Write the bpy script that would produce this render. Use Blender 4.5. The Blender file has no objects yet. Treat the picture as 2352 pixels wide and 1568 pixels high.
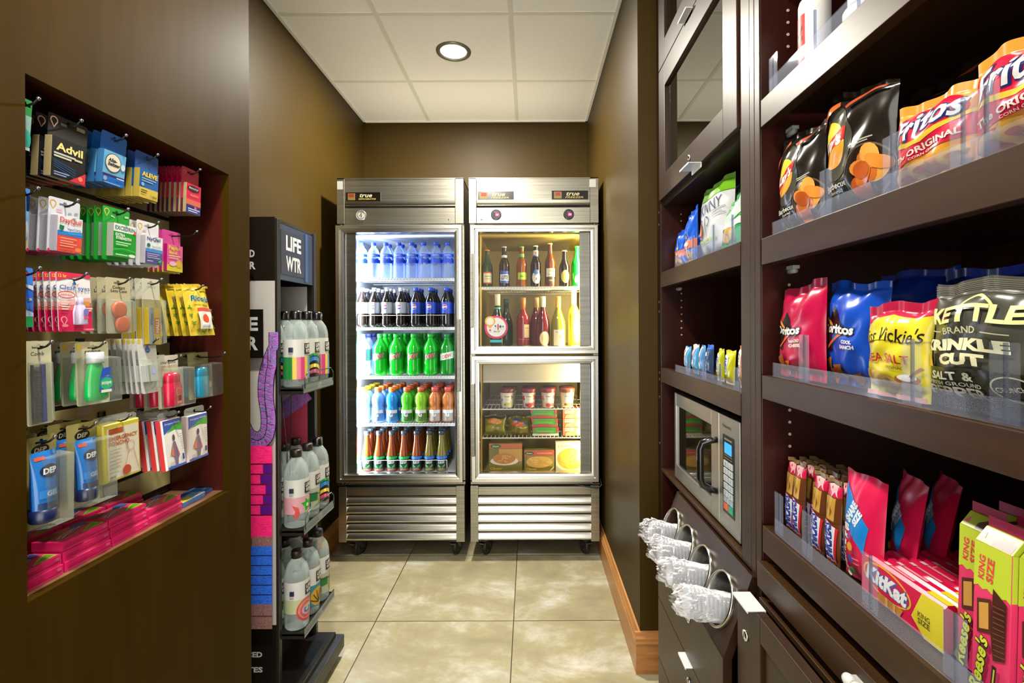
import bpy, bmesh, math, random
from mathutils import Vector, Matrix
from mathutils.geometry import tessellate_polygon

SC = bpy.context.scene
COL = SC.collection
F = 1118.0                 # focal length in pixels of the 2352 px wide frame
VX, VY, EYE = 1216.0, 745.0, 1.30

# ------------------------------------------------------------------ camera
cam = bpy.data.cameras.new('camera')
cam.sensor_width = 36.0
cam.lens = F / 2352.0 * 36.0
cam.shift_x = -(VX - 1176.0) / 2352.0
cam.shift_y = -(784.0 - VY) / 2352.0
cam.clip_start = 0.02
cam_o = bpy.data.objects.new('camera', cam)
COL.objects.link(cam_o)
cam_o.matrix_world = (Matrix.Translation((0, 0, EYE)) @ Matrix.Rotation(math.radians(90), 4, 'X')
                      @ Matrix.Rotation(math.radians(-0.25), 4, 'Z'))
SC.camera = cam_o

# ------------------------------------------------------------------ world: strong even light added for the unseen lobby behind the open end
w = bpy.data.worlds.new('lobby_ambient')
w.use_nodes = True
bg = w.node_tree.nodes['Background']
bg.inputs[0].default_value = (1.0, 0.95, 0.86, 1)
bg.inputs[1].default_value = 2.3
SC.world = w
SC.view_settings.view_transform = 'Standard'
SC.view_settings.look = 'None'
SC.view_settings.gamma = 1.0
SC.view_settings.use_curve_mapping = False
SC.view_settings.exposure = 1.2
DOWNLIGHT_W, AISLE_W = 38.0, 24.0
COOL_LAMP_W, WARM_LAMP_W, FREEZER_LAMP_W = 17.0, 8.0, 3.0

# ------------------------------------------------------------------ helpers
ORG = {}

def lin(c):
    return c / 12.92 if c <= 0.04045 else ((c + 0.055) / 1.055) ** 2.4

def rgb(h):
    h = h.lstrip('#')
    return tuple(lin(int(h[i:i + 2], 16) / 255) for i in (0, 2, 4)) + (1,)

_M = {}
PRINT = 0.62        # printed packaging never reflects all of the light
def mat(h, rough=0.45, metal=0.0, emit=0.0, coat=0.0):
    k = (h, rough, metal, emit, coat)
    if k in _M: return _M[k]
    m = bpy.data.materials.new('finish_' + h.lstrip('#'))
    m.use_nodes = True
    b = m.node_tree.nodes['Principled BSDF']
    b.inputs['Base Color'].default_value = tuple(c * (1.0 if metal or emit else PRINT) for c in rgb(h)[:3]) + (1,)
    b.inputs['Roughness'].default_value = rough
    b.inputs['Metallic'].default_value = metal
    b.inputs['Coat Weight'].default_value = coat
    if emit:
        b.inputs['Emission Color'].default_value = rgb(h)
        b.inputs['Emission Strength'].default_value = emit
    _M[k] = m
    return m

def clear(h='#ffffff', body=0.08, rough=0.05, bodycol=None, edge=.35):
    """see-through plastic or glass: tinted transparency with a glossy, slightly milky surface"""
    k = ('clear', h, body, rough, bodycol, edge)
    if k in _M: return _M[k]
    m = bpy.data.materials.new('clear_' + h.lstrip('#'))
    m.use_nodes = True
    nt = m.node_tree; n = nt.nodes; l = nt.links
    n.clear()
    out = n.new('ShaderNodeOutputMaterial')
    tr = n.new('ShaderNodeBsdfTransparent'); tr.inputs[0].default_value = rgb(h)
    pb = n.new('ShaderNodeBsdfPrincipled')
    pb.inputs['Base Color'].default_value = rgb(bodycol or h)
    pb.inputs['Roughness'].default_value = rough
    lw = n.new('ShaderNodeLayerWeight'); lw.inputs[0].default_value = 0.25
    mp = n.new('ShaderNodeMapRange')
    mp.inputs[3].default_value = body; mp.inputs[4].default_value = min(1, body + edge)
    mx = n.new('ShaderNodeMixShader')
    l.new(lw.outputs['Fresnel'], mp.inputs[0]); l.new(mp.outputs[0], mx.inputs[0])
    l.new(tr.outputs[0], mx.inputs[1]); l.new(pb.outputs[0], mx.inputs[2])
    l.new(mx.outputs[0], out.inputs[0])
    _M[k] = m
    return m

def glass_pane(tint=(1, 1, 1, 1), refl=0.06):
    m = bpy.data.materials.new('pane_glass')
    m.use_nodes = True
    nt = m.node_tree; n = nt.nodes; l = nt.links
    n.clear()
    out = n.new('ShaderNodeOutputMaterial')
    tr = n.new('ShaderNodeBsdfTransparent'); tr.inputs[0].default_value = tint
    gl = n.new('ShaderNodeBsdfGlossy'); gl.inputs['Roughness'].default_value = 0.02
    lw = n.new('ShaderNodeLayerWeight'); lw.inputs[0].default_value = 0.12
    mp = n.new('ShaderNodeMapRange'); mp.inputs[3].default_value = refl; mp.inputs[4].default_value = 0.9
    mx = n.new('ShaderNodeMixShader')
    l.new(lw.outputs['Fresnel'], mp.inputs[0]); l.new(mp.outputs[0], mx.inputs[0])
    l.new(tr.outputs[0], mx.inputs[1]); l.new(gl.outputs[0], mx.inputs[2])
    l.new(mx.outputs[0], out.inputs[0])
    return m

def noisy(name, c1, c2, scale=(1, 1, 1), detail=6, lo=0.35, hi=0.65, rough=0.4, metal=0, bump=0.0, bscale=None, coat=0, spec=.5):
    m = bpy.data.materials.new(name)
    m.use_nodes = True
    nt = m.node_tree; n = nt.nodes; l = nt.links
    b = n['Principled BSDF']
    tc = n.new('ShaderNodeTexCoord'); mp = n.new('ShaderNodeMapping')
    mp.inputs['Scale'].default_value = scale
    nz = n.new('ShaderNodeTexNoise'); nz.inputs['Scale'].default_value = 1; nz.inputs['Detail'].default_value = detail
    cr = n.new('ShaderNodeValToRGB')
    cr.color_ramp.elements[0].position = lo; cr.color_ramp.elements[0].color = rgb(c1)
    cr.color_ramp.elements[1].position = hi; cr.color_ramp.elements[1].color = rgb(c2)
    l.new(tc.outputs['Object'], mp.inputs[0]); l.new(mp.outputs[0], nz.inputs[0])
    l.new(nz.outputs[0], cr.inputs[0]); l.new(cr.outputs[0], b.inputs['Base Color'])
    b.inputs['Roughness'].default_value = rough; b.inputs['Metallic'].default_value = metal
    b.inputs['Coat Weight'].default_value = coat; b.inputs['Specular IOR Level'].default_value = spec
    if bump:
        bp = n.new('ShaderNodeBump'); bp.inputs['Strength'].default_value = bump; bp.inputs['Distance'].default_value = 0.002
        src = nz
        if bscale:
            src = n.new('ShaderNodeTexNoise'); src.inputs['Scale'].default_value = bscale; src.inputs['Detail'].default_value = 3
            l.new(tc.outputs['Object'], src.inputs[0])
        l.new(src.outputs[0], bp.inputs['Height']); l.new(bp.outputs[0], b.inputs['Normal'])
    return m

def floor_mat():
    m = bpy.data.materials.new('stone_floor_tiles')
    m.use_nodes = True
    nt = m.node_tree; n = nt.nodes; l = nt.links
    b = n['Principled BSDF']
    tc = n.new('ShaderNodeTexCoord')
    sp = n.new('ShaderNodeSeparateXYZ'); l.new(tc.outputs['Object'], sp.inputs[0])
    def grid(sock, org, size):
        a = n.new('ShaderNodeMath'); a.operation = 'SUBTRACT'; l.new(sock, a.inputs[0]); a.inputs[1].default_value = org
        d = n.new('ShaderNodeMath'); d.operation = 'DIVIDE'; l.new(a.outputs[0], d.inputs[0]); d.inputs[1].default_value = size
        fl = n.new('ShaderNodeMath'); fl.operation = 'FLOOR'; l.new(d.outputs[0], fl.inputs[0])
        pp = n.new('ShaderNodeMath'); pp.operation = 'PINGPONG'; l.new(d.outputs[0], pp.inputs[0]); pp.inputs[1].default_value = 0.5
        lt = n.new('ShaderNodeMath'); lt.operation = 'LESS_THAN'; l.new(pp.outputs[0], lt.inputs[0]); lt.inputs[1].default_value = 0.0035
        return lt, fl
    gx, fx = grid(sp.outputs[0], -0.075, 0.606)
    gy, fy = grid(sp.outputs[1], 2.137, 0.606)
    mxg = n.new('ShaderNodeMath'); mxg.operation = 'MAXIMUM'; l.new(gx.outputs[0], mxg.inputs[0]); l.new(gy.outputs[0], mxg.inputs[1])
    cb = n.new('ShaderNodeCombineXYZ'); l.new(fx.outputs[0], cb.inputs[0]); l.new(fy.outputs[0], cb.inputs[1])
    sc_ = n.new('ShaderNodeVectorMath'); sc_.operation = 'SCALE'; l.new(cb.outputs[0], sc_.inputs[0]); sc_.inputs['Scale'].default_value = 7.3
    ad = n.new('ShaderNodeVectorMath'); ad.operation = 'ADD'; l.new(tc.outputs['Object'], ad.inputs[0]); l.new(sc_.outputs[0], ad.inputs[1])
    mp = n.new('ShaderNodeMapping'); mp.inputs['Scale'].default_value = (1.5, 2.3, 1); mp.inputs['Rotation'].default_value = (0, 0, 0.5)
    l.new(ad.outputs[0], mp.inputs[0])
    nz = n.new('ShaderNodeTexNoise'); nz.inputs['Scale'].default_value = 2.2; nz.inputs['Detail'].default_value = 9
    nz.inputs['Roughness'].default_value = 0.68; nz.inputs['Distortion'].default_value = 0.25
    l.new(mp.outputs[0], nz.inputs[0])
    cr = n.new('ShaderNodeValToRGB'); e = cr.color_ramp.elements
    e[0].position = 0.36; e[0].color = rgb('#857d63'); e[1].position = 0.66; e[1].color = rgb('#b5b2a6')
    q = e.new(0.50); q.color = rgb('#938b6c'); q = e.new(0.57); q.color = rgb('#9f9a84')
    l.new(nz.outputs[0], cr.inputs[0])
    mc = n.new('ShaderNodeMixRGB'); l.new(mxg.outputs[0], mc.inputs[0]); l.new(cr.outputs[0], mc.inputs[1]); mc.inputs[2].default_value = rgb('#3a3014')
    l.new(mc.outputs[0], b.inputs['Base Color'])
    b.inputs['Roughness'].default_value = 0.36
    bp = n.new('ShaderNodeBump'); bp.inputs['Strength'].default_value = 0.12; bp.inputs['Distance'].default_value = 0.002
    l.new(nz.outputs[0], bp.inputs['Height']); l.new(bp.outputs[0], b.inputs['Normal'])
    return m

# ---- 2D shapes for printing on products
_T = {}
def text2d(s, bold=0.0, shear=0.0):
    k = (s, bold, shear)
    if k in _T: return _T[k]
    cu = bpy.data.curves.new('lettering', 'FONT')
    cu.body = s; cu.size = 1; cu.resolution_u = 2; cu.offset = bold; cu.shear = shear; cu.fill_mode = 'FRONT'
    o = bpy.data.objects.new('lettering', cu); COL.objects.link(o)
    dg = bpy.context.evaluated_depsgraph_get()
    me = bpy.data.meshes.new_from_object(o.evaluated_get(dg))
    vs = [(v.co.x, v.co.y) for v in me.vertices]; fs = [tuple(p.vertices) for p in me.polygons]
    bpy.data.objects.remove(o); bpy.data.curves.remove(cu); bpy.data.meshes.remove(me)
    x0 = min(v[0] for v in vs); x1 = max(v[0] for v in vs); y0 = min(v[1] for v in vs); y1 = max(v[1] for v in vs)
    vs = [((x - x0) / (x1 - x0) - .5, (y - y0) / (y1 - y0) - .5) for x, y in vs]
    fs = [f if area2([vs[i] for i in f]) > 0 else f[::-1] for f in fs]
    _T[k] = (vs, fs)
    return _T[k]

def area2(p):
    return sum(p[i][0] * p[(i + 1) % len(p)][1] - p[(i + 1) % len(p)][0] * p[i][1] for i in range(len(p)))

def ell(cx, cy, rx, ry, n=28, a0=0, a1=360, rot=0):
    k = n if abs(a1 - a0) >= 360 else n + 1
    c, s = math.cos(math.radians(rot)), math.sin(math.radians(rot))
    out = []
    for i in range(k):
        a = math.radians(a0 + (a1 - a0) * i / n)
        x, y = rx * math.cos(a), ry * math.sin(a)
        out.append((cx + x * c - y * s, cy + x * s + y * c))
    return out

def shape2d(it):
    """('r',x0,y0,x1,y1) ('e',cx,cy,rx,ry) ('p',pts) ('l',pts,width[,closed]) ('t',s,cx,cy,w,h[,rot,bold,shear]) -> verts, faces; colour comes last"""
    k = it[0]
    if k == 'r':
        x0, y0, x1, y1 = it[1:5]
        return [(x0, y0), (x1, y0), (x1, y1), (x0, y1)], [(0, 1, 2, 3)]
    if k == 'e':
        p = ell(*it[1:5], **(it[5] if isinstance(it[5], dict) else {}))
        return p, [tuple(range(len(p)))]
    if k == 'p':
        p = it[1]
        if area2(p) < 0: p = p[::-1]
        t = tessellate_polygon([[Vector((x, y, 0)) for x, y in p]])
        return p, [f if area2([p[i] for i in f]) > 0 else tuple(f[::-1]) for f in t]
    if k == 'l':
        pts, wd = it[1], it[2]; closed = len(it) > 4 and it[3]
        n = len(pts); vs = []
        for i in range(n):
            a = pts[(i - 1) % n] if (closed or i > 0) else pts[i]
            b = pts[(i + 1) % n] if (closed or i < n - 1) else pts[i]
            dx, dy = b[0] - a[0], b[1] - a[1]; L = math.hypot(dx, dy) or 1
            nx, ny = -dy / L * wd / 2, dx / L * wd / 2
            vs += [(pts[i][0] - nx, pts[i][1] - ny), (pts[i][0] + nx, pts[i][1] + ny)]
        fs = []
        for i in range(n if closed else n - 1):
            j = (i + 1) % n
            fs.append((2 * i, 2 * j, 2 * j + 1, 2 * i + 1))
        return vs, fs
    if k == 't':
        s, cx, cy, wd, ht = it[1:6]
        opt = it[6] if isinstance(it[6], dict) else {}
        vs, fs = text2d(s, opt.get('b', 0.012), opt.get('s', 0.0))
        r = math.radians(opt.get('rot', 0)); c, q = math.cos(r), math.sin(r)
        return [(cx + x * wd * c - y * ht * q, cy + x * wd * q + y * ht * c) for x, y in vs], fs
    raise ValueError(k)

def cut_grid(vs, fs, du, dv):
    bm = bmesh.new()
    bv = [bm.verts.new((x, y, 0)) for x, y in vs]
    for f in fs:
        try: bm.faces.new([bv[i] for i in f])
        except ValueError: pass
    xs = [v[0] for v in vs]; ys = [v[1] for v in vs]
    for d, lo, hi, no in ((du, min(xs), max(xs), (1, 0, 0)), (dv, min(ys), max(ys), (0, 1, 0))):
        if not d: continue
        k = math.ceil(lo / d + 1e-6)
        while k * d < hi - 1e-6:
            bmesh.ops.bisect_plane(bm, geom=bm.verts[:] + bm.edges[:] + bm.faces[:], plane_co=Vector(no) * k * d, plane_no=no)
            k += 1
    bm.verts.index_update()
    r = [(v.co.x, v.co.y) for v in bm.verts], [tuple(v.index for v in f.verts) for f in bm.faces]
    bm.free()
    return r

class MB:
    def __init__(self):
        self.v = []; self.f = []; self.m = []; self.s = []; self.mats = []
    def mi(self, m):
        if isinstance(m, str): m = mat(m)
        if m not in self.mats: self.mats.append(m)
        return self.mats.index(m)
    def add(self, vs, fs, m, smooth=False):
        b = len(self.v); i = self.mi(m)
        self.v += [tuple(v) for v in vs]
        for f in fs:
            self.f.append(tuple(b + k for k in f)); self.m.append(i); self.s.append(smooth)
        return self
    def box(self, x0, x1, y0, y1, z0, z1, m):
        if x0 > x1: x0, x1 = x1, x0
        if y0 > y1: y0, y1 = y1, y0
        if z0 > z1: z0, z1 = z1, z0
        v = [(x, y, z) for x in (x0, x1) for y in (y0, y1) for z in (z0, z1)]
        return self.add(v, [(0, 1, 3, 2), (4, 6, 7, 5), (0, 4, 5, 1), (2, 3, 7, 6), (0, 2, 6, 4), (1, 5, 7, 3)], m)
    def hexa(self, lo, hi, m):
        """two quads (4 points each, same order) joined to a solid"""
        return self.add(list(lo) + list(hi), [(3, 2, 1, 0), (4, 5, 6, 7), (0, 1, 5, 4), (1, 2, 6, 5), (2, 3, 7, 6), (3, 0, 4, 7)], m)
    def lathe(self, prof, m, c=(0, 0, 0), seg=20, axis='z', caps=True):
        vs = []; fs = []
        for r, z in prof:
            for i in range(seg):
                a = 2 * math.pi * i / seg
                x, y = r * math.cos(a), r * math.sin(a)
                p = {'z': (x, y, z), 'y': (x, z, -y), 'x': (z, x, y)}[axis]
                vs.append((c[0] + p[0], c[1] + p[1], c[2] + p[2]))
        for k in range(len(prof) - 1):
            for i in range(seg):
                j = (i + 1) % seg
                fs.append((k * seg + i, k * seg + j, (k + 1) * seg + j, (k + 1) * seg + i))
        self.add(vs, fs, m, True)
        if caps:
            b = len(self.v) - len(vs); i_ = self.mi(m)
            if prof[0][0] > 1e-5: self.f.append(tuple(b + i for i in range(seg))[::-1]); self.m.append(i_); self.s.append(False)
            if prof[-1][0] > 1e-5: self.f.append(tuple(b + (len(prof) - 1) * seg + i for i in range(seg))); self.m.append(i_); self.s.append(False)
        return self
    def tube(self, pts, r, m, seg=8, caps=True):
        pts = [Vector(p) for p in pts]; n = len(pts); vs = []; fs = []
        t0 = (pts[1] - pts[0]).normalized()
        up = Vector((0, 0, 1)) if abs(t0.z) < 0.9 else Vector((1, 0, 0))
        nrm = t0.cross(up).normalized()
        for i in range(n):
            t = (pts[min(i + 1, n - 1)] - pts[max(i - 1, 0)]).normalized()
            nrm = (nrm - t * nrm.dot(t)).normalized(); bn = t.cross(nrm)
            rr = r[i] if isinstance(r, (list, tuple)) else r
            for k in range(seg):
                a = 2 * math.pi * k / seg
                vs.append(pts[i] + nrm * rr * math.cos(a) + bn * rr * math.sin(a))
        for i in range(n - 1):
            for k in range(seg):
                j = (k + 1) % seg
                fs.append((i * seg + k, i * seg + j, (i + 1) * seg + j, (i + 1) * seg + k))
        if caps: fs += [tuple(range(seg))[::-1], tuple((n - 1) * seg + k for k in range(seg))]
        return self.add(vs, fs, m, True)
    def frame(self, x0, x1, z0, z1, prof, m, ax='y', base=0.0):
        """rectangular frame: prof = [(inset, depth)...] closed cross-section; in the XZ plane (ax y) or the YZ plane (ax x)"""
        n = len(prof); vs = []; fs = []
        for ins, d in prof:
            for x, z in ((x0 + ins, z0 + ins), (x1 - ins, z0 + ins), (x1 - ins, z1 - ins), (x0 + ins, z1 - ins)):
                vs.append((x, base + d, z) if ax == 'y' else (base + d, x, z))
        for k in range(n):
            j = (k + 1) % n
            for i in range(4):
                q = (i + 1) % 4
                fs.append((k * 4 + i, k * 4 + q, j * 4 + q, j * 4 + i))
        return self.add(vs, fs, m)
    def plate(self, outer, holes, y0, y1, m, mback=None):
        """flat card in the XZ plane with holes, front at y0"""
        loops = [outer] + holes; flat = [p for L in loops for p in L]; n = len(flat)
        t = tessellate_polygon([[Vector((x, z, 0)) for x, z in L] for L in loops])
        t = [f if area2([flat[i] for i in f]) > 0 else tuple(f[::-1]) for f in t]
        vs = [(x, y0, z) for x, z in flat] + [(x, y1, z) for x, z in flat]
        fs = list(t)
        b = 0
        sides = []
        for L in loops:
            k = len(L)
            for i in range(k):
                sides.append((b + i, b + (i + 1) % k, n + b + (i + 1) % k, n + b + i)[::-1] if L is outer else (b + i, b + (i + 1) % k, n + b + (i + 1) % k, n + b + i))
            b += k
        self.add(vs, fs + sides, m)
        return self.add([(x, y1, z) for x, z in flat], [tuple(f[::-1]) for f in t], mback or m)
    def surf(self, fn, nu, nv, m, smooth=True, flip=False):
        vs = [fn(i / nu, j / nv) for j in range(nv + 1) for i in range(nu + 1)]
        fs = []
        for j in range(nv):
            for i in range(nu):
                q = (j * (nu + 1) + i, j * (nu + 1) + i + 1, (j + 1) * (nu + 1) + i + 1, (j + 1) * (nu + 1) + i)
                fs.append(q[::-1] if flip else q)
        return self.add(vs, fs, m, smooth)
    def gfx(self, items, fn, du=0, dv=0, eps=0.00018, rough=0.45):
        """print 2D shapes through fn(u, v, offset) -> point"""
        for k, it in enumerate(items):
            vs, fs = shape2d(it)
            if du or dv: vs, fs = cut_grid(vs, fs, du, dv)
            c = it[-1]
            self.add([fn(u, v, eps * (k + 1)) for u, v in vs], fs, mat(c, rough) if isinstance(c, str) else c, bool(du or dv))
        return self
    def build(self, name, parent=None, bev=0.0, kind=None, seg=2):
        me = bpy.data.meshes.new(name)
        o0 = ORG.get(parent, (0, 0, 0)) if parent else (0, 0, 0)
        me.from_pydata([(x - o0[0], y - o0[1], z - o0[2]) for x, y, z in self.v], [], self.f)
        for m in self.mats: me.materials.append(m)
        me.polygons.foreach_set('material_index', self.m)
        me.polygons.foreach_set('use_smooth', self.s)
        me.update()
        o = bpy.data.objects.new(name, me)
        COL.objects.link(o)
        if parent: o.parent = parent
        ORG[o] = o0
        if kind: o['kind'] = kind
        if bev:
            md = o.modifiers.new('edge_bevel', 'BEVEL'); md.width = bev; md.segments = seg; md.limit_method = 'ANGLE'; md.angle_limit = math.radians(50)
        return o

def tag(o, label, cat, group=None):
    o['label'] = label; o['category'] = cat
    if group: o['group'] = group
    return o

def thing(name, label, cat, loc, rz=0.0, group=None, tilt=0.0, roll=0.0, local=False):
    o = bpy.data.objects.new(name, None)
    o.empty_display_size = 0.03
    COL.objects.link(o)
    o.location = loc; o.rotation_euler = (tilt, roll, rz)
    ORG[o] = (0, 0, 0) if (rz or tilt or roll or local) else tuple(loc)
    return tag(o, label, cat, group)

def dup(root, loc, label=None, rot=None, group=None):
    r = root.copy(); COL.objects.link(r); r.location = loc
    if rot: r.rotation_euler = rot
    if label: r['label'] = label
    if group: r['group'] = group
    for ch in list(root.children):
        c = ch.copy(); COL.objects.link(c); c.parent = r
        for g in ch.children:
            d = g.copy(); COL.objects.link(d); d.parent = c
    return r

def struct(mb, name, bev=0.0):
    return mb.build(name, None, bev, 'structure')

def atx(px, py, X):
    Y = F * X / (px - VX)
    return (X, Y, EYE + (VY - py) * Y / F)
def aty(px, py, Y):
    return ((px - VX) * Y / F, Y, EYE + (VY - py) * Y / F)

ORD = ['first', 'second', 'third', 'fourth', 'fifth', 'sixth', 'seventh', 'eighth', 'ninth', 'tenth', 'eleventh', 'twelfth']
rnd = random.Random(7)
# ================================================================== THE SETTING
WOOD = noisy('espresso_laminate', '#231306', '#2d1a09', (40, 40, 2.5), 5, 0.3, 0.7, 0.38, spec=.28)
WOODX = noisy('espresso_laminate_grain', '#281809', '#34210e', (50, 3, 50), 5, 0.3, 0.7, 0.38, spec=.28)
WOODR = noisy('cabinet_lining_red_cast', '#220a06', '#300e08', (40, 40, 2.5), 5, 0.3, 0.7, 0.32, spec=.4)  # espresso laminate inside: red bounce and interior shade put into its colour
PANEL = noisy('brown_panel_laminate', '#2c1d02', '#322303', (30, 30, 3), 5, 0.3, 0.7, 0.5, spec=.03)
WALL = noisy('olive_brown_paint', '#342605', '#372906', (3, 3, 3), 3, 0.3, 0.7, 0.5, spec=.16, bump=0.05, bscale=220)
BASEW = noisy('oak_baseboard', '#8a5a2c', '#b07a42', (3, 3, 45), 6, 0.3, 0.7, 0.35)
BASEWX = noisy('oak_baseboard_end', '#8a5a2c', '#b07a42', (6, 6, 60), 6, 0.3, 0.7, 0.35)
CEIL = noisy('ceiling_tile_white', '#efeee9', '#f6f5f1', (190, 190, 190), 3, 0.32, 0.62, 0.85, bump=0.25)
XL, XR, YB, ZC = -1.15, 0.41, 3.40, 2.72
PX, PYE = -0.79, 1.376            # display partition plane and its far end
CX, WY = 0.48, 1.826              # front plane of the right-hand cabinets, near end of the right wall

b = MB(); b.box(-1.6, 1.3, -1.7, 3.55, -0.08, 0.0, floor_mat()); struct(b, 'floor')

b = MB(); b.box(-1.6, 1.3, -.75, 3.55, ZC, ZC + 0.06, CEIL)
GRIDM = noisy('ceiling_grid_white', '#dddbd0', '#e2e0d6', (5, 5, 5), 2, .3, .7, .6)
for k in range(-3, 3):
    x = -0.388 + 0.308 + 0.616 * k
    if -1.6 < x < 1.3: b.box(x - .011, x + .011, -.75, 3.5, ZC - 0.003, ZC + .002, GRIDM)
for k in range(-5, 2):
    y = 2.835 + 0.615 * k
    b.box(-1.6, 1.3, y - .011, y + .011, ZC - 0.0027, ZC + .002, GRIDM)
b.box(XL, XL + .014, PYE, YB, ZC - .008, ZC, GRIDM); b.box(XR - .014, XR, WY, YB, ZC - .008, ZC, GRIDM)
b.box(XL, XR, YB - .014, YB, ZC - .008, ZC, GRIDM)
struct(b, 'ceiling')

b = MB(); b.box(XL - .1, XL, 1.30, YB + .1, 0, ZC, WALL); struct(b, 'wall_left')
b = MB(); b.box(XL - .1, XR + .1, YB, YB + .1, 0, ZC, WALL); struct(b, 'wall_back')
b = MB(); b.box(XR, 1.25, WY, YB + .1, 0, ZC, WALL); struct(b, 'wall_right')

# display partition with its recessed niche
NY0, NY1, NZ0, NZ1, NXB = 0.764, 1.282, 0.867, 1.698, -0.947
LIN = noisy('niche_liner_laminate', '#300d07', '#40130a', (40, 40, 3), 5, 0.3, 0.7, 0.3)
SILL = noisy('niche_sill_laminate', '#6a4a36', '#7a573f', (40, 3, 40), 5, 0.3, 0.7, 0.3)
b = MB()
t = 0.019
b.box(PX - t, PX, -.75, NY0, 0, ZC, PANEL); b.box(PX - t, PX, NY1, PYE, 0, ZC, PANEL)
b.box(PX - t, PX, NY0, NY1, 0, NZ0, PANEL); b.box(PX - t, PX, NY0, NY1, NZ1, ZC, PANEL)
b.box(XL, PX - t, PYE - t, PYE, 0, ZC, PANEL); b.box(XL, PX - t, -.75, -.75 + t, 0, ZC, PANEL)
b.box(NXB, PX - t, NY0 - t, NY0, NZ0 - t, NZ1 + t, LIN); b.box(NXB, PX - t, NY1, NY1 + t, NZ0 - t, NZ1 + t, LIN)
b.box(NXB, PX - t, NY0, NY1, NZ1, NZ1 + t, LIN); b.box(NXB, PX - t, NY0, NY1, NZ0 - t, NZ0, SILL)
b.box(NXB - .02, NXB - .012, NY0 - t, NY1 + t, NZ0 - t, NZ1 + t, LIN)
struct(b, 'wall_partition')

# baseboards (with a stepped cap moulding)
BP = [(0, 0), (.020, 0), (.020, .112), (.016, .118), (.016, .128), (.010, .136), (.006, .148), (0, .150)]
def baseboard(nm, pts_fn, a0, a1, m):
    b = MB(); n = len(BP)
    vs = [pts_fn(d, z, a0) for d, z in BP] + [pts_fn(d, z, a1) for d, z in BP]
    b.add(vs, [(i, (i + 1) % n, n + (i + 1) % n, n + i) for i in range(n)] + [tuple(range(n))[::-1], tuple(range(n, 2 * n))], m)
    return struct(b, nm)
baseboard('baseboard_right', lambda d, z, a: (XR - d, a, z), WY + .0002, YB, BASEW)
baseboard('baseboard_right_end', lambda d, z, a: (a, WY - d, z), XR - .0199, CX - .002, BASEWX)
baseboard('baseboard_left', lambda d, z, a: (XL + d, a, z), PYE, YB, BASEW)
baseboard('baseboard_back', lambda d, z, a: (a, YB - d, z), XL + .02, XR - .02, BASEWX)

# recessed ceiling downlights: one over the coolers, others along the same ceiling towards the lobby
def downlight(name, label, x, y, watts):
    o = thing(name, label, 'ceiling light', (x, y, ZC))
    b = MB(); b.lathe([(.066, -.001), (.070, -.007), (.080, -.0085), (.089, -.006), (.091, 0), (.066, 0), (.066, -.001)], mat('#8f8d84', .3, .8), (x, y, ZC), 40, caps=False)
    b.build('trim_ring', o)
    b = MB(); b.lathe([(.0005, -.0025), (.040, -.0024), (.066, -.0015)], mat('#fff6e4', .5, 0, 14.0), (x, y, ZC), 40, caps=False)
    b.build('diffuser', o)
    l = bpy.data.lights.new('downlight_lamp', 'AREA'); l.shape = 'DISK'; l.size = 0.13; l.energy = watts; l.color = (1.0, 0.94, 0.82)
    lo = bpy.data.objects.new('downlight_lamp', l); COL.objects.link(lo); lo.parent = o; lo.location = (0, 0, -0.012)
    return o
downlight('recessed_downlight', 'round recessed downlight glowing in the ceiling tile before the coolers', -.388, 2.528, DOWNLIGHT_W)
downlight('recessed_downlight', 'round recessed downlight in the ceiling between niche and snack shelves', -.388, 0.683, AISLE_W)

# ================================================================== RIGHT: TALL CABINET WITH MICROWAVE BAY
ACR = clear('#f8faff', 0.03, 0.05, '#c4c9d8', .12)
ACRE = clear('#c4c9d2', .10, .05, '#8a909a', .2)
CHROME = mat('#d8d8d8', 0.12, 1.0)
TABM = mat('#d4d4d6', 0.35, 0.3)
DEEP = 0.42
AY0, AY1 = 1.034, 1.822           # near post .. far side
A = thing('tall_cabinet', 'dark brown tall cabinet with glass door above a microwave bay', 'cabinet', (CX + .2, 1.43, 0))
b = MB()
b.box(CX, CX + .003, 1.777, AY1, .0, ZC - .002, WOOD); b.box(CX + .003, CX + DEEP, 1.777, AY1, .0, ZC - .002, WOODR)
b.build('side_panel', A, .001)
b = MB(); b.box(CX, CX + .02, 1.0575, 1.104, .764, ZC - .002, WOOD); b.box(CX, CX + .02, 1.036, 1.0568, 0.0, ZC - .002, WOOD); b.box(CX + .02, CX + DEEP, 1.036, 1.104, .764, ZC - .002, WOOD); b.box(CX + .02, CX + DEEP, 1.036, 1.0568, 0, .764, WOOD)
b.build('side_panel', A, .001)
b = MB(); b.box(CX + DEEP, CX + DEEP + .012, 1.036, AY1, 0, ZC - .002, WOODR); b.build('back_panel', A)
b = MB(); b.box(CX + .012, CX + DEEP, 1.104, 1.777, 1.728, 1.746, WOOD); b.build('top_board', A)
def shelf_A(z0, z1, nm='shelf'):
    b = MB(); b.box(CX - .002, CX + .020, 1.105, 1.765, z0, z1, WOODX); b.box(CX + .02, CX + DEEP, 1.105, 1.765, z1 - .026, z1 - .004, WOODX)
    return b.build(nm, A, .001)
shA1 = shelf_A(1.432, 1.486); shA2 = shelf_A(1.090, 1.141)
b = MB(); b.box(CX, CX + DEEP, 1.105, 1.776, .764, .776, WOODX); b.build('microwave_shelf', A, .001)
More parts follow.
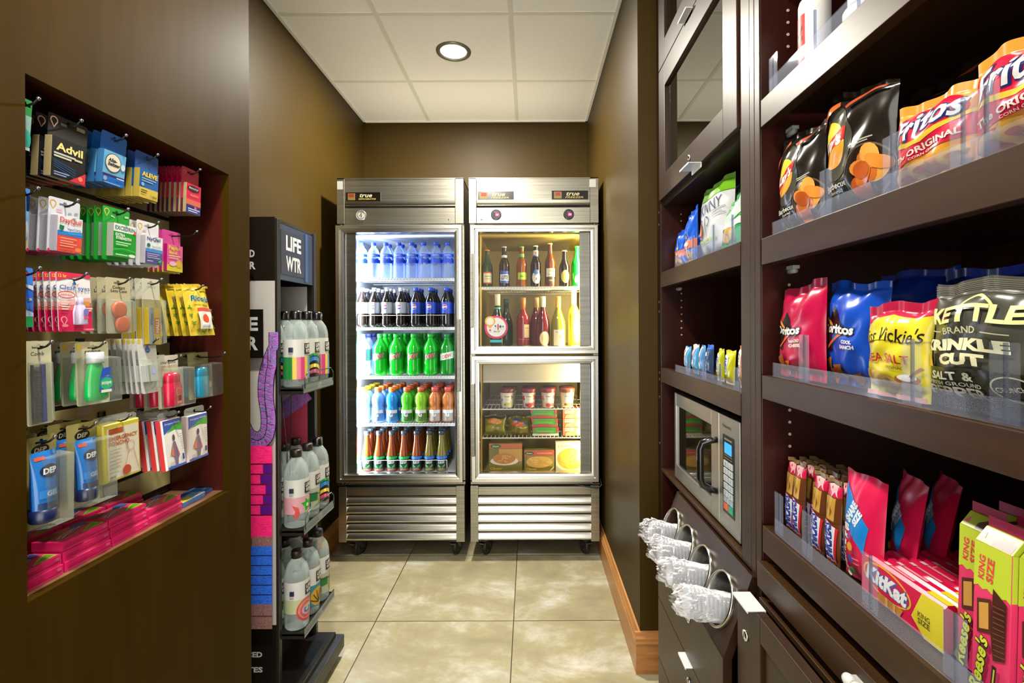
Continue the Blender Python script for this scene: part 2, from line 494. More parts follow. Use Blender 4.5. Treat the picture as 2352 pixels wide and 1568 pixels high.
def fence(parent, x, y0, y1, z0, z1, divs, dh, depth):
    b = MB(); b.box(x, x + .002, y0, y1, z0, z1, ACR); b.build('acrylic_fence', parent)
    for yd in divs:
        b = MB(); b.box(x + .003, x + .0075, yd - .0008, yd + .0008, z0 + .002, z0 + dh, ACRE); b.box(x + .003, x + .0042, yd - .016, yd + .016, z0 + .002, z0 + dh, ACR)
        b.build('acrylic_divider', parent)
fence(shA1, CX + .004, 1.11, 1.62, 1.487, 1.525, (1.45, 1.29, 1.17), .075, .25)
fence(shA2, CX + .004, 1.11, 1.62, 1.142, 1.165, (1.50, 1.36, 1.25, 1.15), .055, .2)
for z in (1.70, 1.675, 1.41, 1.385, 1.36, 1.335, 1.31, 1.285, 1.26, 1.06, 1.03):
    b = MB(); b.lathe([(.003, 0), (.003, .0012)], mat('#cdbfa8', .5), (CX + .075, 1.7758, z), 8, 'y'); b.build('peg_hole', A)
for z in (1.71, 1.665, 1.38, 1.345, 1.12, 1.095, 1.03, .86):
    b = MB(); b.lathe([(.006, 0), (.0055, .002), (.0025, .003)], mat('#5d4632', .35, .4), (CX, 1.798, z), 12, 'x')
    b.v = [(2 * CX - x, y, z_) for x, y, z_ in b.v]; b.build('cover_screw', A)
for y_, z_ in ((1.745, 1.424), (1.13, 1.424)):
    b = MB(); b.tube([(CX + .06, y_ + .03, z_), (CX + .06, y_ - .005, z_)], .0045, clear('#dfe6e6', .4)); b.box(CX + .055, CX + .066, y_ - .004, y_ + .03, z_, z_ + .006, clear('#dfe6e6', .4))
    b.build('shelf_pin', A)

def tab_pull(parent, x0, x1, y0, y1, z, drop=.0):
    b = MB(); b.box(x0, x1, y0, y1, z, z + .0022, TABM); b.box(x1 - .002, x1, y0, y1, z - .012, z, TABM); b.box(x0, x0 + .002, y0, y1, z - .003, z, TABM)
    return b.build('tab_handle', parent, .0005)
def lock(parent, x, y, z, r=.0095):
    b = MB(); b.lathe([(r, .0), (r, .002), (r * .85, .0045), (r * .4, .0048), (.0005, .0048)], CHROME, (x, y, z), 20, 'x')
    b.box(x + .0047, x + .0051, y - .0008, y + .0008, z - .004, z + .004, '#222222')
    b.v = [(2 * x - px, py, pz) for px, py, pz in b.v]
    return b.build('lock', parent)
def framed_door(name, parent, x, y0, y1, z0, z1, st, glass=None, rail=None):
    rl = rail or st
    b = MB(); xb = x + .02
    b.box(x, xb, y0, y0 + st, z0, z1, WOOD); b.box(x, xb, y1 - st, y1, z0, z1, WOOD)
    b.box(x, xb, y0 + st, y1 - st, z0, z0 + rl, WOOD); b.box(x, xb, y0 + st, y1 - st, z1 - rl, z1, WOOD)
    if not glass: b.box(x + .007, xb - .004, y0 + st, y1 - st, z0 + rl, z1 - rl, WOOD)
    d = b.build(name, parent, .0012)
    if glass:
        b = MB(); b.box(x + .010, x + .014, y0 + st - .004, y1 - st + .004, z0 + rl - .004, z1 - rl + .004, glass); b.build('glass_pane', d)
    return d
DG = glass_pane((.22, .22, .18, 1), .50)
dA = framed_door('cabinet_door', A, CX - .006, 1.108, 1.776, 1.746, 2.211, .080, DG)
tab_pull(dA, CX - .042, CX - .004, 1.339, 1.417, 1.7430)
lock(dA, CX - .006, 1.435, 1.790)
dA2 = framed_door('cabinet_door', A, CX - .006, 1.108, 1.776, 2.2145, ZC - .03, .080, DG)
tab_pull(dA2, CX - .026, CX - .004, 1.404, 1.479, 2.2118)

# sloped dispenser board with four steel tubes, and the drawers below it
TOPX, TOPZ, BOTX, BOTZ = .472, .762, .410, .588
b = MB(); y0, y1 = 1.036, 1.566
yc = [1.505, 1.379, 1.251, 1.120]; R = .0575
nrm = Vector((-(TOPZ - BOTZ), 0, (TOPX - BOTX))).normalized()     # faces the aisle, tilted upwards
upv = Vector((TOPX - BOTX, 0, TOPZ - BOTZ)).normalized()
L = math.hypot(TOPX - BOTX, TOPZ - BOTZ)
mid = Vector(((TOPX + BOTX) / 2, 0, (TOPZ + BOTZ) / 2))
outer = [(y0, -L / 2), (y1, -L / 2), (y1, L / 2), (y0, L / 2)]
holes = [ell(c, -.008, R, R, 32) for c in yc]
loops = [outer] + holes; flat = [p for q in loops for p in q]
tri = tessellate_polygon([[Vector((u, v, 0)) for u, v in q] for q in loops])
P3 = lambda u, v, o: tuple(mid + upv * v + nrm * o + Vector((0, u, 0)))
b.add([P3(u, v, 0) for u, v in flat], tri, WOOD)
n0 = 0
for q in loops:
    k = len(q); b.add([P3(u, v, 0) for u, v in q] + [P3(u, v, -.018) for u, v in q], [(i, (i + 1) % k, k + (i + 1) % k, k + i) for i in range(k)], WOOD)
b.add([P3(u, v, -.018) for u, v in flat], [f[::-1] for f in tri], WOOD)
disp = b.build('dispenser_board', A)
AXD = (Vector((-1, 0, 0.18))).normalized()
def tube_pt(c, r, a, s):
    """point on a dispenser tube: s metres out of the board along its axis"""
    cen = mid + upv * -.008 + Vector((0, c, 0))
    u = Vector((0, 1, 0)); v = upv
    return cen + u * r * math.cos(a) + v * r * math.sin(a) + nrm * s
STEEL_IN = mat('#b9b7ae', 0.22, 1.0)
for c in yc:
    b = MB(); seg = 36
    prof = [(R - .001, -.20), (R - .001, .0), (R - .0005, .008), (R + .003, .010), (R + .005, .006), (R + .005, .0005)]
    vs = []; fs = []
    for r, s in prof:
        for i in range(seg): vs.append(tube_pt(c, r, 2 * math.pi * i / seg, s))
    for k in range(len(prof) - 1):
        for i in range(seg):
            j = (i + 1) % seg; fs.append((k * seg + i, k * seg + j, (k + 1) * seg + j, (k + 1) * seg + i))
    b.add(vs, fs, STEEL_IN, True)
    b.add([tube_pt(c, R - .001, 2 * math.pi * i / seg, -.20) for i in range(seg)], [tuple(range(seg))], '#111111')
    b.build('dispenser_tube', A)
b = MB(); b.box(BOTX + .022, CX, 1.548, 1.566, 0.06, .585, WOOD)
b.add([(TOPX + .03, 1.566, TOPZ), (TOPX, 1.566, TOPZ), (BOTX, 1.566, BOTZ), (BOTX + .03, 1.566, BOTZ - .02), (TOPX + .03, 1.548, TOPZ), (TOPX, 1.548, TOPZ), (BOTX, 1.548, BOTZ), (BOTX + .03, 1.548, BOTZ - .02)],
      [(0, 1, 2, 3), (7, 6, 5, 4), (0, 4, 5, 1), (1, 5, 6, 2), (2, 6, 7, 3), (3, 7, 4, 0)], WOOD)
b.box(CX + .0005, CX + DEEP, 1.105, 1.775, .06, .085, WOOD)
b.build('lower_side_panel', A)
for z0, z1 in ((.428, .585), (.236, .424), (.075, .232)):
    b = MB(); b.box(BOTX, BOTX + .020, 1.040, 1.564, z0, z1, WOOD); d = b.build('drawer', A, .001)
    tab_pull(d, BOTX - .018, BOTX + .004, 1.236, 1.297, z1 + .0002)
    lock(d, BOTX, 1.262, z1 - .05)
b = MB(); b.box(BOTX + .05, CX + DEEP, 1.05, 1.56, 0, .06, WOOD); b.build('plinth', A)

# ================================================================== RIGHT: OPEN SNACK SHELVING
B0 = -0.45
B = thing('snack_shelving', 'dark brown open shelving unit filled with snacks, nearest on the right', 'shelving unit', (CX + .2, .3, 0))
b = MB(); b.box(CX, CX + .003, 1.012, 1.034, 0, ZC - .002, WOOD); b.box(CX + .003, CX + DEEP, 1.012, 1.034, 0, ZC - .002, WOODR); 
b.build('side_panel', B, .001)
b = MB(); b.box(CX, CX + DEEP, B0 - .022, B0, 0, ZC - .002, WOOD); b.build('side_panel', B, .001)
b = MB(); b.box(CX + DEEP, CX + DEEP + .012, B0, 1.033, 0, ZC - .002, WOODR); b.build('back_panel', B)
def shelf_B(z0, z1):
    b = MB(); b.box(CX - .002, CX + .020, B0 + .002, 1.002, z0, z1, WOODX); b.box(CX + .02, CX + DEEP, B0 + .002, 1.002, z1 - .026, z1 - .003, WOODX)
    return b.build('shelf', B, .001)
SH = [shelf_B(1.703, 1.758), shelf_B(1.420, 1.474), shelf_B(1.146, 1.1935), shelf_B(.832, .885)]
shelf_B(2.02, 2.07)
fence(SH[0], CX + .004, -.2, .98, 1.759, 1.79, (.97, .83, .72), .075, .3)
fence(SH[1], CX + .004, -.2, .97, 1.475, 1.501, (.80, .655, .548, .52, .40), .078, .3)
fence(SH[2], CX + .004, -.2, .97, 1.1945, 1.222, (.866, .622, .50, .36), .085, .3)
fence(SH[3], CX + .004, -.2, .965, .886, .914, (.955, .858, .700, .560, .430), .080, .25)
for z in (2.0, 1.975, 1.95, 1.925, 1.90, 1.875, 1.66, 1.635, 1.61, 1.38, 1.355, 1.33, 1.12, 1.095, 1.07, 1.045, 1.02, .995, .97):
    b = MB(); b.lathe([(.0032, 0), (.0032, .0012)], mat('#cdbfa8', .5), (CX + .06, 1.0108, z), 8, 'y'); b.build('peg_hole', B)
for z_ in (1.690, 1.407, 1.133):
    b = MB(); b.tube([(CX + .06, 1.011, z_), (CX + .06, .986, z_)], .005, clear('#dfe6e6', .4)); b.box(CX + .054, CX + .068, .986, 1.011, z_ + .004, z_ + .011, clear('#dfe6e6', .4))
    b.build('shelf_pin', B)
b = MB(); b.box(CX - .010, CX + .02, B0 + .002, 1.010, .757, .809, WOODX); b.box(CX + .02, CX + .3, B0 + .002, 1.010, .79, .806, WOODX); b.build('ledge_rail', B, .001)
b = MB(); b.box(CX - .006, CX + .02, B0 + .002, 1.011, .722, .733, WOODX); b.build('counter_edge', B, .001)
DX = .430
for y0, y1, yt0, yt1 in ((.475, 1.013, .930, .998), (-.06, .472, .66, .735)):
    d = framed_door('cabinet_door', B, DX, y0, y1, .08, .748, .10, None, .048)
    tab_pull(d, DX - .016, DX + .020, yt0, yt1, .7485)
    lock(d, DX, y1 - .04, .677, .011)
b = MB(); b.box(DX + .021, CX + DEEP, B0 + .002, 1.011, .0, .075, WOOD); b.build('plinth', B)
# ================================================================== PILLOW BAGS
def bag_fn(W, H, D, seed=0, seal=.014, pinch=.05, peak=(0, 0), amp=1.0, bottom_flat=False):
    r = random.Random(seed); ph = [r.uniform(0, 6.28) for _ in range(8)]
    def fn(u, v, off=0.0, side=1):
        s, t = u / W, v / H
        es = max(0.0, 1 - abs(2 * s - 1) ** 2.4) ** .62
        tt = min(1, max(0, (v - seal) / (H - 2 * seal)))
        et = max(0.0, 1 - abs(2 * tt - 1) ** 3.0) ** .6
        d = D * es * et
        e = math.exp(-max(0, min(v, H - v) - seal) / (.16 * H))
        wr = .0035 * amp * (e * math.sin(s * 6.28 * 3.1 + ph[0]) * es + .55 * math.sin(s * 5 + t * 9 + ph[1]) * math.sin(t * 12 + ph[2]) * es * et)
        wr += .0018 * amp * math.sin(s * 14 - t * 17 + ph[3]) * es * et
        x = u - W / 2
        x *= 1 - pinch * math.sin(math.pi * tt) ** 1.2
        z = v + t ** 3 * (peak[0] * (1 - s) + peak[1] * s) + .003 * amp * math.sin(6.28 * s * 1.5 + ph[4]) * t
        bow = .006 * amp * math.sin(math.pi * s + ph[5]) * t ** 2
        return (x, -side * (d * (1 if side > 0 else .6) + wr * (1 if side > 0 else -1)) - off * side + bow, z)
    return fn

def make_bag(name, parent, W, H, D, col, items, seed=0, seal=.014, rough=.28, back=None, pinch=.05, peak=(0, 0), amp=1.0, nu=40, nv=80, step=.004):
    fn = bag_fn(W, H, D, seed, seal, pinch, peak, amp)
    m = mat(col, rough) if isinstance(col, str) else col
    b = MB()
    b.surf(lambda s, t: fn(s * W, t * H), nu, nv, m)
    b.surf(lambda s, t: fn(s * W, t * H, .0004, -1), nu, nv, mat(back, rough) if back else m, True, True)
    b.gfx(items, lambda u, v, o: fn(u, v, o + .0005), step, step * .6, .00022, rough)
    return b.build(name, parent)

def cyl_fn(r, cx=0.0, cy=0.0, z0=0.0, taper=0.0, a0=0.0):
    def fn(u, v, o=0.0):
        rr = r + taper * v + o; a = u / r + a0
        return (cx + rr * math.sin(a), cy - rr * math.cos(a), z0 + v)
    return fn

def sleeve(b, r, z0, z1, m, seg=28):
    b.lathe([(r, z0), (r, z1)], m, (0, 0, 0), seg, caps=False)

# ================================================================== GLASS-DOOR COOLERS
STEEL = noisy('brushed_steel', '#8d8a7e', '#a5a296', (2, 2, 160), 3, 0.3, 0.7, 0.26, 0.95)
STEELD = noisy('brushed_steel_dark', '#77756d', '#8a887f', (2, 2, 120), 3, 0.3, 0.7, 0.32, 0.95)  # darker grey steel of casters, handles, hinges and cover strips
STEELF = mat('#cfcec8', 0.22, 1.0)
LINER = mat('#d9dadc', 0.5)
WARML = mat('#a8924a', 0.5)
SHELFW = mat('#e8e8e6', 0.4)
YD, YB0 = 2.655, 2.700
fx = lambda px: (px - VX) / 421.1
fz = lambda py: EYE + (VY - py) / 421.1
COOLG = glass_pane((.98, .99, 1, 1), .002)

def caster(parent, x, y, a):
    """swivel caster: black wheel in a steel fork under a mounting plate"""
    b = MB(); R = .049; c, s = math.cos(a), math.sin(a)
    T = lambda p: (x + p[0] * c - p[1] * s, y + p[0] * s + p[1] * c, p[2])
    def place(mb, k): mb.v[k:] = [T(p) for p in mb.v[k:]]
    b.box(-.03, .03, -.035, .035, .100, .107, STEELD)
    b.lathe([(.022, .093), (.022, .100)], STEELD, (0, 0, 0), 16)
    for sg in (-1, 1):
        b.hexa([(sg * .019, -.03, .094), (sg * .021, -.03, .094), (sg * .021, .02, .094), (sg * .019, .02, .094)],
               [(sg * .019, .018, .042), (sg * .021, .018, .042), (sg * .021, .038, .042), (sg * .019, .038, .042)], STEELD)
    b.box(-.021, .021, -.032, .02, .091, .095, STEELD)
    b.box(-.014, .014, -.045, -.028, .080, .085, STEELD)
    place(b, 0); f = b.build('caster', parent, .0008)
    b = MB()
    b.lathe([(.012, -.014), (.034, -.013), (.046, -.012), (R, -.007), (R, .007), (.046, .012), (.034, .013), (.012, .014)], mat('#1c1b19', .45), (0, 0, 0), 28, 'y')
    b.lathe([(.034, -.0135), (.034, .0135)], mat('#4a4844', .4), (0, 0, 0), 24, 'y')
    b.v = [T((p[1] , p[0] + .028, p[2] + R)) for p in b.v]
    b.build('wheel', f)

def wire_shelf(parent, x0, x1, y0, y1, z, lip=.016, pitch=.017, holes=True):
    b = MB(); b.box(x0, x1, y0, y0 + .004, z - lip, z, SHELFW)
    n = int((x1 - x0) / pitch)
    for i in range(n + 1):
        x = x0 + .004 + i * (x1 - x0 - .008) / n
        b.box(x - .0016, x + .0016, y0 + .002, y1, z - .004, z - .0005, SHELFW)
    for y in (y0 + .18, y0 + .36, y1 - .004):
        b.box(x0, x1, y, y + .005, z - .008, z - .004, SHELFW)
    if holes:
        for i in range(n):
            x = x0 + .004 + (i + .5) * (x1 - x0 - .008) / n
            b.box(x - .003, x + .003, y0 - .0003, y0 + .002, z - .008, z - .004, mat('#9a9a98', .6))
    return b.build('shelf', parent)

def cooler_door(parent, x0, x1, z0, z1, wl, wr, wt, wb, strip, handle, hz0, hz1):
    b = MB(); y = YD
    # mitred frame with a raised outer rim and an inner step
    def ring(ins):
        return [(x0 + wl * ins, z0 + wb * ins), (x1 - wr * ins, z0 + wb * ins), (x1 - wr * ins, z1 - wt * ins), (x0 + wl * ins, z1 - wt * ins)]
    prof = [(0, .042), (0, .004), (.06, 0), (.45, 0), (.52, .006), (.60, .006), (.66, .002), (.90, .004), (1, .016), (1, .042)]
    vs = []; fs = []
    for ins, d in prof: vs += [(p[0], y + d, p[1]) for p in ring(ins)]
    n = len(prof)
    for k in range(n):
        for i in range(4):
            j = (i + 1) % 4; q = (k + 1) % n
            fs.append((k * 4 + i, k * 4 + j, q * 4 + j, q * 4 + i))
    b.add(vs, fs, STEELF)
    d = b.build('door', parent, .0006)
    gx0, gx1, gz0, gz1 = x0 + wl - .006, x1 - wr + .006, z0 + wb - .006, z1 - wt + .006
    b = MB(); b.box(gx0, gx1, y + .020, y + .026, gz0, gz1, COOLG); b.build('glass_pane', d)
    b = MB(); b.box(strip[0], strip[1], y + .0265, y + .040, gz0 + .004, gz1 - .004, STEELD); b.build('lamp_cover_strip', d)
    b = MB(); hx0, hx1 = handle
    b.box(hx0, hx1, y - .012, y - .006, hz0, hz1, STEELD); b.box(hx0, hx0 + .004, y - .012, y + .002, hz0, hz1, STEELD)
    b.box(hx0 + .001, hx1 - .001, y - .008, y + .002, hz0 + .01, hz0 + .05, STEELD); b.box(hx0 + .001, hx1 - .001, y - .008, y + .002, hz1 - .05, hz1 - .01, STEELD)
    b.build('handle', d, .002)
    return d

def cooler(label, px0, px1, doors, lamp_side, liner, badges, gauges, lockpx, sticker, bands):
    x0, x1 = fx(px0), fx(px1)
    o = thing('glass_door_cooler', label, 'refrigerator', ((x0 + x1) / 2, 3.04, 0))
    yb = 3.36
    # carcass
    b = MB()
    b.box(x0, x0 + .03, YB0, yb, .43, 2.10, STEEL); b.box(x1 - .03, x1, YB0, yb, .43, 2.10, STEEL)
    b.box(x0, x1, yb - .02, yb, .43, 2.10, STEEL); b.box(x0, x1, YB0, yb, 2.09, 2.10, STEEL); b.box(x0, x1, YB0, yb, .415, .44, STEEL)
    b.box(x0 + .004, x1 - .004, YB0 + .012, yb, .112, .415, mat('#24221c', .5))
    b.build('body', o, .0015)
    # interior liner
    b = MB(); i0, i1 = x0 + .058, x1 - .058
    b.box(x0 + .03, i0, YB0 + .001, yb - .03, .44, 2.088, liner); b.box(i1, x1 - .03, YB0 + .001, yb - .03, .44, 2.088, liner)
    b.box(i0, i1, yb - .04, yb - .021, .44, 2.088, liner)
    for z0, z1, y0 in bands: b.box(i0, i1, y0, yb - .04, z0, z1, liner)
    b.build('inner_liner', o)
    # header with a sloped finger groove
    hp0, hp1 = x0 + .043, x1 - .047
    b = MB(); b.box(x0, hp0 - .0012, 2.672, YB0, 1.857, 2.107, STEEL); b.box(hp1 + .0012, x1, 2.672, YB0, 1.857, 2.107, STEEL)
    b.box(hp0, hp1, 2.674, YB0, 1.982, 2.107, STEEL); b.box(hp0, hp1, 2.674, YB0, 1.857, 1.942, STEEL)
    b.box(hp0, hp1, 2.696, YB0, 1.942, 1.982, mat('#16140e', .5))
    n = 10
    pts = [(2.674 + .020 * (1 - math.cos(math.pi / 2 * i / n)), 1.983 - .030 * math.sin(math.pi / 2 * i / n)) for i in range(n + 1)]
    b.add([(hp0, y, z) for y, z in pts] + [(hp1, y, z) for y, z in pts], [(i, n + 1 + i, n + 2 + i, i + 1) for i in range(n)], STEEL, True)
    b.box(x0, x1, 2.672, yb, 2.1002, 2.107, STEEL)
    hd = b.build('header', o, .001)
    for (bx0, bx1, bz0, bz1, word) in badges:
        b = MB(); b.box(bx0, bx1, 2.671, 2.6738, bz0, bz1, mat('#14110b', .2)); w_, h_ = bx1 - bx0, bz1 - bz0
        b.gfx([('r', .06 * w_, .1 * h_, .27 * w_, .88 * h_, '#8a7b3c'), ('r', .09 * w_, .42 * h_, .24 * w_, .82 * h_, '#a02a1c'),
               ('t', 'true', .58 * w_, .62 * h_, .36 * w_, .42 * h_, {'s': .3, 'b': .02}, '#d8cda0'), ('t', word, .62 * w_, .22 * h_, .5 * w_, .2 * h_, {'s': .2}, '#c9b767')],
              lambda u, v, of: (bx0 + u, 2.6708 - of, bz0 + v))
        b.build('badge', hd)
    for gx_, gz_, digital in gauges:
        b = MB(); b.lathe([(.025, 0), (.029, .003), (.0265, .006)], mat('#1a1a1a' if digital else '#b9b8b2', .25, 0 if digital else .9), (gx_, 2.6738, gz_), 28, 'y', caps=False)
        b.v = [(x, 2 * 2.6738 - y if y > 2.6738 else y, z) for x, y, z in b.v]
        b.add(*([(gx_ + x, 2.6690, gz_ + z) for x, z in ell(0, 0, .0268, .0268, 28)], [tuple(range(28))]), mat('#141016' if digital else '#d9d4c4', .2))
        if digital:
            b.gfx([('r', -.017, -.009, .017, .008, '#2a1420'), ('r', -.004, -.008, .016, .007, mat('#e8105a', .4, 0, 1.2)), ('t', '38', .006, -.0005, .014, .010, {'b': .03}, mat('#ff6aa0', .4, 0, 1.6)), ('l', [(-.010, .013), (.010, .013)], .003, '#8a8078')], lambda u, v, of: (gx_ + u, 2.6688 - of, gz_ + v))
        else:
            b.gfx([('l', ell(0, 0, .020, .020, 28, 30, 330), .0032, '#3a5a9a'), ('l', [(.002, -.012), (.002, .015)], .004, '#222222'), ('l', [(-.012, -.004), (.004, .006)], .003, '#b04a3a')], lambda u, v, of: (gx_ + u, 2.6688 - of, gz_ + v))
        b.build('thermometer', hd)
    b = MB(); b.lathe([(.006, 2.6738), (.006, 2.670), (.003, 2.6692), (.0004, 2.6692)], CHROME, (0, 0, 0), 16, 'y'); b.v = [(lockpx[0] + x, -y if y < 0 else y, lockpx[1] + z) for x, y, z in b.v]
    b.build('lock', hd)
    # doors
    ds = [cooler_door(o, *a) for a in doors]
    # light tube behind the hinge-side cover strip
    lx = x0 + .075 if lamp_side == 'L' else x1 - .075
    # grille
    b = MB(); b.box(x0 + .002, x0 + .045, 2.674, 2.712, .108, .412, STEEL); b.box(x1 - .048, x1 - .002, 2.674, 2.712, .108, .412, STEEL)
    b.box(x0 + .045, x1 - .048, 2.676, 2.712, .364, .408, STEEL)
    gr = b.build('grille', o, .001)
    for k in range(5):
        z = .349 - .0495 * k
        pts = [(2.700, z + .006), (2.690, z + .002), (2.682, z - .008), (2.676, z - .022), (2.674, z - .030), (2.678, z - .036), (2.690, z - .036)]
        b = MB(); b.add([(x0 + .045, y, zz) for y, zz in pts] + [(x1 - .048, y, zz) for y, zz in pts], [(i, len(pts) + i, len(pts) + i + 1, i + 1) for i in range(len(pts) - 1)], STEELF, True)
        b.build('louver', gr)
    for cx_, cy_, a in ((x0 + .075, 2.745, -.35), (x1 - .065, 2.745, -.2), (x0 + .075, 3.28, .3), (x1 - .065, 3.28, .1)):
        caster(o, cx_, cy_, a if lamp_side == 'L' else a + .5 * (cx_ > (x0 + x1) / 2))
    for zc in (1.851, .432):
        b = MB(); hx = x0 + .02 if lamp_side == 'L' else x1 - .02
        b.lathe([(.009, -.006), (.009, .005)], STEELD, (hx, 2.685, zc), 14); b.box(hx - .02, hx + .02, 2.668, 2.71, zc - .008, zc - .005, STEELD); b.build('hinge', o)
    if sticker:
        b = MB(); b.box(sticker[0], sticker[1], 2.6715, 2.6719, sticker[2], sticker[3], mat('#dcdcd8', .5)); b.build('sticker', o)
    return o, (i0, i1), lx

def cooler_lamp(o, lx, z0, z1, watts, color, emit, sgn, hexcol):
    yl = YB0 + .030; n = (z0 + z1) / 2
    b = MB(); b.tube([(lx, yl, z0), (lx, yl, z1)], .008, mat(hexcol, .5, 0, emit)); t = b.build('light_tube', o)
    l = bpy.data.lights.new('cooler_lamp', 'AREA'); l.shape = 'RECTANGLE'; l.size = .02; l.size_y = z1 - z0; l.energy = watts; l.color = color
    lo = bpy.data.objects.new('cooler_lamp', l); COL.objects.link(lo); lo.parent = o
    ang = math.radians(58)
    d = Vector((sgn * math.sin(ang), math.cos(ang), 0))
    lo.matrix_parent_inverse = Matrix.Identity(4)
    org = ORG[o]
    rot = d.to_track_quat('-Z', 'Y').to_matrix().to_4x4()
    # local Y of the lamp must run vertically
    lo.matrix_basis = Matrix.Translation((lx + sgn * .0095 - org[0], yl + .006 - org[1], n - org[2])) @ rot

ZS = [1.5636, 1.2877, 1.012, .746, .4685]
cl, (li0, li1), lxl = cooler(
    'left stainless cooler with one tall glass door, full of bottled drinks', 772, 1065,
    [(fx(770), fx(1062), fz(1108), fz(515), .050, .046, .044, .048, (fx(788), fx(814)), (fx(1049), fx(1058)), fz(898), fz(732))],
    'L', LINER, [(fx(793), fx(873), fz(458), fz(438), 'REFRIGERATOR')], [(fx(828), fz(491), False)], (fx(1032), fz(502)),
    (fx(773), fx(786), fz(431), fz(412)), [(.44, .4665, 2.702), (1.80, 2.088, 2.702)])
for z in ZS[:4]: wire_shelf(cl, li0 + .002, li1 - .002, 2.742, 3.30, z)
cooler_lamp(cl, lxl, .50, 1.77, COOL_LAMP_W, (.80, .90, 1.0), 9.0, 1, '#e6f0ff')
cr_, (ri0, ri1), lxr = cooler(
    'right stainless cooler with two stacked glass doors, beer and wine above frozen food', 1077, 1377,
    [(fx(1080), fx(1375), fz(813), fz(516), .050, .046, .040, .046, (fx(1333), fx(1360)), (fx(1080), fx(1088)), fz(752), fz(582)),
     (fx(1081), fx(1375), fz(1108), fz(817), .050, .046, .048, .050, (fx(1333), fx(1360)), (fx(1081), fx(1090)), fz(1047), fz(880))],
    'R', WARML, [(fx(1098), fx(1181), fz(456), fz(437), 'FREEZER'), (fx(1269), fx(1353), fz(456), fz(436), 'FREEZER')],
    [(fx(1140), fz(491), True), (fx(1308), fz(491), True)], (fx(1107), fz(502)), (fx(1356), fx(1371), fz(428), fz(410)),
    [(.44, .4665, 2.702), (1.80, 2.088, 2.702), (1.118, 1.1755, 2.702)])
wire_shelf(cr_, ri0 + .002, ri1 - .002, 2.742, 3.30, 1.513)
for z in (.826, .664): wire_shelf(cr_, ri0 + .002, ri1 - .002, 2.742, 3.30, z, .006, .022, False)
b = MB(); b.box(ri0 + .004, ri1 - .004, 2.79, 3.2, .968, 1.117, mat('#d8d2c4', .5)); b.gfx([('r', .21, .108, .252, .126, '#5a62d8'), ('r', .215, .114, .247, .117, '#c8ccf4')], lambda u, v, of: (ri0 + .004 + u - .05, 2.79 - of, .968 + v))
b.build('evaporator_cover', cr_)
cooler_lamp(cr_, lxr, 1.20, 1.78, WARM_LAMP_W, (1.0, .84, .36), 7.0, -1, '#fff2c8')
cooler_lamp(cr_, lxr, .50, 1.10, FREEZER_LAMP_W, (1.0, .84, .36), 5.0, -1, '#fff2c8')
b = MB(); b.tube([(fx(1320), 2.668, .425), (fx(1345), 2.66, .412), (fx(1372), 2.662, .402), (fx(1381), 2.67, .418), (fx(1379), 2.69, .445)], .0035, mat('#3c3a36', .4)); b.build('power_cable', cr_)

# ---- bottles
def bottle_proto(name, label, cat, group, body, bodymat, cap, capmat, labels, seg=20, ang=.12):
    """labels: list of (z0, z1, r, base colour or None, gfx items)"""
    o = thing(name, label, cat, (0, 0, 0), group=group, local=True)
    b = MB(); b.lathe(body, bodymat, seg=seg); b.build('bottle_body', o)
    b = MB(); b.lathe(cap, capmat, seg=16); b.build('cap', o)
    for z0, z1, r, base, items in labels:
        b = MB()
        if base: sleeve(b, r, z0, z1, mat(base, .4) if isinstance(base, str) else base)
        b.gfx(items, cyl_fn(r, z0=z0, a0=ang), .004, 0, .0003)
        b.build('label', o)
    return o
def globe(cx, cz, r):
    return [('e', cx, cz, r * 1.12, r * 1.12, '#f2f2f2'), ('p', ell(cx, cz, r, r, 14, 10, 190), '#d8203a'), ('p', ell(cx, cz, r, r, 14, 205, 355), '#1a3fb0'), ('p', [(cx - r, cz - .0005), (cx - r * .2, cz + r * .25), (cx + r, cz + r * .3), (cx + r * .9, cz - r * .2), (cx, cz - r * .3)], '#f2f2f2')]
SODA = [(.022, 0), (.031, .004), (.0355, .014), (.0355, .040), (.0335, .055), (.0355, .070), (.0355, .140), (.033, .155), (.026, .172), (.016, .190), (.0125, .200), (.0125, .210)]
SODACAP = [(.0145, .205), (.0145, .224), (.013, .226), (.0005, .226)]
def scaled(p, kr, kz): return [(r * kr, z * kz) for r, z in p]
COLA = mat('#1d1510', .12)
COLAP, COLAC = scaled(SODA, .90, 1), scaled(SODACAP, .92, 1)
diet = bottle_proto('soda_bottle', '', 'bottle', None, COLAP, COLA, COLAC, mat('#d8dadc', .35), [(.078, .142, .0324, '#b9bec6', globe(-.008, .036, .013) + [('r', -.05, 0, .05, .004, '#8a8f98')])])
cola = bottle_proto('soda_bottle', '', 'bottle', None, COLAP, COLA, COLAC, mat('#1f4fd0', .35), [(.078, .142, .0324, '#1d46c4', globe(-.008, .036, .013))])
DEWP = scaled(SODA, 1.20, 1.05)
DEWG = mat('#10c020', .1)
dew_lab = lambda c, t: [('p', [(-.046, .006), (.046, .022), (.046, .062), (-.046, .044)], c), ('t', t, .000, .033, .062, .024, {'rot': 14, 'b': .05, 's': .2}, '#e8efe0'), ('t', t, .001, .033, .058, .021, {'rot': 14, 'b': .03, 's': .2}, '#d8281c')]
dew = bottle_proto('soda_bottle', '', 'bottle', None, DEWP, DEWG, scaled(SODACAP, 1.15, 1.05), mat('#1fbf3a', .3), [(.078, .150, .0432, None, dew_lab('#0a7a1c', 'DEW'))])
dewd = bottle_proto('soda_bottle', '', 'bottle', None, DEWP, mat('#0a8a1c', .1), scaled(SODACAP, 1.15, 1.05), mat('#0f8f38', .3), [(.078, .150, .0432, None, dew_lab('#d0e8d0', 'DEW'))])
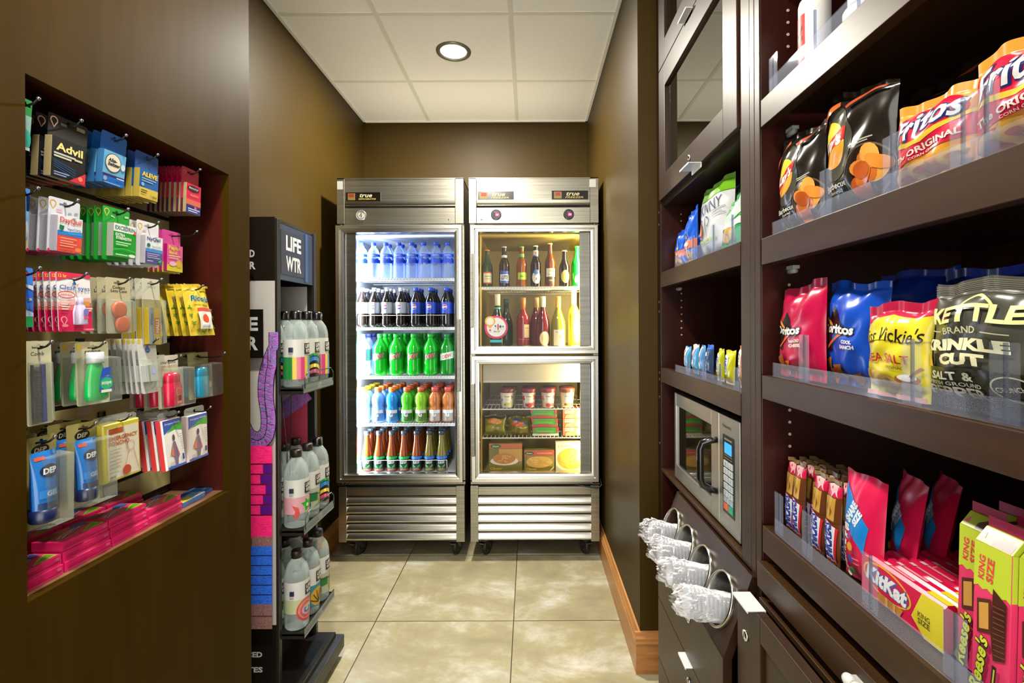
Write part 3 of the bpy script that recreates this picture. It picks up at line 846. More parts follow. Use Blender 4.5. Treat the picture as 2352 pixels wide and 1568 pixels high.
purple = bottle_proto('water_bottle', '', 'bottle', None, scaled(SODA, 1.1, 1.05), clear('#c8ccff', .45, .1, '#c8d0f4'), scaled(SODACAP, 1.1, 1.05), mat('#5a5fd0', .3), [(.085, .150, .0396, '#7a72d8', [('e', 0, .035, .016, .016, '#c85a90')])])
AQ = [(.024, 0), (.031, .004), (.0335, .015), (.032, .035), (.0335, .055), (.0335, .135), (.031, .150), (.024, .168), (.014, .180), (.0125, .184), (.0125, .196)]
aqua = bottle_proto('water_bottle', '', 'bottle', None, AQ, clear('#e2ecff', .12, .05, '#dce8ff'), [(.0140, .190), (.0140, .207), (.0125, .209), (.0005, .209)], mat('#2a52d6', .3),
                    [(.088, .140, .0339, None, [('r', -.100, .0, .100, .020, '#1a58e8'), ('p', [(-.05, .012), (-.03, .022), (-.01, .030), (.012, .022), (.03, .030), (.05, .014), (.05, .0), (-.05, .0)], '#1448d0'), ('r', -.1, .036, .1, .052, '#2660e6'), ('t', 'Aquafina', 0, .044, .034, .009, '#c8dcff')])])
GA = [(.026, 0), (.0335, .004), (.036, .012), (.036, .070), (.035, .078), (.031, .092), (.0345, .106), (.0365, .125), (.034, .145), (.026, .160), (.019, .168), (.0185, .174)]
GACAP = [(.0205, .172), (.0205, .195), (.019, .198), (.0005, .198)]
def sport(col, capcol, lc):
    return bottle_proto('sports_drink_bottle', '', 'bottle', None, GA, mat(col, .14), GACAP, mat(capcol, .35),
        [(.010, .072, .0364, None, [('r', -.034, 0, .034, .062, lc), ('r', -.034, .044, .034, .062, '#e8ecf0'), ('t', 'G', -.002, .038, .020, .028, {'b': .05}, '#f4f4f4'), ('p', [(-.006, .006), (.004, .016), (.000, .017), (.008, .028), (-.002, .018), (.002, .017)], '#e88030')])])
sp = {'aqua': sport('#a8dcec', '#f2c81c', '#d4ecf4'), 'pale': sport('#7ab4f4', '#f07a28', '#5a8fd0'), 'blue': sport('#1f86ec', '#f07a28', '#3a78b8'),
      'green': sport('#4ac81c', '#ec6a34', '#2a6a20'), 'lime': sport('#8ccc20', '#e0603a', '#4a7a28'), 'amber': sport('#c8783a', '#e4584a', '#b0a8a0')}
LF = [(.026, 0), (.030, .004), (.031, .010), (.031, .082), (.029, .098), (.022, .135), (.0165, .170), (.0155, .200), (.0155, .208)]
LFCAP = [(.0175, .206), (.0175, .225), (.0165, .227), (.0005, .227)]
def tea(band, body, leafc):
    return bottle_proto('iced_tea_bottle', '', 'bottle', None, LF, body, LFCAP, mat('#3c4a52', .35),
        [(.016, .088, .0314, '#16241a', [('r', -.049, .056, .049, .070, band), ('t', 'PURE', 0, .047, .034, .009, {'b': .04}, '#e8e8e4'), ('t', 'LEAF', 0, .036, .034, .009, {'b': .04}, '#e8e8e4'),
          ('p', [(0, .008), (-.006, .016), (-.018, .028), (-.020, .018), (-.012, .009)], leafc), ('p', [(0, .008), (.012, .009), (.020, .018), (.018, .028), (.006, .016)], leafc), ('r', -.012, .001, .012, .003, '#d8d8d0')])])
TEA = mat('#8a3c12', .12)
teag = tea('#16b84a', TEA, '#18b838'); teab = tea('#2a7ae0', TEA, '#1a9a3a'); teac = tea('#2a7ae0', mat('#7a6a24', .12), '#6aa028')
protos_used = set()
def put(proto, loc, label, group, rz=0.0):
    if proto.name in protos_used:
        return dup(proto, loc, label, (0, 0, rz), group)
    protos_used.add(proto.name); proto.location = loc; proto.rotation_euler = (0, 0, rz); proto['label'] = label; proto['group'] = group
    return proto
ROWN = ['front row', 'second row', 'third row', 'fourth row']
def fill(cols, proto_of, desc_of, shelf, z, y0, dy, rows, group, s=400.7):
    for i, px in enumerate(cols):
        X = (px - VX) / s
        for r in range(rows(i) if callable(rows) else rows):
            lab = '%s, %s from left, %s, %s of left cooler' % (desc_of(i), ORD[i], ROWN[r], shelf)
            put(proto_of(i), (X, y0 + dy * r, z + .0005), lab, group)
fill([832, 859, 887, 917, 946, 974, 1002, 1029], lambda i: aqua, lambda i: 'clear water bottle', 'top shelf', ZS[0], 2.79, .075, lambda i: 2 if i in (2, 3, 4, 6) else 1, 'water bottles on the top cooler shelf')
fill([833, 860, 889, 921, 955, 989, 1025], lambda i: diet if i < 4 else cola, lambda i: 'grey label cola' if i < 4 else 'blue label cola', 'second shelf', ZS[1], 2.792, .076, 3, 'cola bottles on the second cooler shelf')
fill([833, 872, 909, 949, 988, 1026], lambda i: purple if i == 0 else dewd if i == 5 else dew, lambda i: 'lavender water bottle' if i == 0 else 'dark green soda' if i == 5 else 'green soda bottle', 'third shelf', ZS[2], 2.80, .094, lambda i: 3 if i == 0 else 4, 'green soda bottles on the third cooler shelf')
sk = ['aqua', 'pale', 'blue', 'green', 'lime', 'amber', 'amber']
sd = ['pale aqua sports drink', 'light blue sports drink', 'blue sports drink', 'green sports drink', 'lime sports drink', 'amber sports drink', 'amber sports drink']
fill([835, 868, 900, 934, 966, 998, 1028], lambda i: sp[sk[i]], lambda i: sd[i], 'fourth shelf', ZS[3], 2.792, .078, 4, 'sports drinks on the fourth cooler shelf')
fill([842, 870, 899, 927, 956, 985, 1013], lambda i: teag if i < 4 else teab if i == 4 else teac, lambda i: 'green label tea' if i < 4 else 'blue label tea', 'bottom shelf', ZS[4] - .0015, 2.79, .068, 4, 'iced tea bottles on the bottom cooler shelf')
# scalloped wire rails in front of the cola and tea rows
def rail(parent, pxs, z, y, dip):
    b = MB(); pts = []
    for i, px in enumerate(pxs):
        X = (px - VX) / 404.0
        pts.append((X, y, z - (dip if i % 2 else 0)))
    b.tube(pts, .0016, SHELFW, 6)
    for p in (pts[0], pts[-1]): b.tube([p, (p[0], y + .004, p[2] - .05)], .0016, SHELFW, 6)
    b.build('wire_rail', parent)
rail(cl, [826, 842, 858, 873, 889, 905, 921, 938, 955, 972, 989, 1006, 1025], ZS[1] + .068, 2.75, .001)
rail(cl, [828, 842, 856, 870, 884, 899, 913, 927, 941, 956, 970, 985, 1000, 1013, 1026], ZS[4] + .068, 2.752, .003)

# ---- beer and wine
BEER = [(.026, 0), (.0295, .003), (.0305, .008), (.0305, .120), (.029, .135), (.020, .158), (.0145, .175), (.0125, .205), (.0125, .222), (.0135, .223), (.0135, .228)]
BCAP = [(.0150, .226), (.0145, .231), (.0125, .233), (.0005, .233)]
zb = 1.5135
def beer(px, label, body, cap, labs, k=1.0, kr=1.0):
    o = bottle_proto('beer_bottle', label, 'bottle', 'beer bottles in the right cooler', scaled(BEER, kr, k), mat(body, .08), scaled(BCAP, kr, k), mat(cap, .3, .3),
                     [(z0 * k, z1 * k, r * kr, bs, it) for z0, z1, r, bs, it in labs])
    o.location = ((px - VX) / 400.7, 2.79, zb); 
beer(1120, 'green beer bottle with a cream label, leftmost in the beer row', '#1c3a12', '#c8683a', [(.022, .088, .0309, None, [('r', -.026, 0, .026, .066, '#d8d4c0'), ('r', -.026, .058, .026, .066, '#c83a2a'), ('r', -.026, 0, .026, .006, '#c83a2a'), ('l', [(-.018, .04), (.018, .042)], .004, '#8a6a3a'), ('l', [(-.016, .026), (.014, .026)], .003, '#9a8a6a')])], .92)
beer(1159, 'brown beer bottle with blue and white label', '#2a1608', '#b0b4c0', [(.022, .092, .0309, None, [('r', -.028, 0, .028, .07, '#f0f0f0'), ('r', -.028, .05, .028, .07, '#2450b8'), ('r', -.028, 0, .028, .014, '#2a5ac8'), ('t', 'LITE', 0, .032, .042, .024, {'b': .04, 's': .25}, '#1c2f78')]), (.168, .182, .0165, '#d8dcea', [])], 1.0)
beer(1199, 'amber beer bottle with lime green label', '#8a4a1c', '#3aa83a', [(.042, .082, .0309, None, [('r', -.028, 0, .028, .04, '#b4d83a'), ('t', 'ALE', 0, .02, .03, .014, {'rot': 8, 'b': .04}, '#4a7a1c')]), (.172, .190, .0155, '#58b84a', [])], 1.0)
beer(1231, 'dark brown beer bottle with an oval white label', '#1c0c06', '#d8d8c8', [(.018, .098, .0309, None, [('e', 0, .036, .025, .036, '#e8e8e6'), ('e', 0, .066, .018, .014, '#3a5aa0'), ('r', -.003, .02, .003, .034, '#c83a3a'), ('l', [(-.015, .048), (.015, .048)], .005, '#8a98b8')]), (.170, .205, .0150, '#e4e0dc', [('r', -.004, .01, .004, .03, '#c82a2a'), ('r', -.02, 0, .02, .008, '#3a62b8')])], 1.02)
beer(1264, 'amber beer bottle with cream and black label', '#6a3410', '#d8c870', [(.012, .104, .0309, None, [('r', -.028, .044, .028, .092, '#ece4d0'), ('e', 0, .024, .024, .022, '#3a2a18'), ('t', 'LAGER', 0, .058, .036, .009, {'b': .03}, '#8a7a5a'), ('e', 0, .078, .008, .006, '#c8982a'), ('t', 'Pale', 0, .024, .026, .010, {'s': .3}, '#d8c090')])], 1.08)
beer(1297, 'stubby dark beer bottle with a round yellow label', '#180c06', '#e8dc90', [(.018, .098, .0309, None, [('e', 0, .042, .025, .036, '#e8d864'), ('e', 0, .042, .019, .028, '#d8bc48')])], .90)
beer(1326, 'bright green beer bottle, rightmost in the beer row', '#109a30', '#18a838', [(.015, .07, .0309, None, [('e', 0, .026, .022, .026, '#e4ecd8'), ('e', 0, .026, .014, .018, '#2aa83a')])], 1.0, 1.08)
WINE = [(.030, 0), (.0365, .004), (.0375, .010), (.0375, .165), (.034, .185), (.022, .205), (.0150, .222), (.0140, .285), (.0150, .287), (.0150, .297)]
BURG = [(.032, 0), (.0400, .004), (.0415, .012), (.0415, .120), (.038, .150), (.028, .185), (.0175, .215), (.0145, .245), (.0140, .285), (.0150, .287), (.0150, .297)]
zw = 1.1765
def wine(px, y, label, prof, body, foil, fz0, labs, k):
    o = bottle_proto('wine_bottle', label, 'bottle', 'wine bottles in the right cooler', scaled(prof, 1, k), body if not isinstance(body, str) else mat(body, .08),
                     [(.0158, fz0 * k), (.0162, .285 * k), (.0162, .299 * k), (.0005, .300 * k)], mat(foil, .4), [(z0 * k, z1 * k, r, bs, it) for z0, z1, r, bs, it in labs])
    o.location = ((px - VX) * y / F, y, zw)
wine(1143, 2.79, 'sparkling wine bottle with white foil and teal collar', BURG, '#14200e', '#e8e0cc', .225, [(.205, .222, .0182, '#2ab8b0', [])], 1.0)
wine(1163, 2.90, 'dark green sparkling wine bottle behind the white foil one', BURG, '#14240e', '#2a5a4a', .24, [], .92)
wine(1202, 2.80, 'rose wine bottle with a square cream label', WINE, '#8a2430', '#c87840', .225, [(.020, .130, .0379, None, [('r', .000, .03, .036, .105, '#e8c8a0'), ('r', -.034, .018, .036, .024, '#c83a5a'), ('l', [(.006, .085), (.03, .085)], .004, '#a8683a')])], .93)
wine(1232, 2.885, 'red wine bottle with tan foil behind the round label bottle', BURG, '#6a1a1e', '#d8a878', .235, [], .95)
wine(1247, 2.79, 'red wine bottle with a large round cream label', BURG, '#5a1218', '#ecd8b8', .235, [(.002, .09, .0419, None, [('e', .004, .042, .030, .040, '#ecdcae'), ('e', .004, .042, .018, .022, '#e0c890')])], .95)
wine(1282, 2.79, 'white wine bottle with yellow foil and square white label', BURG, '#8a8426', '#dca03c', .215, [(.006, .095, .0419, None, [('r', -.034, 0, .034, .088, '#f0e8c4'), ('e', .004, .048, .009, .010, '#d8a850'), ('l', [(-.022, .075), (.018, .075)], .004, '#98a060')])], .95)
wine(1318, 2.80, 'pale yellow wine bottle with a tall white label, rightmost', WINE, mat('#c8b83c', .08), '#f4ecd0', .215, [(.008, .135, .0379, None, [('r', -.006, .06, .034, .125, '#f4ecc8'), ('r', .0, .01, .026, .058, '#8a7a3c')])], 1.07)

# round promotional cling on the glass
b = MB(); cx_, cz_ = fx(1139), fz(751); R = 27 / 421.1
o = thing('window_cling', 'round pink ringed sticker with map pin on the upper right cooler glass', 'sticker', (cx_, YD + .0195, cz_ - R))
b.lathe([(.0005, .0006), (R, .0006), (R, 0)], mat('#d81c64', .4), (cx_, YD + .0195, cz_), 40, 'y')
b.gfx([('e', .001, 0, R * .82, R * .82, '#f0f0ee'), ('p', ell(-R * .52, R * .50, R * .45, R * .45, 20, -20, 200) + [(-R * .52, -R * .12)], '#e8b43c'), ('e', -R * .52, R * .5, R * .32, R * .32, '#f4f0e4'),
       ('t', 'Bon vin', R * .05, -R * .35, R * .55, R * .14, {'s': .3}, '#4a4a58'), ('e', -R * .52, -R * .25, R * .09, R * .08, '#d83a64'),
       ('r', R * .10, -R * .22, R * .22, R * .28, '#c83a3a'), ('e', -R * .06, R * .1, R * .07, R * .09, '#3a4aa8'), ('e', R * .36, R * .06, R * .09, R * .12, '#2a3a78'), ('e', R * .58, R * .06, R * .09, R * .07, '#2a9a48')],
      lambda u, v, of: (cx_ + u, YD + .0188 - of, cz_ + v))
b.build('cling_disc', o)
b = MB(); b.box(fx(1125), fx(1152), YD + .0186, YD + .0194, fz(786), fz(780), mat('#1cb8c0', .4)); b.build('teal_strip', o)

# ---- freezer compartment
CUP = [(.030, 0), (.0315, .002), (.0405, .088), (.0405, .090)]
def tub(px, y, label, base, spots, lidc='#6a1c22'):
    X = (px - VX) * y / F
    o = thing('ice_cream_tub', label, 'ice cream', (X, y, .8265), group='ice cream tubs in the freezer', local=True)
    b = MB(); b.lathe(CUP, mat(base, .35), seg=26); fn0 = lambda u, v, of: cyl_fn(.0318 + .0100 * v / .088, z0=0)(u, v, of + .0002)
    b.gfx([('e', x, z, r, r * .8, c) for x, z, r, c in spots] + [('p', ell(0, .058, .026, .020), '#f0ebe0'), ('r', -.022, .03, .022, .055, '#f0ebe0'), ('t', 'Dazs', 0, .066, .03, .010, {'s': .2}, '#5a2a34'), ('r', -.010, .048, .010, .050, '#b89a8a')], fn0, .004, 0, .0003)
    b.build('cup', o)
    b = MB(); b.lathe([(.0425, .086), (.0435, .090), (.0435, .104), (.0415, .107), (.0005, .1065)], mat(lidc, .35), seg=26); b.build('lid', o)
tub(1164, 2.80, 'cream ice cream tub with lilac and yellow print, leftmost', '#e4dccc', [(-.026, .045, .012, '#8a84c8'), (.028, .06, .012, '#7a78b0'), (.002, .022, .012, '#d8c83a'), (-.01, .018, .006, '#5a9a4a')])
tub(1214, 2.80, 'ice cream tub with raspberry red print, second from left', '#e0d0c4', [(-.030, .055, .016, '#c81c34'), (.030, .06, .016, '#c81c34'), (.004, .014, .016, '#c82a3c'), (-.012, .016, .010, '#a8142a'), (.028, .02, .012, '#c81c34')], '#7a1420')
tub(1258, 2.80, 'ice cream tub with peach and red print, second from right', '#e8c8b4', [(-.030, .055, .016, '#e0785a'), (.030, .06, .014, '#d8485a'), (.000, .014, .014, '#c8283a'), (.026, .016, .012, '#d82a4a')], '#8a2a30')
tub(1302, 2.80, 'ice cream tub with golden nut print, rightmost', '#f0d8a4', [(-.012, .018, .009, '#b86a2a'), (.006, .016, .009, '#c8783a'), (.024, .018, .008, '#b8642a'), (.03, .06, .012, '#e8b04a')], '#8a3a34')
for k, (px, nm, c) in enumerate(((1170, 'leftmost', '#d8d0c0'), (1216, 'second from left', '#c83a44'), (1262, 'second from right', '#d89a84'), (1300, 'rightmost', '#e8c888'))):
    tub(px * 1.0 + (VX - px) * .0, 2.895, 'ice cream tub behind the %s front tub' % nm, c, [], '#7a2a26')
FB = 'frozen packets on the middle freezer shelf'
def packet(name, label, cat, px, W, H, D, col, items, y=2.80, rz=0, seed=1, tilt=0, z=.6645, group=FB, rough=.3):
    o = thing(name, label, cat, ((px - VX) * y / F, y, z), rz, group, tilt, local=True)
    make_bag('packet_film', o, W, H, D, col, items, seed, .008, rough, nu=16, nv=14, amp=1.3)
    return o
packet('frozen_snack_bag', 'clear olive snack bag slumped at far left of the freezer shelf', 'food bag', 1137, .125, .115, .035, '#7a7424', [('e', .06, .085, .04, .016, '#c8823a'), ('e', .03, .045, .03, .02, '#9a9440'), ('r', .0, .098, .125, .112, '#3c424c')], seed=3)
packet('frozen_snack_bag', 'olive snack bag with blue corner, second from left', 'food bag', 1192, .125, .105, .035, '#746c26', [('p', [(.02, .088), (.1, .06), (.11, .072), (.05, .095)], '#2a4a98'), ('e', .05, .068, .04, .014, '#b8582c'), ('r', .04, .015, .115, .05, '#988c3c'), ('r', .045, .02, .11, .044, '#7a6a28')], y=2.81, seed=5)
def flatpack(name, label, cat, px, z, W, H, D, col, items, y=2.78):
    X = (px - VX) * y / F
    o = thing(name, label, cat, (X, y + D / 2, z), 0, FB)
    b = MB(); b.box(X - W / 2, X + W / 2, y, y + D, z, z + H, mat(col, .35)); b.gfx(items, lambda u, v, of: (X - W / 2 + u, y - of, z + v), 0, 0, .0004); b.build('carton', o, .004)
for k in range(3):
    z = .6645 + .050 * k
    flatpack('frozen_meal_packet', 'green and red wrapped frozen sandwich, %s of the middle pile' % ['bottom', 'centre', 'top'][k], 'food packet', 1252 - k * 2, z, .150, .048, .11, '#3c8a1c', [('r', 0, 0, .15, .012, '#a83430' if k else '#c8c4cc'), ('r', 0, .03, .012, .048, '#b0303a'), ('r', .138, .02, .15, .048, '#b0303a'), ('r', .02, .02, .12, .03, '#58a832'), ('r', .03, .012, .10, .017, '#a83a34')])
    flatpack('frozen_meal_box', 'orange red frozen sandwich box, %s of the right pile' % ['bottom', 'middle', 'top'][k], 'food box', 1314, z, .110, .048, .12, '#c8583c', [('r', .012, .026, .062, .044, '#e8c8b0'), ('t', 'POCKET', .037, .035, .044, .012, {'b': .03}, '#b8401c'), ('e', .09, .022, .016, .016, '#e8a078'), ('p', [(.01, .0), (.06, .0), (.05, .022), (.02, .018)], '#e0885a')])
def mealbox(px0, px1, py, label, col, items, y=2.775):
    X0, _, Z1 = aty(px0, py, y); X1, _, _ = aty(px1, py, y); z0 = .4675
    W, H = X1 - X0, Z1 - z0
    o = thing('frozen_meal_box', label, 'food box', ((X0 + X1) / 2, y + .02, z0), 0, 'frozen dinner boxes standing in the freezer')
    b = MB(); b.box(X0, X1, y, y + .045, z0, Z1, mat(col, .35)); b.gfx([(i[0],) + tuple(i[1:]) for i in items(W, H)], lambda u, v, of: (X0 + u, y - of, z0 + v), 0, 0, .0004); b.build('carton', o, .001)
def noodles(cx, cy, rx, ry, c1, c2, seed):
    r = random.Random(seed); it = [('e', cx, cy, rx, ry, c1)]
    for k in range(16):
        a = r.uniform(0, 6.28); q = r.uniform(.1, .8); x, y = cx + rx * q * math.cos(a), cy + ry * q * math.sin(a); ph = r.uniform(0, 180)
        it.append(('l', ell(x, y, rx * .22, ry * .2, 8, ph, ph + 170), rx * .045, c2 if k % 2 else '#f0c878'))
    return it
mealbox(1122, 1198, 1018, 'olive frozen pasta box on the freezer floor, left', '#78701c', lambda W, H: [('r', 0, H * .82, W, H, '#c86a3c'), ('r', W * .3, H * .35, W, H * .8, '#c89a48'), ('e', W * .2, H * .90, W * .16, H * .08, '#2a5a28'), ('t', 'Smart', W * .2, H * .90, W * .2, H * .07, {'s': .3}, '#e8e4d0'), ('e', W * .46, H * .36, W * .42, H * .16, '#e8e0d0')] + noodles(W * .46, H * .45, W * .34, H * .2, '#c8803a', '#d89850', 1) + [('t', 'Classic', W * .22, H * .10, W * .36, H * .09, {'s': .4}, '#e8c83c')])
mealbox(1203, 1272, 1033, 'olive frozen noodle box on the freezer floor, centre', '#7a721e', lambda W, H: [('r', 0, H * .72, W, H * .98, '#c8503a'), ('e', W * .17, H * .84, W * .16, H * .09, '#2a5a28'), ('t', 'Smart', W * .17, H * .84, W * .2, H * .07, {'s': .3}, '#e8e4d0'), ('t', 'CHICKEN', W * .68, H * .84, W * .5, H * .05, '#f0e0d0'), ('r', W * .1, H * .2, W, H * .7, '#98862c')] + noodles(W * .5, H * .42, W * .44, H * .28, '#d8a848', '#e0b860', 2) + [('t', 'Classic', W * .24, H * .10, W * .36, H * .1, {'s': .4}, '#e8c83c'), ('l', [(W * .86, H * .02), (W * .98, H * .2)], W * .025, '#e8e8e0')])
mealbox(1275, 1340, 1016, 'white frozen pasta box on the freezer floor, right', '#e4dcc0', lambda W, H: [('t', 'LEAN CUI', W * .5, H * .86, W * .8, H * .09, '#c89a50'), ('e', W * .56, H * .42, W * .50, H * .38, '#d8a838')] + noodles(W * .56, H * .42, W * .44, H * .33, '#e0b438', '#f0d070', 3) + [('p', [(0, 0), (W * .3, 0), (0, H * .2)], '#b8b4a8')])
# ================================================================== FLAVOURED-WATER RACK AGAINST THE LEFT WALL
BLK = mat('#191713', .35)
BLKE = mat('#2a2824', .3, .4)
RX0, RX1, RY0, RY1 = -1.125, -.842, 1.612, 1.905
rk = thing('display_rack', 'tall black water display rack with printed rope side panel', 'display rack', (-.95, 1.76, 0))
# upright frame
b = MB()
b.box(RX0, RX1, RY0, RY0 + .016, .10, 1.655, BLK)
b.build('side_panel', rk, .001)
b = MB(); b.box(RX0, RX1, RY1 - .014, RY1, .10, 1.655, BLK); b.build('side_panel', rk, .001)
b = MB(); b.box(RX0, RX0 + .01, RY0 + .016, RY1 - .014, .10, 1.655, BLK); b.box(RX0, RX1, RY0, RY1, 1.648, 1.658, BLKE); b.build('frame_back', rk)
for y in (RY0, RY1 - .018):
    b = MB(); b.box(RX1 - .004, RX1 + .010, y, y + .018, .10, 1.656, BLKE); b.build('post', rk, .002)
# header sign facing the aisle
b = MB(); b.box(RX1 - .004, RX1 + .004, RY0 + .018, RY1 - .018, 1.455, 1.645, mat('#2b3a5c', .35))
b.box(RX1 + .004, RX1 + .0055, RY0 + .030, RY0 + .205, 1.475, 1.625, mat('#30354a', .3))
b.gfx([('t', 'LIFE', .118, .131, .110, .052, {'b': .035}, '#e8ebf2'), ('t', 'WTR', .118, .060, .110, .052, {'b': .035}, '#e8ebf2')], lambda u, v, of: (RX1 + .0056 + of, RY0 + u, 1.455 + v))
b.box(RX1 - .004, RX1 + .008, RY0 + .205, RY0 + .222, 1.462, 1.64, mat('#3f5c94', .3))
b.build('header_sign', rk, .0008)
# printed graphic on the side that faces the lobby (a photograph of bright twisted ropes)
def rope_mat(name, cols, sx, sz, rot):
    m = bpy.data.materials.new(name); m.use_nodes = True
    nt = m.node_tree; n = nt.nodes; l = nt.links; bs = n['Principled BSDF']
    tc = n.new('ShaderNodeTexCoord'); mp = n.new('ShaderNodeMapping'); mp.inputs['Rotation'].default_value = (0, rot, 0); mp.inputs['Scale'].default_value = (sx, 1, sz)
    nz = n.new('ShaderNodeTexNoise'); nz.inputs['Scale'].default_value = 1; nz.inputs['Detail'].default_value = 3
    cr = n.new('ShaderNodeValToRGB'); e = cr.color_ramp.elements
    e[0].position = .3; e[0].color = rgb(cols[0]); e[1].position = .7; e[1].color = rgb(cols[-1])
    for i, c in enumerate(cols[1:-1]): q = e.new(.3 + .4 * (i + 1) / (len(cols) - 1)); q.color = rgb(c)
    l.new(tc.outputs['Object'], mp.inputs[0]); l.new(mp.outputs[0], nz.inputs[0]); l.new(nz.outputs[0], cr.inputs[0]); l.new(cr.outputs[0], bs.inputs['Base Color'])
    bs.inputs['Roughness'].default_value = .3
    return m
R_PUR = rope_mat('print_purple_rope', ['#2a3a6a', '#8a3fa0', '#c064c8', '#4a90a8', '#5a2a78'], 60, 420, .5)
R_PURH = rope_mat('print_purple_rope_across', ['#2a3a6a', '#8a3fa0', '#c064c8', '#4a90a8', '#2a1a38'], 420, 60, .4)
R_PNK = rope_mat('print_pink_rope', ['#d8106a', '#f01c80', '#ff3a78', '#f0286a'], 90, 500, .15)
R_BLU = rope_mat('print_blue_rope', ['#1a3fae', '#2a5cd8', '#3a78e8', '#1a48b8'], 90, 500, .2)
R_BRN = rope_mat('print_brown_rope', ['#3a2430', '#a87860', '#5a4a68', '#c09078'], 380, 90, .4)
R_VIO = mat('#6a1f9a', .35)
S = 1118.0 / RY0
def sp2(px, py): return ((px - VX) / S - RX0, EYE + (VY - py) / S)       # side-panel print coordinates
def rect(px0, py0, px1, py1, c):
    a = sp2(px0, py0); d = sp2(px1, py1); return ('r', max(0, min(a[0], d[0])), min(a[1], d[1]), max(a[0], d[0]), max(a[1], d[1]), c)
it = [rect(430, 495, 632, 642, '#1d1712'), rect(430, 642, 632, 1432, '#d3d0ca'), rect(430, 1432, 632, 1570, '#1d1712')]
X0 = 440
def spline(pts, n=8):
    out = []
    for i in range(len(pts) - 1):
        p0, p1, p2, p3 = pts[max(i - 1, 0)], pts[i], pts[i + 1], pts[min(i + 2, len(pts) - 1)]
        for k in range(n):
            t = k / n
            out.append(tuple(.5 * (2 * p1[j] + (p2[j] - p0[j]) * t + (2 * p0[j] - 5 * p1[j] + 4 * p2[j] - p3[j]) * t * t + (3 * p1[j] - p0[j] - 3 * p2[j] + p3[j]) * t ** 3) for j in (0, 1)))
    return out + [pts[-1]]
def strand(px, w, m):
    c = spline([sp2(*p) for p in px]); o_ = [('l', c, w + .005, '#2a1a3a'), ('l', c, w, m)]
    for i in range(2, len(c) - 1, 1):           # the dark lay between the twisted yarns
        (xa, ya), (xb, yb) = c[i], c[i + 1]; d_ = math.hypot(xb - xa, yb - ya) or 1; nx_, ny_ = -(yb - ya) / d_ * w / 2, (xb - xa) / d_ * w / 2
        o_.append(('l', [(xa - nx_, ya - ny_), (xb + nx_, yb + ny_)], .0011, ('#5a3a7a', '#4a9ab0', '#e08ad0')[i % 3]))
    return o_
it += strand([(560, 962), (572, 990), (592, 1000), (608, 985), (610, 950), (604, 905), (606, 860), (620, 812), (640, 775), (650, 760)], .030, R_PUR)
it += strand([(556, 985), (572, 1008), (598, 1016), (620, 1000), (627, 960), (622, 910), (624, 860), (634, 820), (642, 800)], .026, R_PUR)
it = [(i[:1] + ([(min(max(x, .004), RX1 - RX0 - .004), y) for x, y in i[1]],) + i[2:]) if i[0] == 'l' else i for i in it]
it += [
       rect(X0, 1018, 632, 1052, R_PNK)]
for k, y in enumerate(range(1036, 1200, 23)):
    it.append(rect(X0, y + 1, 632, y + 22, R_PNK))
    if 1040 < y < 1160: it.append(rect(617 - (k % 3) * 6, y + 1, 632, y + 22, R_VIO))
    it.append(rect(X0, y + 21, 632, y + 23, '#8a0a48'))
it += [rect(X0, 1195, 632, 1226, R_PNK), 
       rect(586, 1222, 632, 1246, R_BRN)]
for k, y in enumerate(range(1244, 1376, 22)):
    it += [rect(578, y, 632, y + 21, R_BLU), rect(578, y + 20, 632, y + 22, '#14285e')]
it += [rect(576, 1374, 632, 1402, R_BRN), rect(576, 1402, 632, 1430, R_BRN), rect(576, 1400, 632, 1402, '#5a3a38')]
a = sp2(577, 818); d = sp2(615, 708)
it += [rect(500, 818, 615, 708, '#171412')]
c1 = sp2(560, 741); c2 = sp2(560, 785)
it += [('t', 'LIFE', c1[0], c1[1], .124, .045, {'b': .04}, '#e4e4e0'), ('t', 'WTR', c2[0], c2[1], .124, .045, {'b': .04}, '#e4e4e0')]
for s, px, py, wd in (('E', 579, 527, .016), ('L', 580, 558, .015), ('OD', 584, 582, .036), ('ER', 586, 609, .036)):
    c = sp2(px, py); it.append(('t', s, c[0], c[1], wd, .025, {'b': .035}, '#e4e4e0'))
for s, px, py, wd in (('NCED', 585, 1487, .072), ('YTES', 586, 1521, .072)):
    c = sp2(px, py); it.append(('t', s, c[0], c[1], wd, .018, {'b': .035}, '#e4e4e0'))
b = MB(); b.gfx(it, lambda u, v, of: (RX0 + u, RY0 - .0004 - of, v), 0, 0, .00015, .3); b.build('side_graphic', rk)
# printed back panel seen between the shelves
b = MB()
b.gfx([('r', .02, 1.16, .262, 1.45, '#c9c6c0'), ('r', .02, .62, .262, 1.05, '#d84a68'), ('p', [(.02, 1.07), (.262, 1.07), (.262, 1.045), (.14, .955), (.02, .90)], '#c9c6c0'), ('l', [(.01, .87), (.10, .92), (.18, .98), (.262, 1.04)], .06, R_PURH), ('r', .02, .10, .262, .60, '#a8506a')], lambda u, v, of: (RX0 + u, RY1 - .0145 - of, v)); b.build('back_graphic', rk)
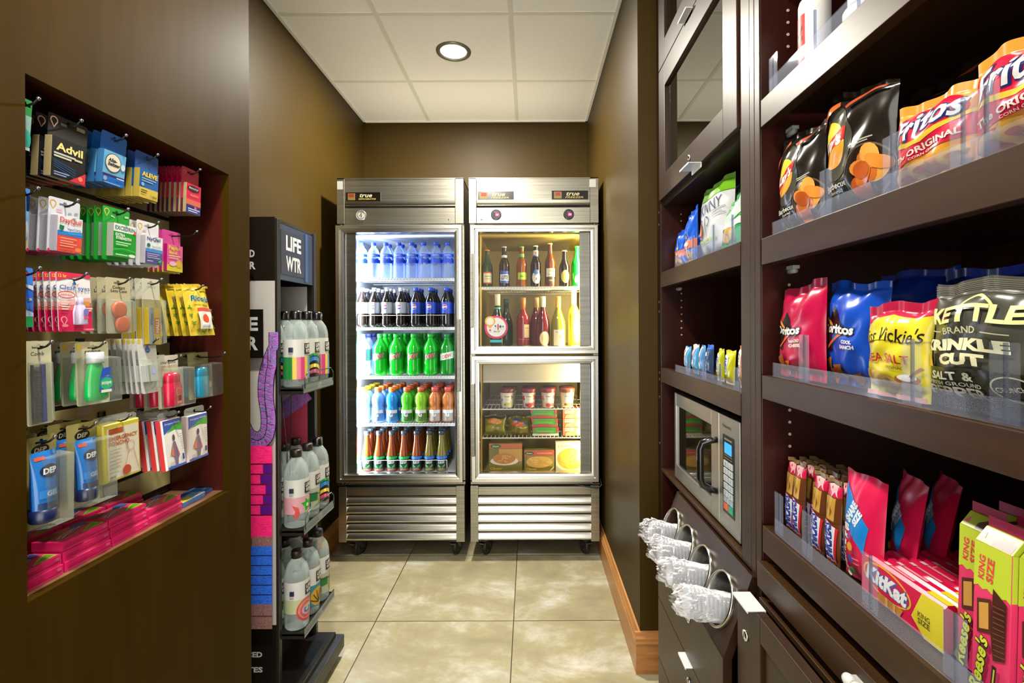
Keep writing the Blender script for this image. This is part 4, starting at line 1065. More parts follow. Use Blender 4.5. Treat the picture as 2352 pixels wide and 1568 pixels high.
# base
b = MB(); b.box(RX0, -.735, 1.575, 1.920, .035, .085, mat('#2c2b29', .4)); b.box(RX0, -.76, 1.60, 1.90, .085, .105, BLK); b.build('base', rk, .003)
for x, y in ((-.77, 1.90), (-.77, 1.60), (-1.09, 1.90), (-1.09, 1.60)):
    b = MB(); b.lathe([(.012, 0), (.014, .006), (.008, .036)], mat('#3a3a38', .4), (x, y, 0), 14); b.build('foot', rk)
b = MB(); b.box(-1.0, -.90, 1.70, 1.88, .105, .25, BLK); b.build('pedestal', rk)
b = MB(); b.tube([(-.8478, 1.66, 1.062), (-.8478, 1.70, .86), (-.8478, 1.70, .63)], .0016, BLK); b.tube([(-.8478, 1.75, 1.30), (-.8478, 1.735, 1.1), (-.8478, 1.71, .63)], .0016, BLK); b.build('support_wire', rk)
SX = -.760
RZ = [1.087, .612, .266]
for k, z in enumerate(RZ):
    b = MB(); y0, y1 = 1.632, 1.885
    b.box(RX1 - .22, SX, y0, y1, z - .008, z, BLKE); b.box(SX - .003, SX, y0, y1, z - .018, z + .014, BLKE); b.box(RX1 - .22, SX, y0, y0 + .002, z - .018, z + .004, BLKE); b.box(RX1 - .22, SX, y1 - .002, y1, z - .018, z + .004, BLKE)
    sh = b.build('shelf', rk, .0008)
    b = MB(); b.box(SX, SX + .0012, y0 + .004, y1 - .004, z - .014, z + .012, clear('#e8f4f0', .15)); b.gfx([('t', 'LIFE', .13, .018, .03, .008, {'b': .03}, '#c8c8c4'), ('t', 'WTR', .13, .008, .03, .008, {'b': .03}, '#c8c8c4')], lambda u, v, of: (SX + .0003 + of, y0 + u, z - .014 + v)); b.build('price_rail', sh)
    if k < 2:
        b = MB(); yy = [y0 + .01, y0 + .01, y0 + .03, y1 - .03, y1 - .008, y1 - .008]; zz = [z, z + .035, z + .052, z + .052, z + .035, z]
        b.tube([(SX + .002, a_, c_) for a_, c_ in zip(yy, zz)], .002, mat('#4a5a5c', .25, .8), 6); b.build('wire_guard', sh)
# bottles
WB = [(.030, 0), (.037, .003), (.0395, .010), (.0395, .175), (.038, .190), (.032, .210), (.021, .226), (.0165, .232), (.0155, .240)]
WCAP = [(.0175, .232), (.0185, .238), (.0185, .252), (.0165, .262), (.0005, .264)]
SCAP = [(.0175, .236), (.0175, .258), (.0165, .260), (.0005, .260)]
WBODY = clear('#eef4f4', .17, .03, '#e4eeec', .45)
def water(art, capm, cap):
    return bottle_proto('water_bottle', '', 'bottle', None, WB, WBODY, cap, capm,
        [(.030, .165, .0399, None, [('r', -.125, .075, .125, .135, '#e4e4e0')] + art + [('r', .000, .085, .030, .122, '#1c1a18'), ('t', 'LIFE', .015, .112, .022, .013, {'b': .04}, '#e8e8e4'), ('t', 'WTR', .015, .096, .022, .013, {'b': .04}, '#e8e8e4'),
          ('r', -.048, .092, -.034, .108, '#20304a'), ('l', [(-.048, .084), (-.036, .084)], .003, '#9a9a98')])], 26, 1.1)
W0 = -.125
stripes = [('r', W0, 0, .125, .075, '#2f9a4a')] + [('r', -.050 + .013 * i, 0, -.035 + .013 * i, .075, c) for i, c in enumerate(['#1f8a3c', '#f0d048', '#f08aa0', '#e84a8a', '#f0c848', '#3a9ad8', '#e8b83c', '#6a4a2a'])]
swirl = [('r', W0, 0, .125, .075, '#1c1c24'), ('l', ell(0, -.02, .05, .085, 16, 20, 160), .014, '#2a8ad0'), ('l', ell(0, -.03, .05, .07, 16, 20, 160), .012, '#f0d048'), ('l', ell(0, -.04, .05, .06, 16, 20, 160), .012, '#e84a78'), ('l', ell(0, -.01, .05, .09, 16, 10, 170), .008, '#2a9a4a')]
splash = [('r', W0, .02, .125, .075, '#e8a8b8'), ('p', [(.0, .04), (-.012, .055), (.002, .056), (.006, .068), (.016, .058), (.03, .062), (.024, .044), (.03, .028), (.014, .032), (.0, .02)], '#28b020'), ('e', .012, .044, .006, .006, '#d8f0d0'), ('p', [(-.036, .01), (-.03, .03), (-.04, .05), (-.02, .042), (-.016, .02), (-.024, .004)], '#d8483a'), ('p', [(.02, .004), (.04, .004), (.044, .05), (.034, .03)], '#e8d848')]
marble = [('r', W0, .03, .125, .075, '#c8d0a0')] + [('l', ell(.008, .036, .034 - .006 * i, .036 - .007 * i, 16, 30 * i, 30 * i + 290), .005, ['#e0384a', '#f07a6a', '#d84a68', '#f0a0a8', '#4a7ac8'][i]) for i in range(5)]
sun = [('r', W0, .0, .125, .075, '#2a8aa8'), ('e', .010, .032, .030, .032, '#d8a82a')] + [('l', [(.010, .01), (.010 + .03 * math.cos(a), .01 + .045 * math.sin(a))], .003, '#3a3018') for a in (.3, .8, 1.3, 1.8, 2.3, 2.8)]
geo = [('r', W0, .0, .125, .075, '#b8bca8'), ('e', .03, .03, .014, .034, '#8aa02a'), ('e', -.028, .02, .012, .014, '#2a6a8a'), ('r', -.02, .03, .01, .06, '#1f7a3a'), ('l', [(-.03, .06), (.03, .05)], .003, '#3a3a38')]
capB, capM = mat('#141416', .25), mat('#2a1c16', .4)
wA, wB_, wC, wD, wE, wF = water(stripes, capB, WCAP), water(swirl, capB, WCAP), water(splash, capM, SCAP), water(marble, capM, SCAP), water(sun, capM, SCAP), water(geo, capM, SCAP)
yy = [1.679, 1.763, 1.846]
SN = ['top', 'middle', 'bottom']
kinds = [[[wA, wB_, wA], [wB_, wA, wB_], [wA, wB_, wA]], [[wC, wF, wB_], [wF, wC, wF], [wC, wF, wC]], [[wD, wE, wF], [wF, wD, wE], [wD, wE, wF]]]
DEPTH = ['front row', 'second row', 'back row']
for s in range(3):
    for r in range(3):
        for i in range(3):
            X = -.806 - .0836 * r
            put(kinds[s][r][i], (X, yy[i], RZ[s] + .0008), 'clear water bottle on the rack, %s shelf, %s, %s' % (SN[s], DEPTH[r], ['nearest the lobby', 'in the middle', 'nearest the coolers'][i]), 'art label water bottles on the display rack')
o = thing('wall_hook', 'small white hook on the left wall above the water rack', 'hook', (XL + .001, 1.95, 1.70))
b = MB(); b.box(XL + .0005, XL + .006, 1.94, 1.96, 1.69, 1.73, mat('#e0e0dc', .4)); b.build('plate', o, .001)
b = MB(); b.tube([(XL + .005, 1.95, 1.70), (XL + .03, 1.95, 1.695), (XL + .034, 1.95, 1.712)], .004, mat('#e0e0dc', .4)); b.build('prong', o)
# ================================================================== NICHE: SLATWALL, PEGS AND HANGING PACKS
SLAT = noisy('slatwall_laminate', '#a69b66', '#b6ab76', (3, 40, 40), 4, .3, .7, .45)
b = MB()
b.box(NXB - .011, NXB - .004, NY0 + .001, NY1 - .001, NZ0 + .001, NZ1 - .001, mat('#1a120c', .6))
z = NZ0 + .02
pitch = .0635
while z < NZ1 - .05:
    b.box(NXB - .004, NXB, NY0 + .001, NY1 - .001, z, z + pitch - .011, SLAT); z += pitch
for i in range(26):
    y = NY0 + .03 + .075 * (i % 6) + .012 * ((i * 7) % 3); k = 2 + (i * 5) % 8; zz = NZ0 + .02 + pitch * k + pitch - .030
    b.gfx([('r', 0, 0, .030, .016, '#d6d4cc')], lambda u, v, of: (NXB + of, y + u, zz + v))
o = b.build('slatwall_panel'); tag(o, 'olive slatwall board lining the back of the recessed niche', 'slatwall')

def sgfx(u, v, of, x0, z0, y): return (x0 + u, y - of, z0 + v)
PIN = lambda x, y, r, c: [('l', ell(x, y, r, r, 16, -50, 230) + [(x, y - r * 1.9)], r * .35, True, c)]
NX = lambda px, X: F * X / (px - VX)
HOOKM = mat('#1a1a1c', .3, .6)
PEGN = 0
def peg(y, z, xf, where):
    """black wire peg with an upturned, ball-tipped end"""
    o = thing('display_peg', 'peg holding ' + where, 'hook', (NXB + .0005, y, z), group='wire pegs in the niche')
    b = MB(); b.tube([(NXB + .0005, y, z), (xf - .004, y, z - .0005), (xf + .006, y, z + .003), (xf + .014, y, z + .010)], .0017, HOOKM, 8)
    b.build('wire', o)
    b = MB(); b.box(NXB + .0002, NXB + .003, y - .009, y + .009, z - .012, z + .012, HOOKM); b.build('back_plate', o)
    b = MB(); b.lathe([(.0004, -.0032), (.0024, -.0022), (.0032, 0), (.0024, .0022), (.0004, .0032)], mat('#6a6a70', .2, .8), (xf + .0145, y, z + .0105), 10); b.build('tip', o)
    return o

def hang(name, desc, cat, pxl, pxr, pyt, pyb, X, n, dx, tilt, col, card, pack=None, cx=.5, group=None, thick=.0012, bag=None, bottom=.0, short=None):
    """a peg with n hanging packs. card(W,H) -> print; pack(root,W,H) builds the parts fixed to the card"""
    Y0, Y1 = NX(pxl, X), NX(pxr, X)
    zt = EYE + (VY - pyt) * Y0 / F; zb_ = EYE + (VY - pyb) * Y0 / F
    W, H = Y1 - Y0, zt - zb_
    yc = Y0 + W * cx; zh = zt - .0095
    group = group or desc + 's on their peg'
    o = thing(name, '%s, frontmost' % desc, cat, (X, yc, zh), math.pi / 2, group, tilt, local=True)
    x0, z0 = -W * cx, -(H - .0095)
    PK[0] = yc / abs(X); PK[1] = (zh - H * .7 - EYE) / abs(X)      # how far a raised pack overhangs its card
    if bag: bag(o, W, H, x0, z0)
    else:
        b = MB(); r = min(.004, W * .1)
        out = []
        for qx, qz, a in ((W - r, r, -90), (W - r, H - r, 0), (r, H - r, 90), (r, r, 180)):
            out += ell(qx, qz, r, r, 4, a, a + 90)
        out = [(x0 + p, z0 + q) for p, q in out]
        slot = [(-.010, -.0022), (.010, -.0022), (.010, .0012), (.0035, .0018), (.0025, .0048), (-.0025, .0048), (-.0035, .0018), (-.010, .0012)]
        b.plate(out, [slot], 0, thick, mat(col, .4) if isinstance(col, str) else col)
        b.gfx(card(W, H), lambda u, v, of: (x0 + u, -of, z0 + v), 0, 0, .00022, .35)
        b.build('card', o)
        if pack: pack(o, W, H, x0, z0)
    for k in range(1, n):
        dup(o, (X - dx * k, yc + rnd.uniform(-.0012, .0012), zh), '%s, %s behind the front' % (desc, ORD[k - 1]), (tilt + rnd.uniform(-.006, .006), 0, math.pi / 2 + rnd.uniform(-.008, .008)))
    peg(yc, zh - .0020, max(X + .008, short or -9), 'the ' + desc + 's')
    return o, W, H, yc, zh

PK = [0, 0]
def carton(root, x0, z0, u0, v0, u1, v1, d, col, items, side=None, name='pack', y=0.0):
    u0 -= d * PK[0]; u1 -= d * PK[0]; v0 -= d * PK[1]; v1 -= d * PK[1]
    b = MB(); b.box(x0 + u0, x0 + u1, y - d, y - .0003, z0 + v0, z0 + v1, mat(side or col, .4))
    b.gfx([('r', 0, 0, u1 - u0, v1 - v0, col)] + items(u1 - u0, v1 - v0), lambda u, v, of: (x0 + u0 + u, y - d - of, z0 + v0 + v), 0, 0, .00022, .32)
    return b.build(name, root, .0006)
BLIS = clear('#f4f6f2', .06, .05, '#c8ccc4', .35)
def blister(root, x0, z0, u0, v0, u1, v1, d, bulge=None):
    b = MB(); i = .003
    b.hexa([(x0 + u0, -.0002, z0 + v0), (x0 + u1, -.0002, z0 + v0), (x0 + u1, -.0002, z0 + v1), (x0 + u0, -.0002, z0 + v1)],
           [(x0 + u0 + i, -d, z0 + v0 + i), (x0 + u1 - i, -d, z0 + v0 + i), (x0 + u1 - i, -d, z0 + v1 - i), (x0 + u0 + i, -d, z0 + v1 - i)], BLIS)
    return b.build('blister', root, .0015)
def lines(x0, x1, ys, wd, c):
    return [('l', [(x0, y), (x1 - (i % 2) * (x1 - x0) * .2, y)], wd, c) for i, y in enumerate(ys)]

# --- row 1
hang('medicine_card', 'green and teal pack at left of the top peg row', 'medicine', 40, 76, 212, 330, -.800, 2, .02, .08, '#128a3a',
     lambda W, H: [('r', 0, 0, W, H * .68, '#0e6a58'), ('p', [(W * .3, H * .68), (W, H * .68), (W, H * .1), (W * .7, H * .3)], '#8ab8b0'), ('e', W * .75, H * .2, W * .3, H * .2, '#2ab0a0'), ('t', 'E', W * .35, H * .55, W * .2, H * .1, '#e8e0b0'), ('r', 0, 0, W, H * .06, '#c8e0e0')])
hang('medicine_card', 'black pain reliever card with a boxed pack', 'medicine', 113, 203, 250, 397, -.812, 6, .0205, .05, '#15120f',
     lambda W, H: PIN(W * .14, H * .90, .006, '#e8b8a8') + [('r', W * .30, H * .86, W * .45, H * .90, '#6a6048'), ('r', W * .70, H * .88, W * .92, H * .94, '#8a8468'), ('r', 0, 0, W, .004, '#b01c48')],
     lambda o, W, H, x0, z0: carton(o, x0, z0, W * .12, .003, W * .96, H * .66, .013, '#1b1a20', lambda w, h: [('t', 'Advil', w * .52, h * .78, w * .80, h * .20, {'b': .03}, '#e8e08a')] + lines(w * .06, w * .7, (h * .60, h * .53), h * .045, '#c8c8b8') + [('r', w * .66, h * .55, w * .9, h * .60, '#c8c49a')] + [('l', [(w * .05, h * (.42 - .05 * i)), (w * .7, h * (.30 - .07 * i))], h * .02, '#1c4c78') for i in range(4)] + [('p', [(w * .5, 0), (w, 0), (w, h * .30)], '#d82a48'), ('e', w * .84, h * .12, w * .07, h * .06, '#f08a5a')] + lines(w * .05, w * .5, (h * .13, h * .07), h * .03, '#8a9ac8'), '#b8a878'))
hang('medicine_card', 'blue effervescent tablet card with round white badge', 'medicine', 236, 293, 292, 410, -.812, 6, .0165, .10, '#1565b8',
     lambda W, H: [],
     lambda o, W, H, x0, z0: carton(o, x0, z0, W * .16, H * .02, W * 1.03, H * .66, .012, '#6ab4e0', lambda w, h: [('r', 0, h * .0, w, h * .27, '#1c6cc8'), ('r', 0, h * .24, w, h * .30, '#3a2c68'), ('e', w * .42, h * .66, w * .36, h * .29, '#3a5a78'), ('e', w * .42, h * .66, w * .33, h * .265, '#ece4cc'), ('t', 'Alka-', w * .38, h * .74, w * .40, h * .11, {'s': .2, 'b': .04}, '#1a2a3a'), ('t', 'Seltzer', w * .45, h * .62, w * .56, h * .11, {'s': .2, 'b': .04}, '#1a2a3a'), ('e', w * .86, h * .62, w * .10, h * .10, '#d8e4ec'), ('e', w * .10, h * .14, w * .08, h * .07, '#9aa8c8'), ('r', w * .6, h * .22, w * .95, h * .25, '#d8e8f4'), ('r', w * .05, h * .02, w * .8, h * .04, '#a8c8f0')], '#3a7ab8'))
hang('medicine_card', 'blue and yellow pain tablet card', 'medicine', 313.5, 365, 338.5, 448, -.812, 6, .0155, .06, '#164f9e',
     lambda W, H: [('r', 0, 0, W, H * .30, '#c8ac3c')],
     lambda o, W, H, x0, z0: carton(o, x0, z0, W * .22, H * .06, W * 1.05, H * .66, .012, '#1f62ae', lambda w, h: [('r', 0, 0, w, h * .36, '#d8bc50'), ('t', 'ALEVE', w * .52, h * .84, w * .84, h * .17, {'b': .05}, '#ecc83a')] + lines(w * .1, w * .85, (h * .68, h * .60), h * .04, '#8ab4d8') + [('e', w * .16, h * .47, w * .08, h * .07, '#8ab4e0')] + lines(w * .08, w * .4, (h * .26, h * .18), h * .04, '#6a5a1c') + [('t', '1 tablet', w * .75, h * .12, w * .34, h * .10, '#3a3a1c')], '#b09c40'))
hang('medicine_card', 'crimson allergy card with white and navy pack', 'medicine', 419.6, 458, 376, 481, -.815, 8, .0112, .04, '#c0184a',
     lambda W, H: PIN(W * .16, H * .90, .004, '#e88a5a') + [('r', 0, 0, W, H * .30, '#2a1c3a')],
     lambda o, W, H, x0, z0: carton(o, x0, z0, W * .30, H * .03, W * 1.16, H * .68, .008, '#d81c4c', lambda w, h: [('r', 0, 0, w, h * .22, '#2a3a9a'), ('r', 0, h * .28, w, h * .46, '#d86858'), ('r', 0, h * .22, w, h * .28, '#3a2a68'), ('e', w * .46, h * .85, w * .40, h * .10, '#26202c'), ('t', 'Benadryl', w * .46, h * .85, w * .64, h * .09, {'s': .2}, '#e8e4e8'), ('t', 'ALLERGY', w * .52, h * .62, w * .6, h * .07, '#f0a080'), ('e', w * .6, h * .2, w * .08, h * .06, '#e85a8a')] + lines(w * .1, w * .9, (h * .14, h * .07), h * .03, '#d8dcf4'), '#a8986a'))
# --- row 2
hang('travel_tube', 'light blue tube pack at the left edge of the second row', 'toiletry', 42, 70, 422, 560, -.803, 2, .02, .06, '#4a90f0',
     lambda W, H: [('r', 0, 0, W, H * .62, '#7ab8f0'), ('e', W * .8, H * .3, W * .16, H * .16, '#d8e4f4'), ('p', [(0, 0), (W, 0), (W, H * .15)], '#e8c890')])
hang('medicine_card', 'white daytime cold medicine card with orange pack', 'medicine', 113.5, 185, 444, 572, -.812, 5, .0175, .05, '#dfe3ee',
     lambda W, H: PIN(W * .13, H * .89, .005, '#e8b02a') + [('r', W * .24, H * .74, W * .42, H * .80, '#e8b8c8'), ('l', [(W * .6, H * .76), (W * .72, H * .765)], .003, '#a8acb8'), ('l', [(W * .8, H * .78), (W * .92, H * .79)], .003, '#a8acb8'), ('r', 0, 0, W, H * .06, '#d81c58'), ('r', W * .9, 0, W, H * .06, '#2a8ad8')],
     lambda o, W, H, x0, z0: carton(o, x0, z0, W * .30, H * .05, W * 1.10, H * .70, .013, '#eef0f4', lambda w, h: [('r', 0, 0, w, h * .46, '#ec5448'), ('r', 0, h * .46, w, h * .58, '#2a8ae0'), ('p', [(w * .4, h * .58), (w, h * .62), (w, h * .52), (w * .4, h * .5)], '#3a9ae8'), ('t', 'DayQuil', w * .50, h * .87, w * .86, h * .19, {'b': .02}, '#e8505a'), ('p', [(w * .05, h * .74), (w * .24, h * .72), (w * .22, h * .62), (w * .14, h * .57), (w * .06, h * .63)], '#1c7a5a'), ('t', 'VapoCOOL', w * .64, h * .64, w * .58, h * .09, {'b': .03}, '#2a6ac0')] + lines(w * .08, w * .75, (h * .38, h * .30, h * .23, h * .16), h * .025, '#f8b09a') + [('e', w * .8, h * .10, w * .12, h * .06, '#e8904a')], '#c8c4d4'))
hang('medicine_card', 'bright green headache card with white topped pack', 'medicine', 238, 298.6, 466, 590, -.815, 6, .0155, .03, '#16a030',
     lambda W, H: PIN(W * .13, H * .91, .005, '#e0d84a') + [('l', [(W * .28, H * .84), (W * .42, H * .82)], .003, '#a8e0a8'), ('l', [(W * .8, H * .87), (W * .95, H * .88)], .004, '#a8e0a8')],
     lambda o, W, H, x0, z0: carton(o, x0, z0, W * .40, H * .10, W * 1.26, H * .72, .013, '#12a02e', lambda w, h: [('r', 0, h * .76, w, h, '#f0f2f0'), ('t', 'EXCEDRIN', w * .50, h * .88, w * .88, h * .13, {'b': .02}, '#2a7a6a'), ('p', [(w * .85, h * .76), (w, h * .76), (w, h * .90)], '#e8584a'), ('t', 'EXTRA', w * .28, h * .67, w * .42, h * .09, {'b': .04}, '#e8f4e4'), ('t', 'STRENGTH', w * .42, h * .57, w * .68, h * .09, {'b': .04}, '#e8f4e4')] + lines(w * .08, w * .75, (h * .44, h * .37), h * .035, '#b8e8b4') + [('l', [(0, h * .20), (w * .4, h * .26), (w, h * .20)], h * .02, '#5ad06a'), ('e', w * .8, h * .07, w * .16, h * .05, '#e8ece8')] + lines(w * .06, w * .6, (h * .06,), h * .03, '#d0ecd0'), '#a8aca0'))
hang('medicine_card', 'white night cold medicine card with purple pack', 'medicine', 315.6, 365.4, 499, 604, -.815, 5, .0150, .03, '#e4e4ea',
     lambda W, H: PIN(W * .14, H * .88, .005, '#e8c03a') + [('r', W * .25, H * .76, W * .40, H * .80, '#e8c0c8'), ('r', W * .18, H * .04, W * .30, H * .62, '#2a62c0')],
     lambda o, W, H, x0, z0: carton(o, x0, z0, W * .40, H * .08, W * 1.20, H * .70, .011, '#eceef4', lambda w, h: [('r', 0, 0, w, h * .42, '#4a4c94'), ('r', 0, h * .42, w, h * .54, '#3a8ad8'), ('t', 'NyQuil', w * .46, h * .88, w * .78, h * .17, {'b': .02}, '#2a3a86'), ('e', w * .16, h * .66, w * .10, h * .07, '#1c7a5a'), ('t', 'VapoCOOL', w * .62, h * .62, w * .58, h * .09, '#5a9ad0'), ('p', [(w * .7, h * .10), (w * .9, h * .2), (w * .92, h * .12), (w * .8, h * .06)], '#4ab05a')] + lines(w * .06, w * .8, (h * .36, h * .29, h * .22), h * .025, '#b8b8e0') + lines(w * .06, w * .4, (h * .10,), h * .03, '#b8b8e0'), '#b4b0b8'))
hang('medicine_card', 'pink stomach tablet card with yellow lower edge', 'medicine', 374, 415.5, 521.6, 620, -.845, 4, .011, .02, '#e84aa8',
     lambda W, H: [('r', 0, 0, W, H * .24, '#d8cc2a')],
     lambda o, W, H, x0, z0: carton(o, x0, z0, W * .26, H * .05, W * 1.13, H * .68, .008, '#ec50ac', lambda w, h: [('p', [(0, 0), (w, 0), (w, h * .34), (w * .5, h * .28), (0, h * .24)], '#e4d02c'), ('t', 'Pepto', w * .44, h * .86, w * .72, h * .20, {'b': .04}, '#f0d02c'), ('t', 'Bismol', w * .36, h * .70, w * .50, h * .12, {'b': .04}, '#f0d02c'), ('e', w * .74, h * .30, w * .20, h * .14, '#e8b82a'), ('e', w * .35, h * .28, w * .22, h * .09, '#f4b8d8')] + lines(w * .1, w * .85, (h * .58, h * .50), h * .035, '#f8c0a0'), '#b8147a'), short=-.800)
# --- row 3
hang('travel_tube', 'tall blue wipes pack with green foot at the left edge', 'toiletry', 42, 76, 607, 746, -.803, 2, .02, .0, '#3a86f0',
     lambda W, H: [('r', 0, 0, W, H * .72, '#1a6ae8'), ('r', 0, 0, W, H * .18, '#1aa05a'), ('p', [(0, H * .18), (W, H * .18), (W, H * .24), (W * .5, H * .30), (0, H * .22)], '#b8d0f0'), ('p', [(0, H * .74), (W, H * .70), (W, H * .62), (W * .6, H * .66)], '#d8e4f8'), ('t', '24', W * .78, H * .47, W * .2, H * .05, {'b': .05}, '#e0c83a'), ('r', W * .5, H * .30, W * .9, H * .40, '#3a7ae8')])
hang('eye_drops_card', 'red and white eye drops card with dropper bottle', 'eye drops', 129.5, 206.5, 618, 757, -.802, 7, .0108, -.05, '#f0eef2',
     lambda W, H: [('r', 0, 0, W, H * .36, '#e01c58'), ('p', [(0, H * .36), (W, H * .36), (W, H * .50), (0, H * .42)], '#ec7070'), ('p', [(0, H * .42), (W, H * .50), (W, H * .60), (0, H * .50)], '#f0b0a8'), ('p', [(0, H), (W, H), (W, H * .92), (W * .7, H * .95), (W * .3, H * .90), (0, H * .85)], '#e02a58'), ('t', '12 hr', W * .16, H * .94, W * .24, H * .06, {'b': .04}, '#f0c040'), ('p', [(W * .42, H * .80), (W * .50, H * .88), (W * .56, H * .80)], '#3a78b8'), ('l', [(W * .55, H * .78), (W * .62, H * .82)], .0012, '#e04a58'), ('t', 'Clear eyes', W * .50, H * .735, W * .90, H * .10, {'b': .01}, '#2a56b4'), ('l', ell(W * .24, H * .62, W * .24, H * .055, 24), .0016, True, '#d8484a'), ('t', 'REDNESS', W * .24, H * .62, W * .34, H * .05, '#f08a70')] + lines(W * .06, W * .3, (H * .50, H * .46, H * .42, H * .38), .0022, '#f4d8d8') + lines(W * .74, W * .98, (H * .40, H * .36), .002, '#f4d8d8') + PIN(W * .10, H * .20, .005, '#f0a8b0') + [('e', W * .12, H * .10, W * .09, H * .025, '#f08a98'), ('r', W * .68, H * .44, W * .88, H * .52, '#d8a04a'), ('r', W * .64, H * .02, W * .98, H * .045, '#f08a98')],
     lambda o, W, H, x0, z0: (lambda b: (b.lathe([(.008, 0), (.0088, .002), (.0086, .022), (.006, .033), (.0042, .036), (.0048, .037), (.004, .048), (.0005, .049)], mat('#c4bcdc', .25), (x0 + W * .54, -.0075, z0 + H * .11), 18), b.gfx([('e', 0, .022, .005, .006, '#7a72c8'), ('l', [(-.005, .012), (.005, .013)], .004, '#d84a78')], lambda u, v, of: (x0 + W * .54 + u, -.0163 - of - .0003, z0 + H * .11 + v)), b.build('dropper_bottle', o)))(MB()))
hang('lens_case_card', 'beige card with two round orange contact lens cups', 'lens case', 243, 299, 631, 762, -.806, 4, .0160, -.02, '#c4bc98',
     lambda W, H: [('t', 'Contact', W * .52, H * .83, W * .52, H * .055, '#2a2a26'), ('t', 'Lens Case', W * .52, H * .77, W * .66, H * .055, '#2a2a26')],
     lambda o, W, H, x0, z0: (blister(o, x0, z0, W * -.02, H * .01, W * 1.06, H * .62, .010),
        [(lambda b: (b.lathe([(.0165, 0), (.017, .002), (.0165, .0055), (.013, .0065), (.0005, .0065)], mat('#f07848', .4), (0, 0, 0), 24, 'y'), setattr(b, 'v', [(x0 + W * u + x * .92, -.001 + (y if y < 0 else -y), z0 + H * v + z) for x, y, z in b.v]), b.build('lens_cup', o)))(MB()) for u, v in ((.44, .43), (.56, .17))]))
hang('lozenge_card', 'slim white card with a yellow lozenge stick', 'lozenges', 326.6, 366.7, 634, 790, -.806, 4, .0150, -.02, '#cfcdb8',
     lambda W, H: [('t', 'HALLS', W * .5, H * .88, W * .5, H * .03, '#b8b6a8'), ('r', 0, 0, W, H * .70, '#a89e6a'), ('r', 0, H * .69, W, H * .70, '#e8e4d4')],
     lambda o, W, H, x0, z0: (carton(o, x0, z0, W * .32, H * .02, W * .98, H * .56, .011, '#d8b830', lambda w, h: [('r', 0, 0, w * .44, h, '#8a96a0'), ('r', w * .5, h * .30, w * .95, h * .72, '#d8602a'), ('t', 'HALLS', w * .72, h * .5, h * .38, w * .30, {'rot': 90, 'b': .04}, '#f0e4d0')] + lines(w * .08, w * .34, [h * (.55 + .04 * i) for i in range(8)], h * .016, '#4a5660'), '#c0a428'), blister(o, x0, z0, W * .10, H * .01, W * 1.10, H * .70, .013)))
def drop_bag(o, W, H, x0, z0):
    fn0 = bag_fn(W, H, .0055, 11, .010, .02, (0, 0), .5); fn = lambda u, v, of=0, s=1: (lambda p: (p[0] + W / 2 + x0, p[1], p[2] + z0))(fn0(u, v, of, s))
    m = mat('#e4c838', .32); b = MB(); b.surf(lambda s, t: fn(s * W, t * H), 36, 40, m); b.surf(lambda s, t: fn(s * W, t * H, .0004, -1), 20, 20, mat('#a8742c', .4), True, True)
    r = random.Random(4); leaf = []
    for x, y in ((.10, .55), (.12, .40), (.14, .25), (.28, .10), (.5, .06), (.7, .10), (.88, .15), (.92, .35), (.9, .50)):
        a = r.uniform(0, 6.28)
        for q in (0, 2.1, 4.2): leaf.append(('l', [(W * x, H * y), (W * x + .006 * math.cos(a + q), H * y + .006 * math.sin(a + q))], .0026, '#3a8a2a'))
    b.gfx([('t', 'Ricola', W * .56, H * .73, W * .78, H * .13, {'b': .06, 's': .15}, '#f0f0e0'), ('t', 'Ricola', W * .56, H * .73, W * .74, H * .115, {'b': .03, 's': .15}, '#1a6a6a'), ('t', 'SWISS HERB', W * .56, H * .60, W * .6, H * .03, '#8a6a2a')] + leaf + [('r', W * .30, H * .12, W * .82, H * .46, '#ecebe4'), ('r', W * .28, H * .46, W * .84, H * .53, '#d8484a'), ('e', W * .56, H * .32, W * .11, H * .085, '#d8442a'), ('r', W * .42, H * .16, W * .72, H * .2, '#c8ccd0'), ('r', 0, H * .955, W, H, '#d0b430')], lambda u, v, of: fn(u, v, of + .0003), .003, .003, .0002, .32)
    b.build('bag_film', o)
hang('cough_drop_bag', 'yellow herbal cough drop bag', 'cough drops', 415, 473, 648, 770, -.818, 5, .0185, -.20, None, None, bag=drop_bag)
# --- row 4
def comb(o, W, H, x0, z0):
    b = MB(); b.box(x0 + W * .50, x0 + W * .62, -.006, -.0015, z0 + H * .03, z0 + H * .72, mat('#2a3a9a', .3))
    for i in range(34): b.box(x0 + W * .18, x0 + W * .50, -.005, -.002, z0 + H * (.04 + .020 * i * .97), z0 + H * (.04 + .020 * i * .97) + .0012, mat('#14100e', .4))
    b.box(x0 + W * .14, x0 + W * .2, -.005, -.002, z0 + H * .03, z0 + H * .72, mat('#14100e', .4)); b.build('comb', o)
    blister(o, x0, z0, W * .06, H * .01, W * .96, H * .76, .008)
hang('comb_card', 'cream card holding a black and blue pocket comb', 'comb', 56, 117, 779, 976, -.803, 2, .02, -.03, '#d2cfae', lambda W, H: [('t', 'Comb', W * .46, H * .85, W * .5, H * .045, '#4a5a5a'), ('e', W * .40, H * .67, W * .14, H * .05, '#a89a5a'), ('e', W * .40, H * .67, W * .07, H * .025, '#7a8ae0')], comb)
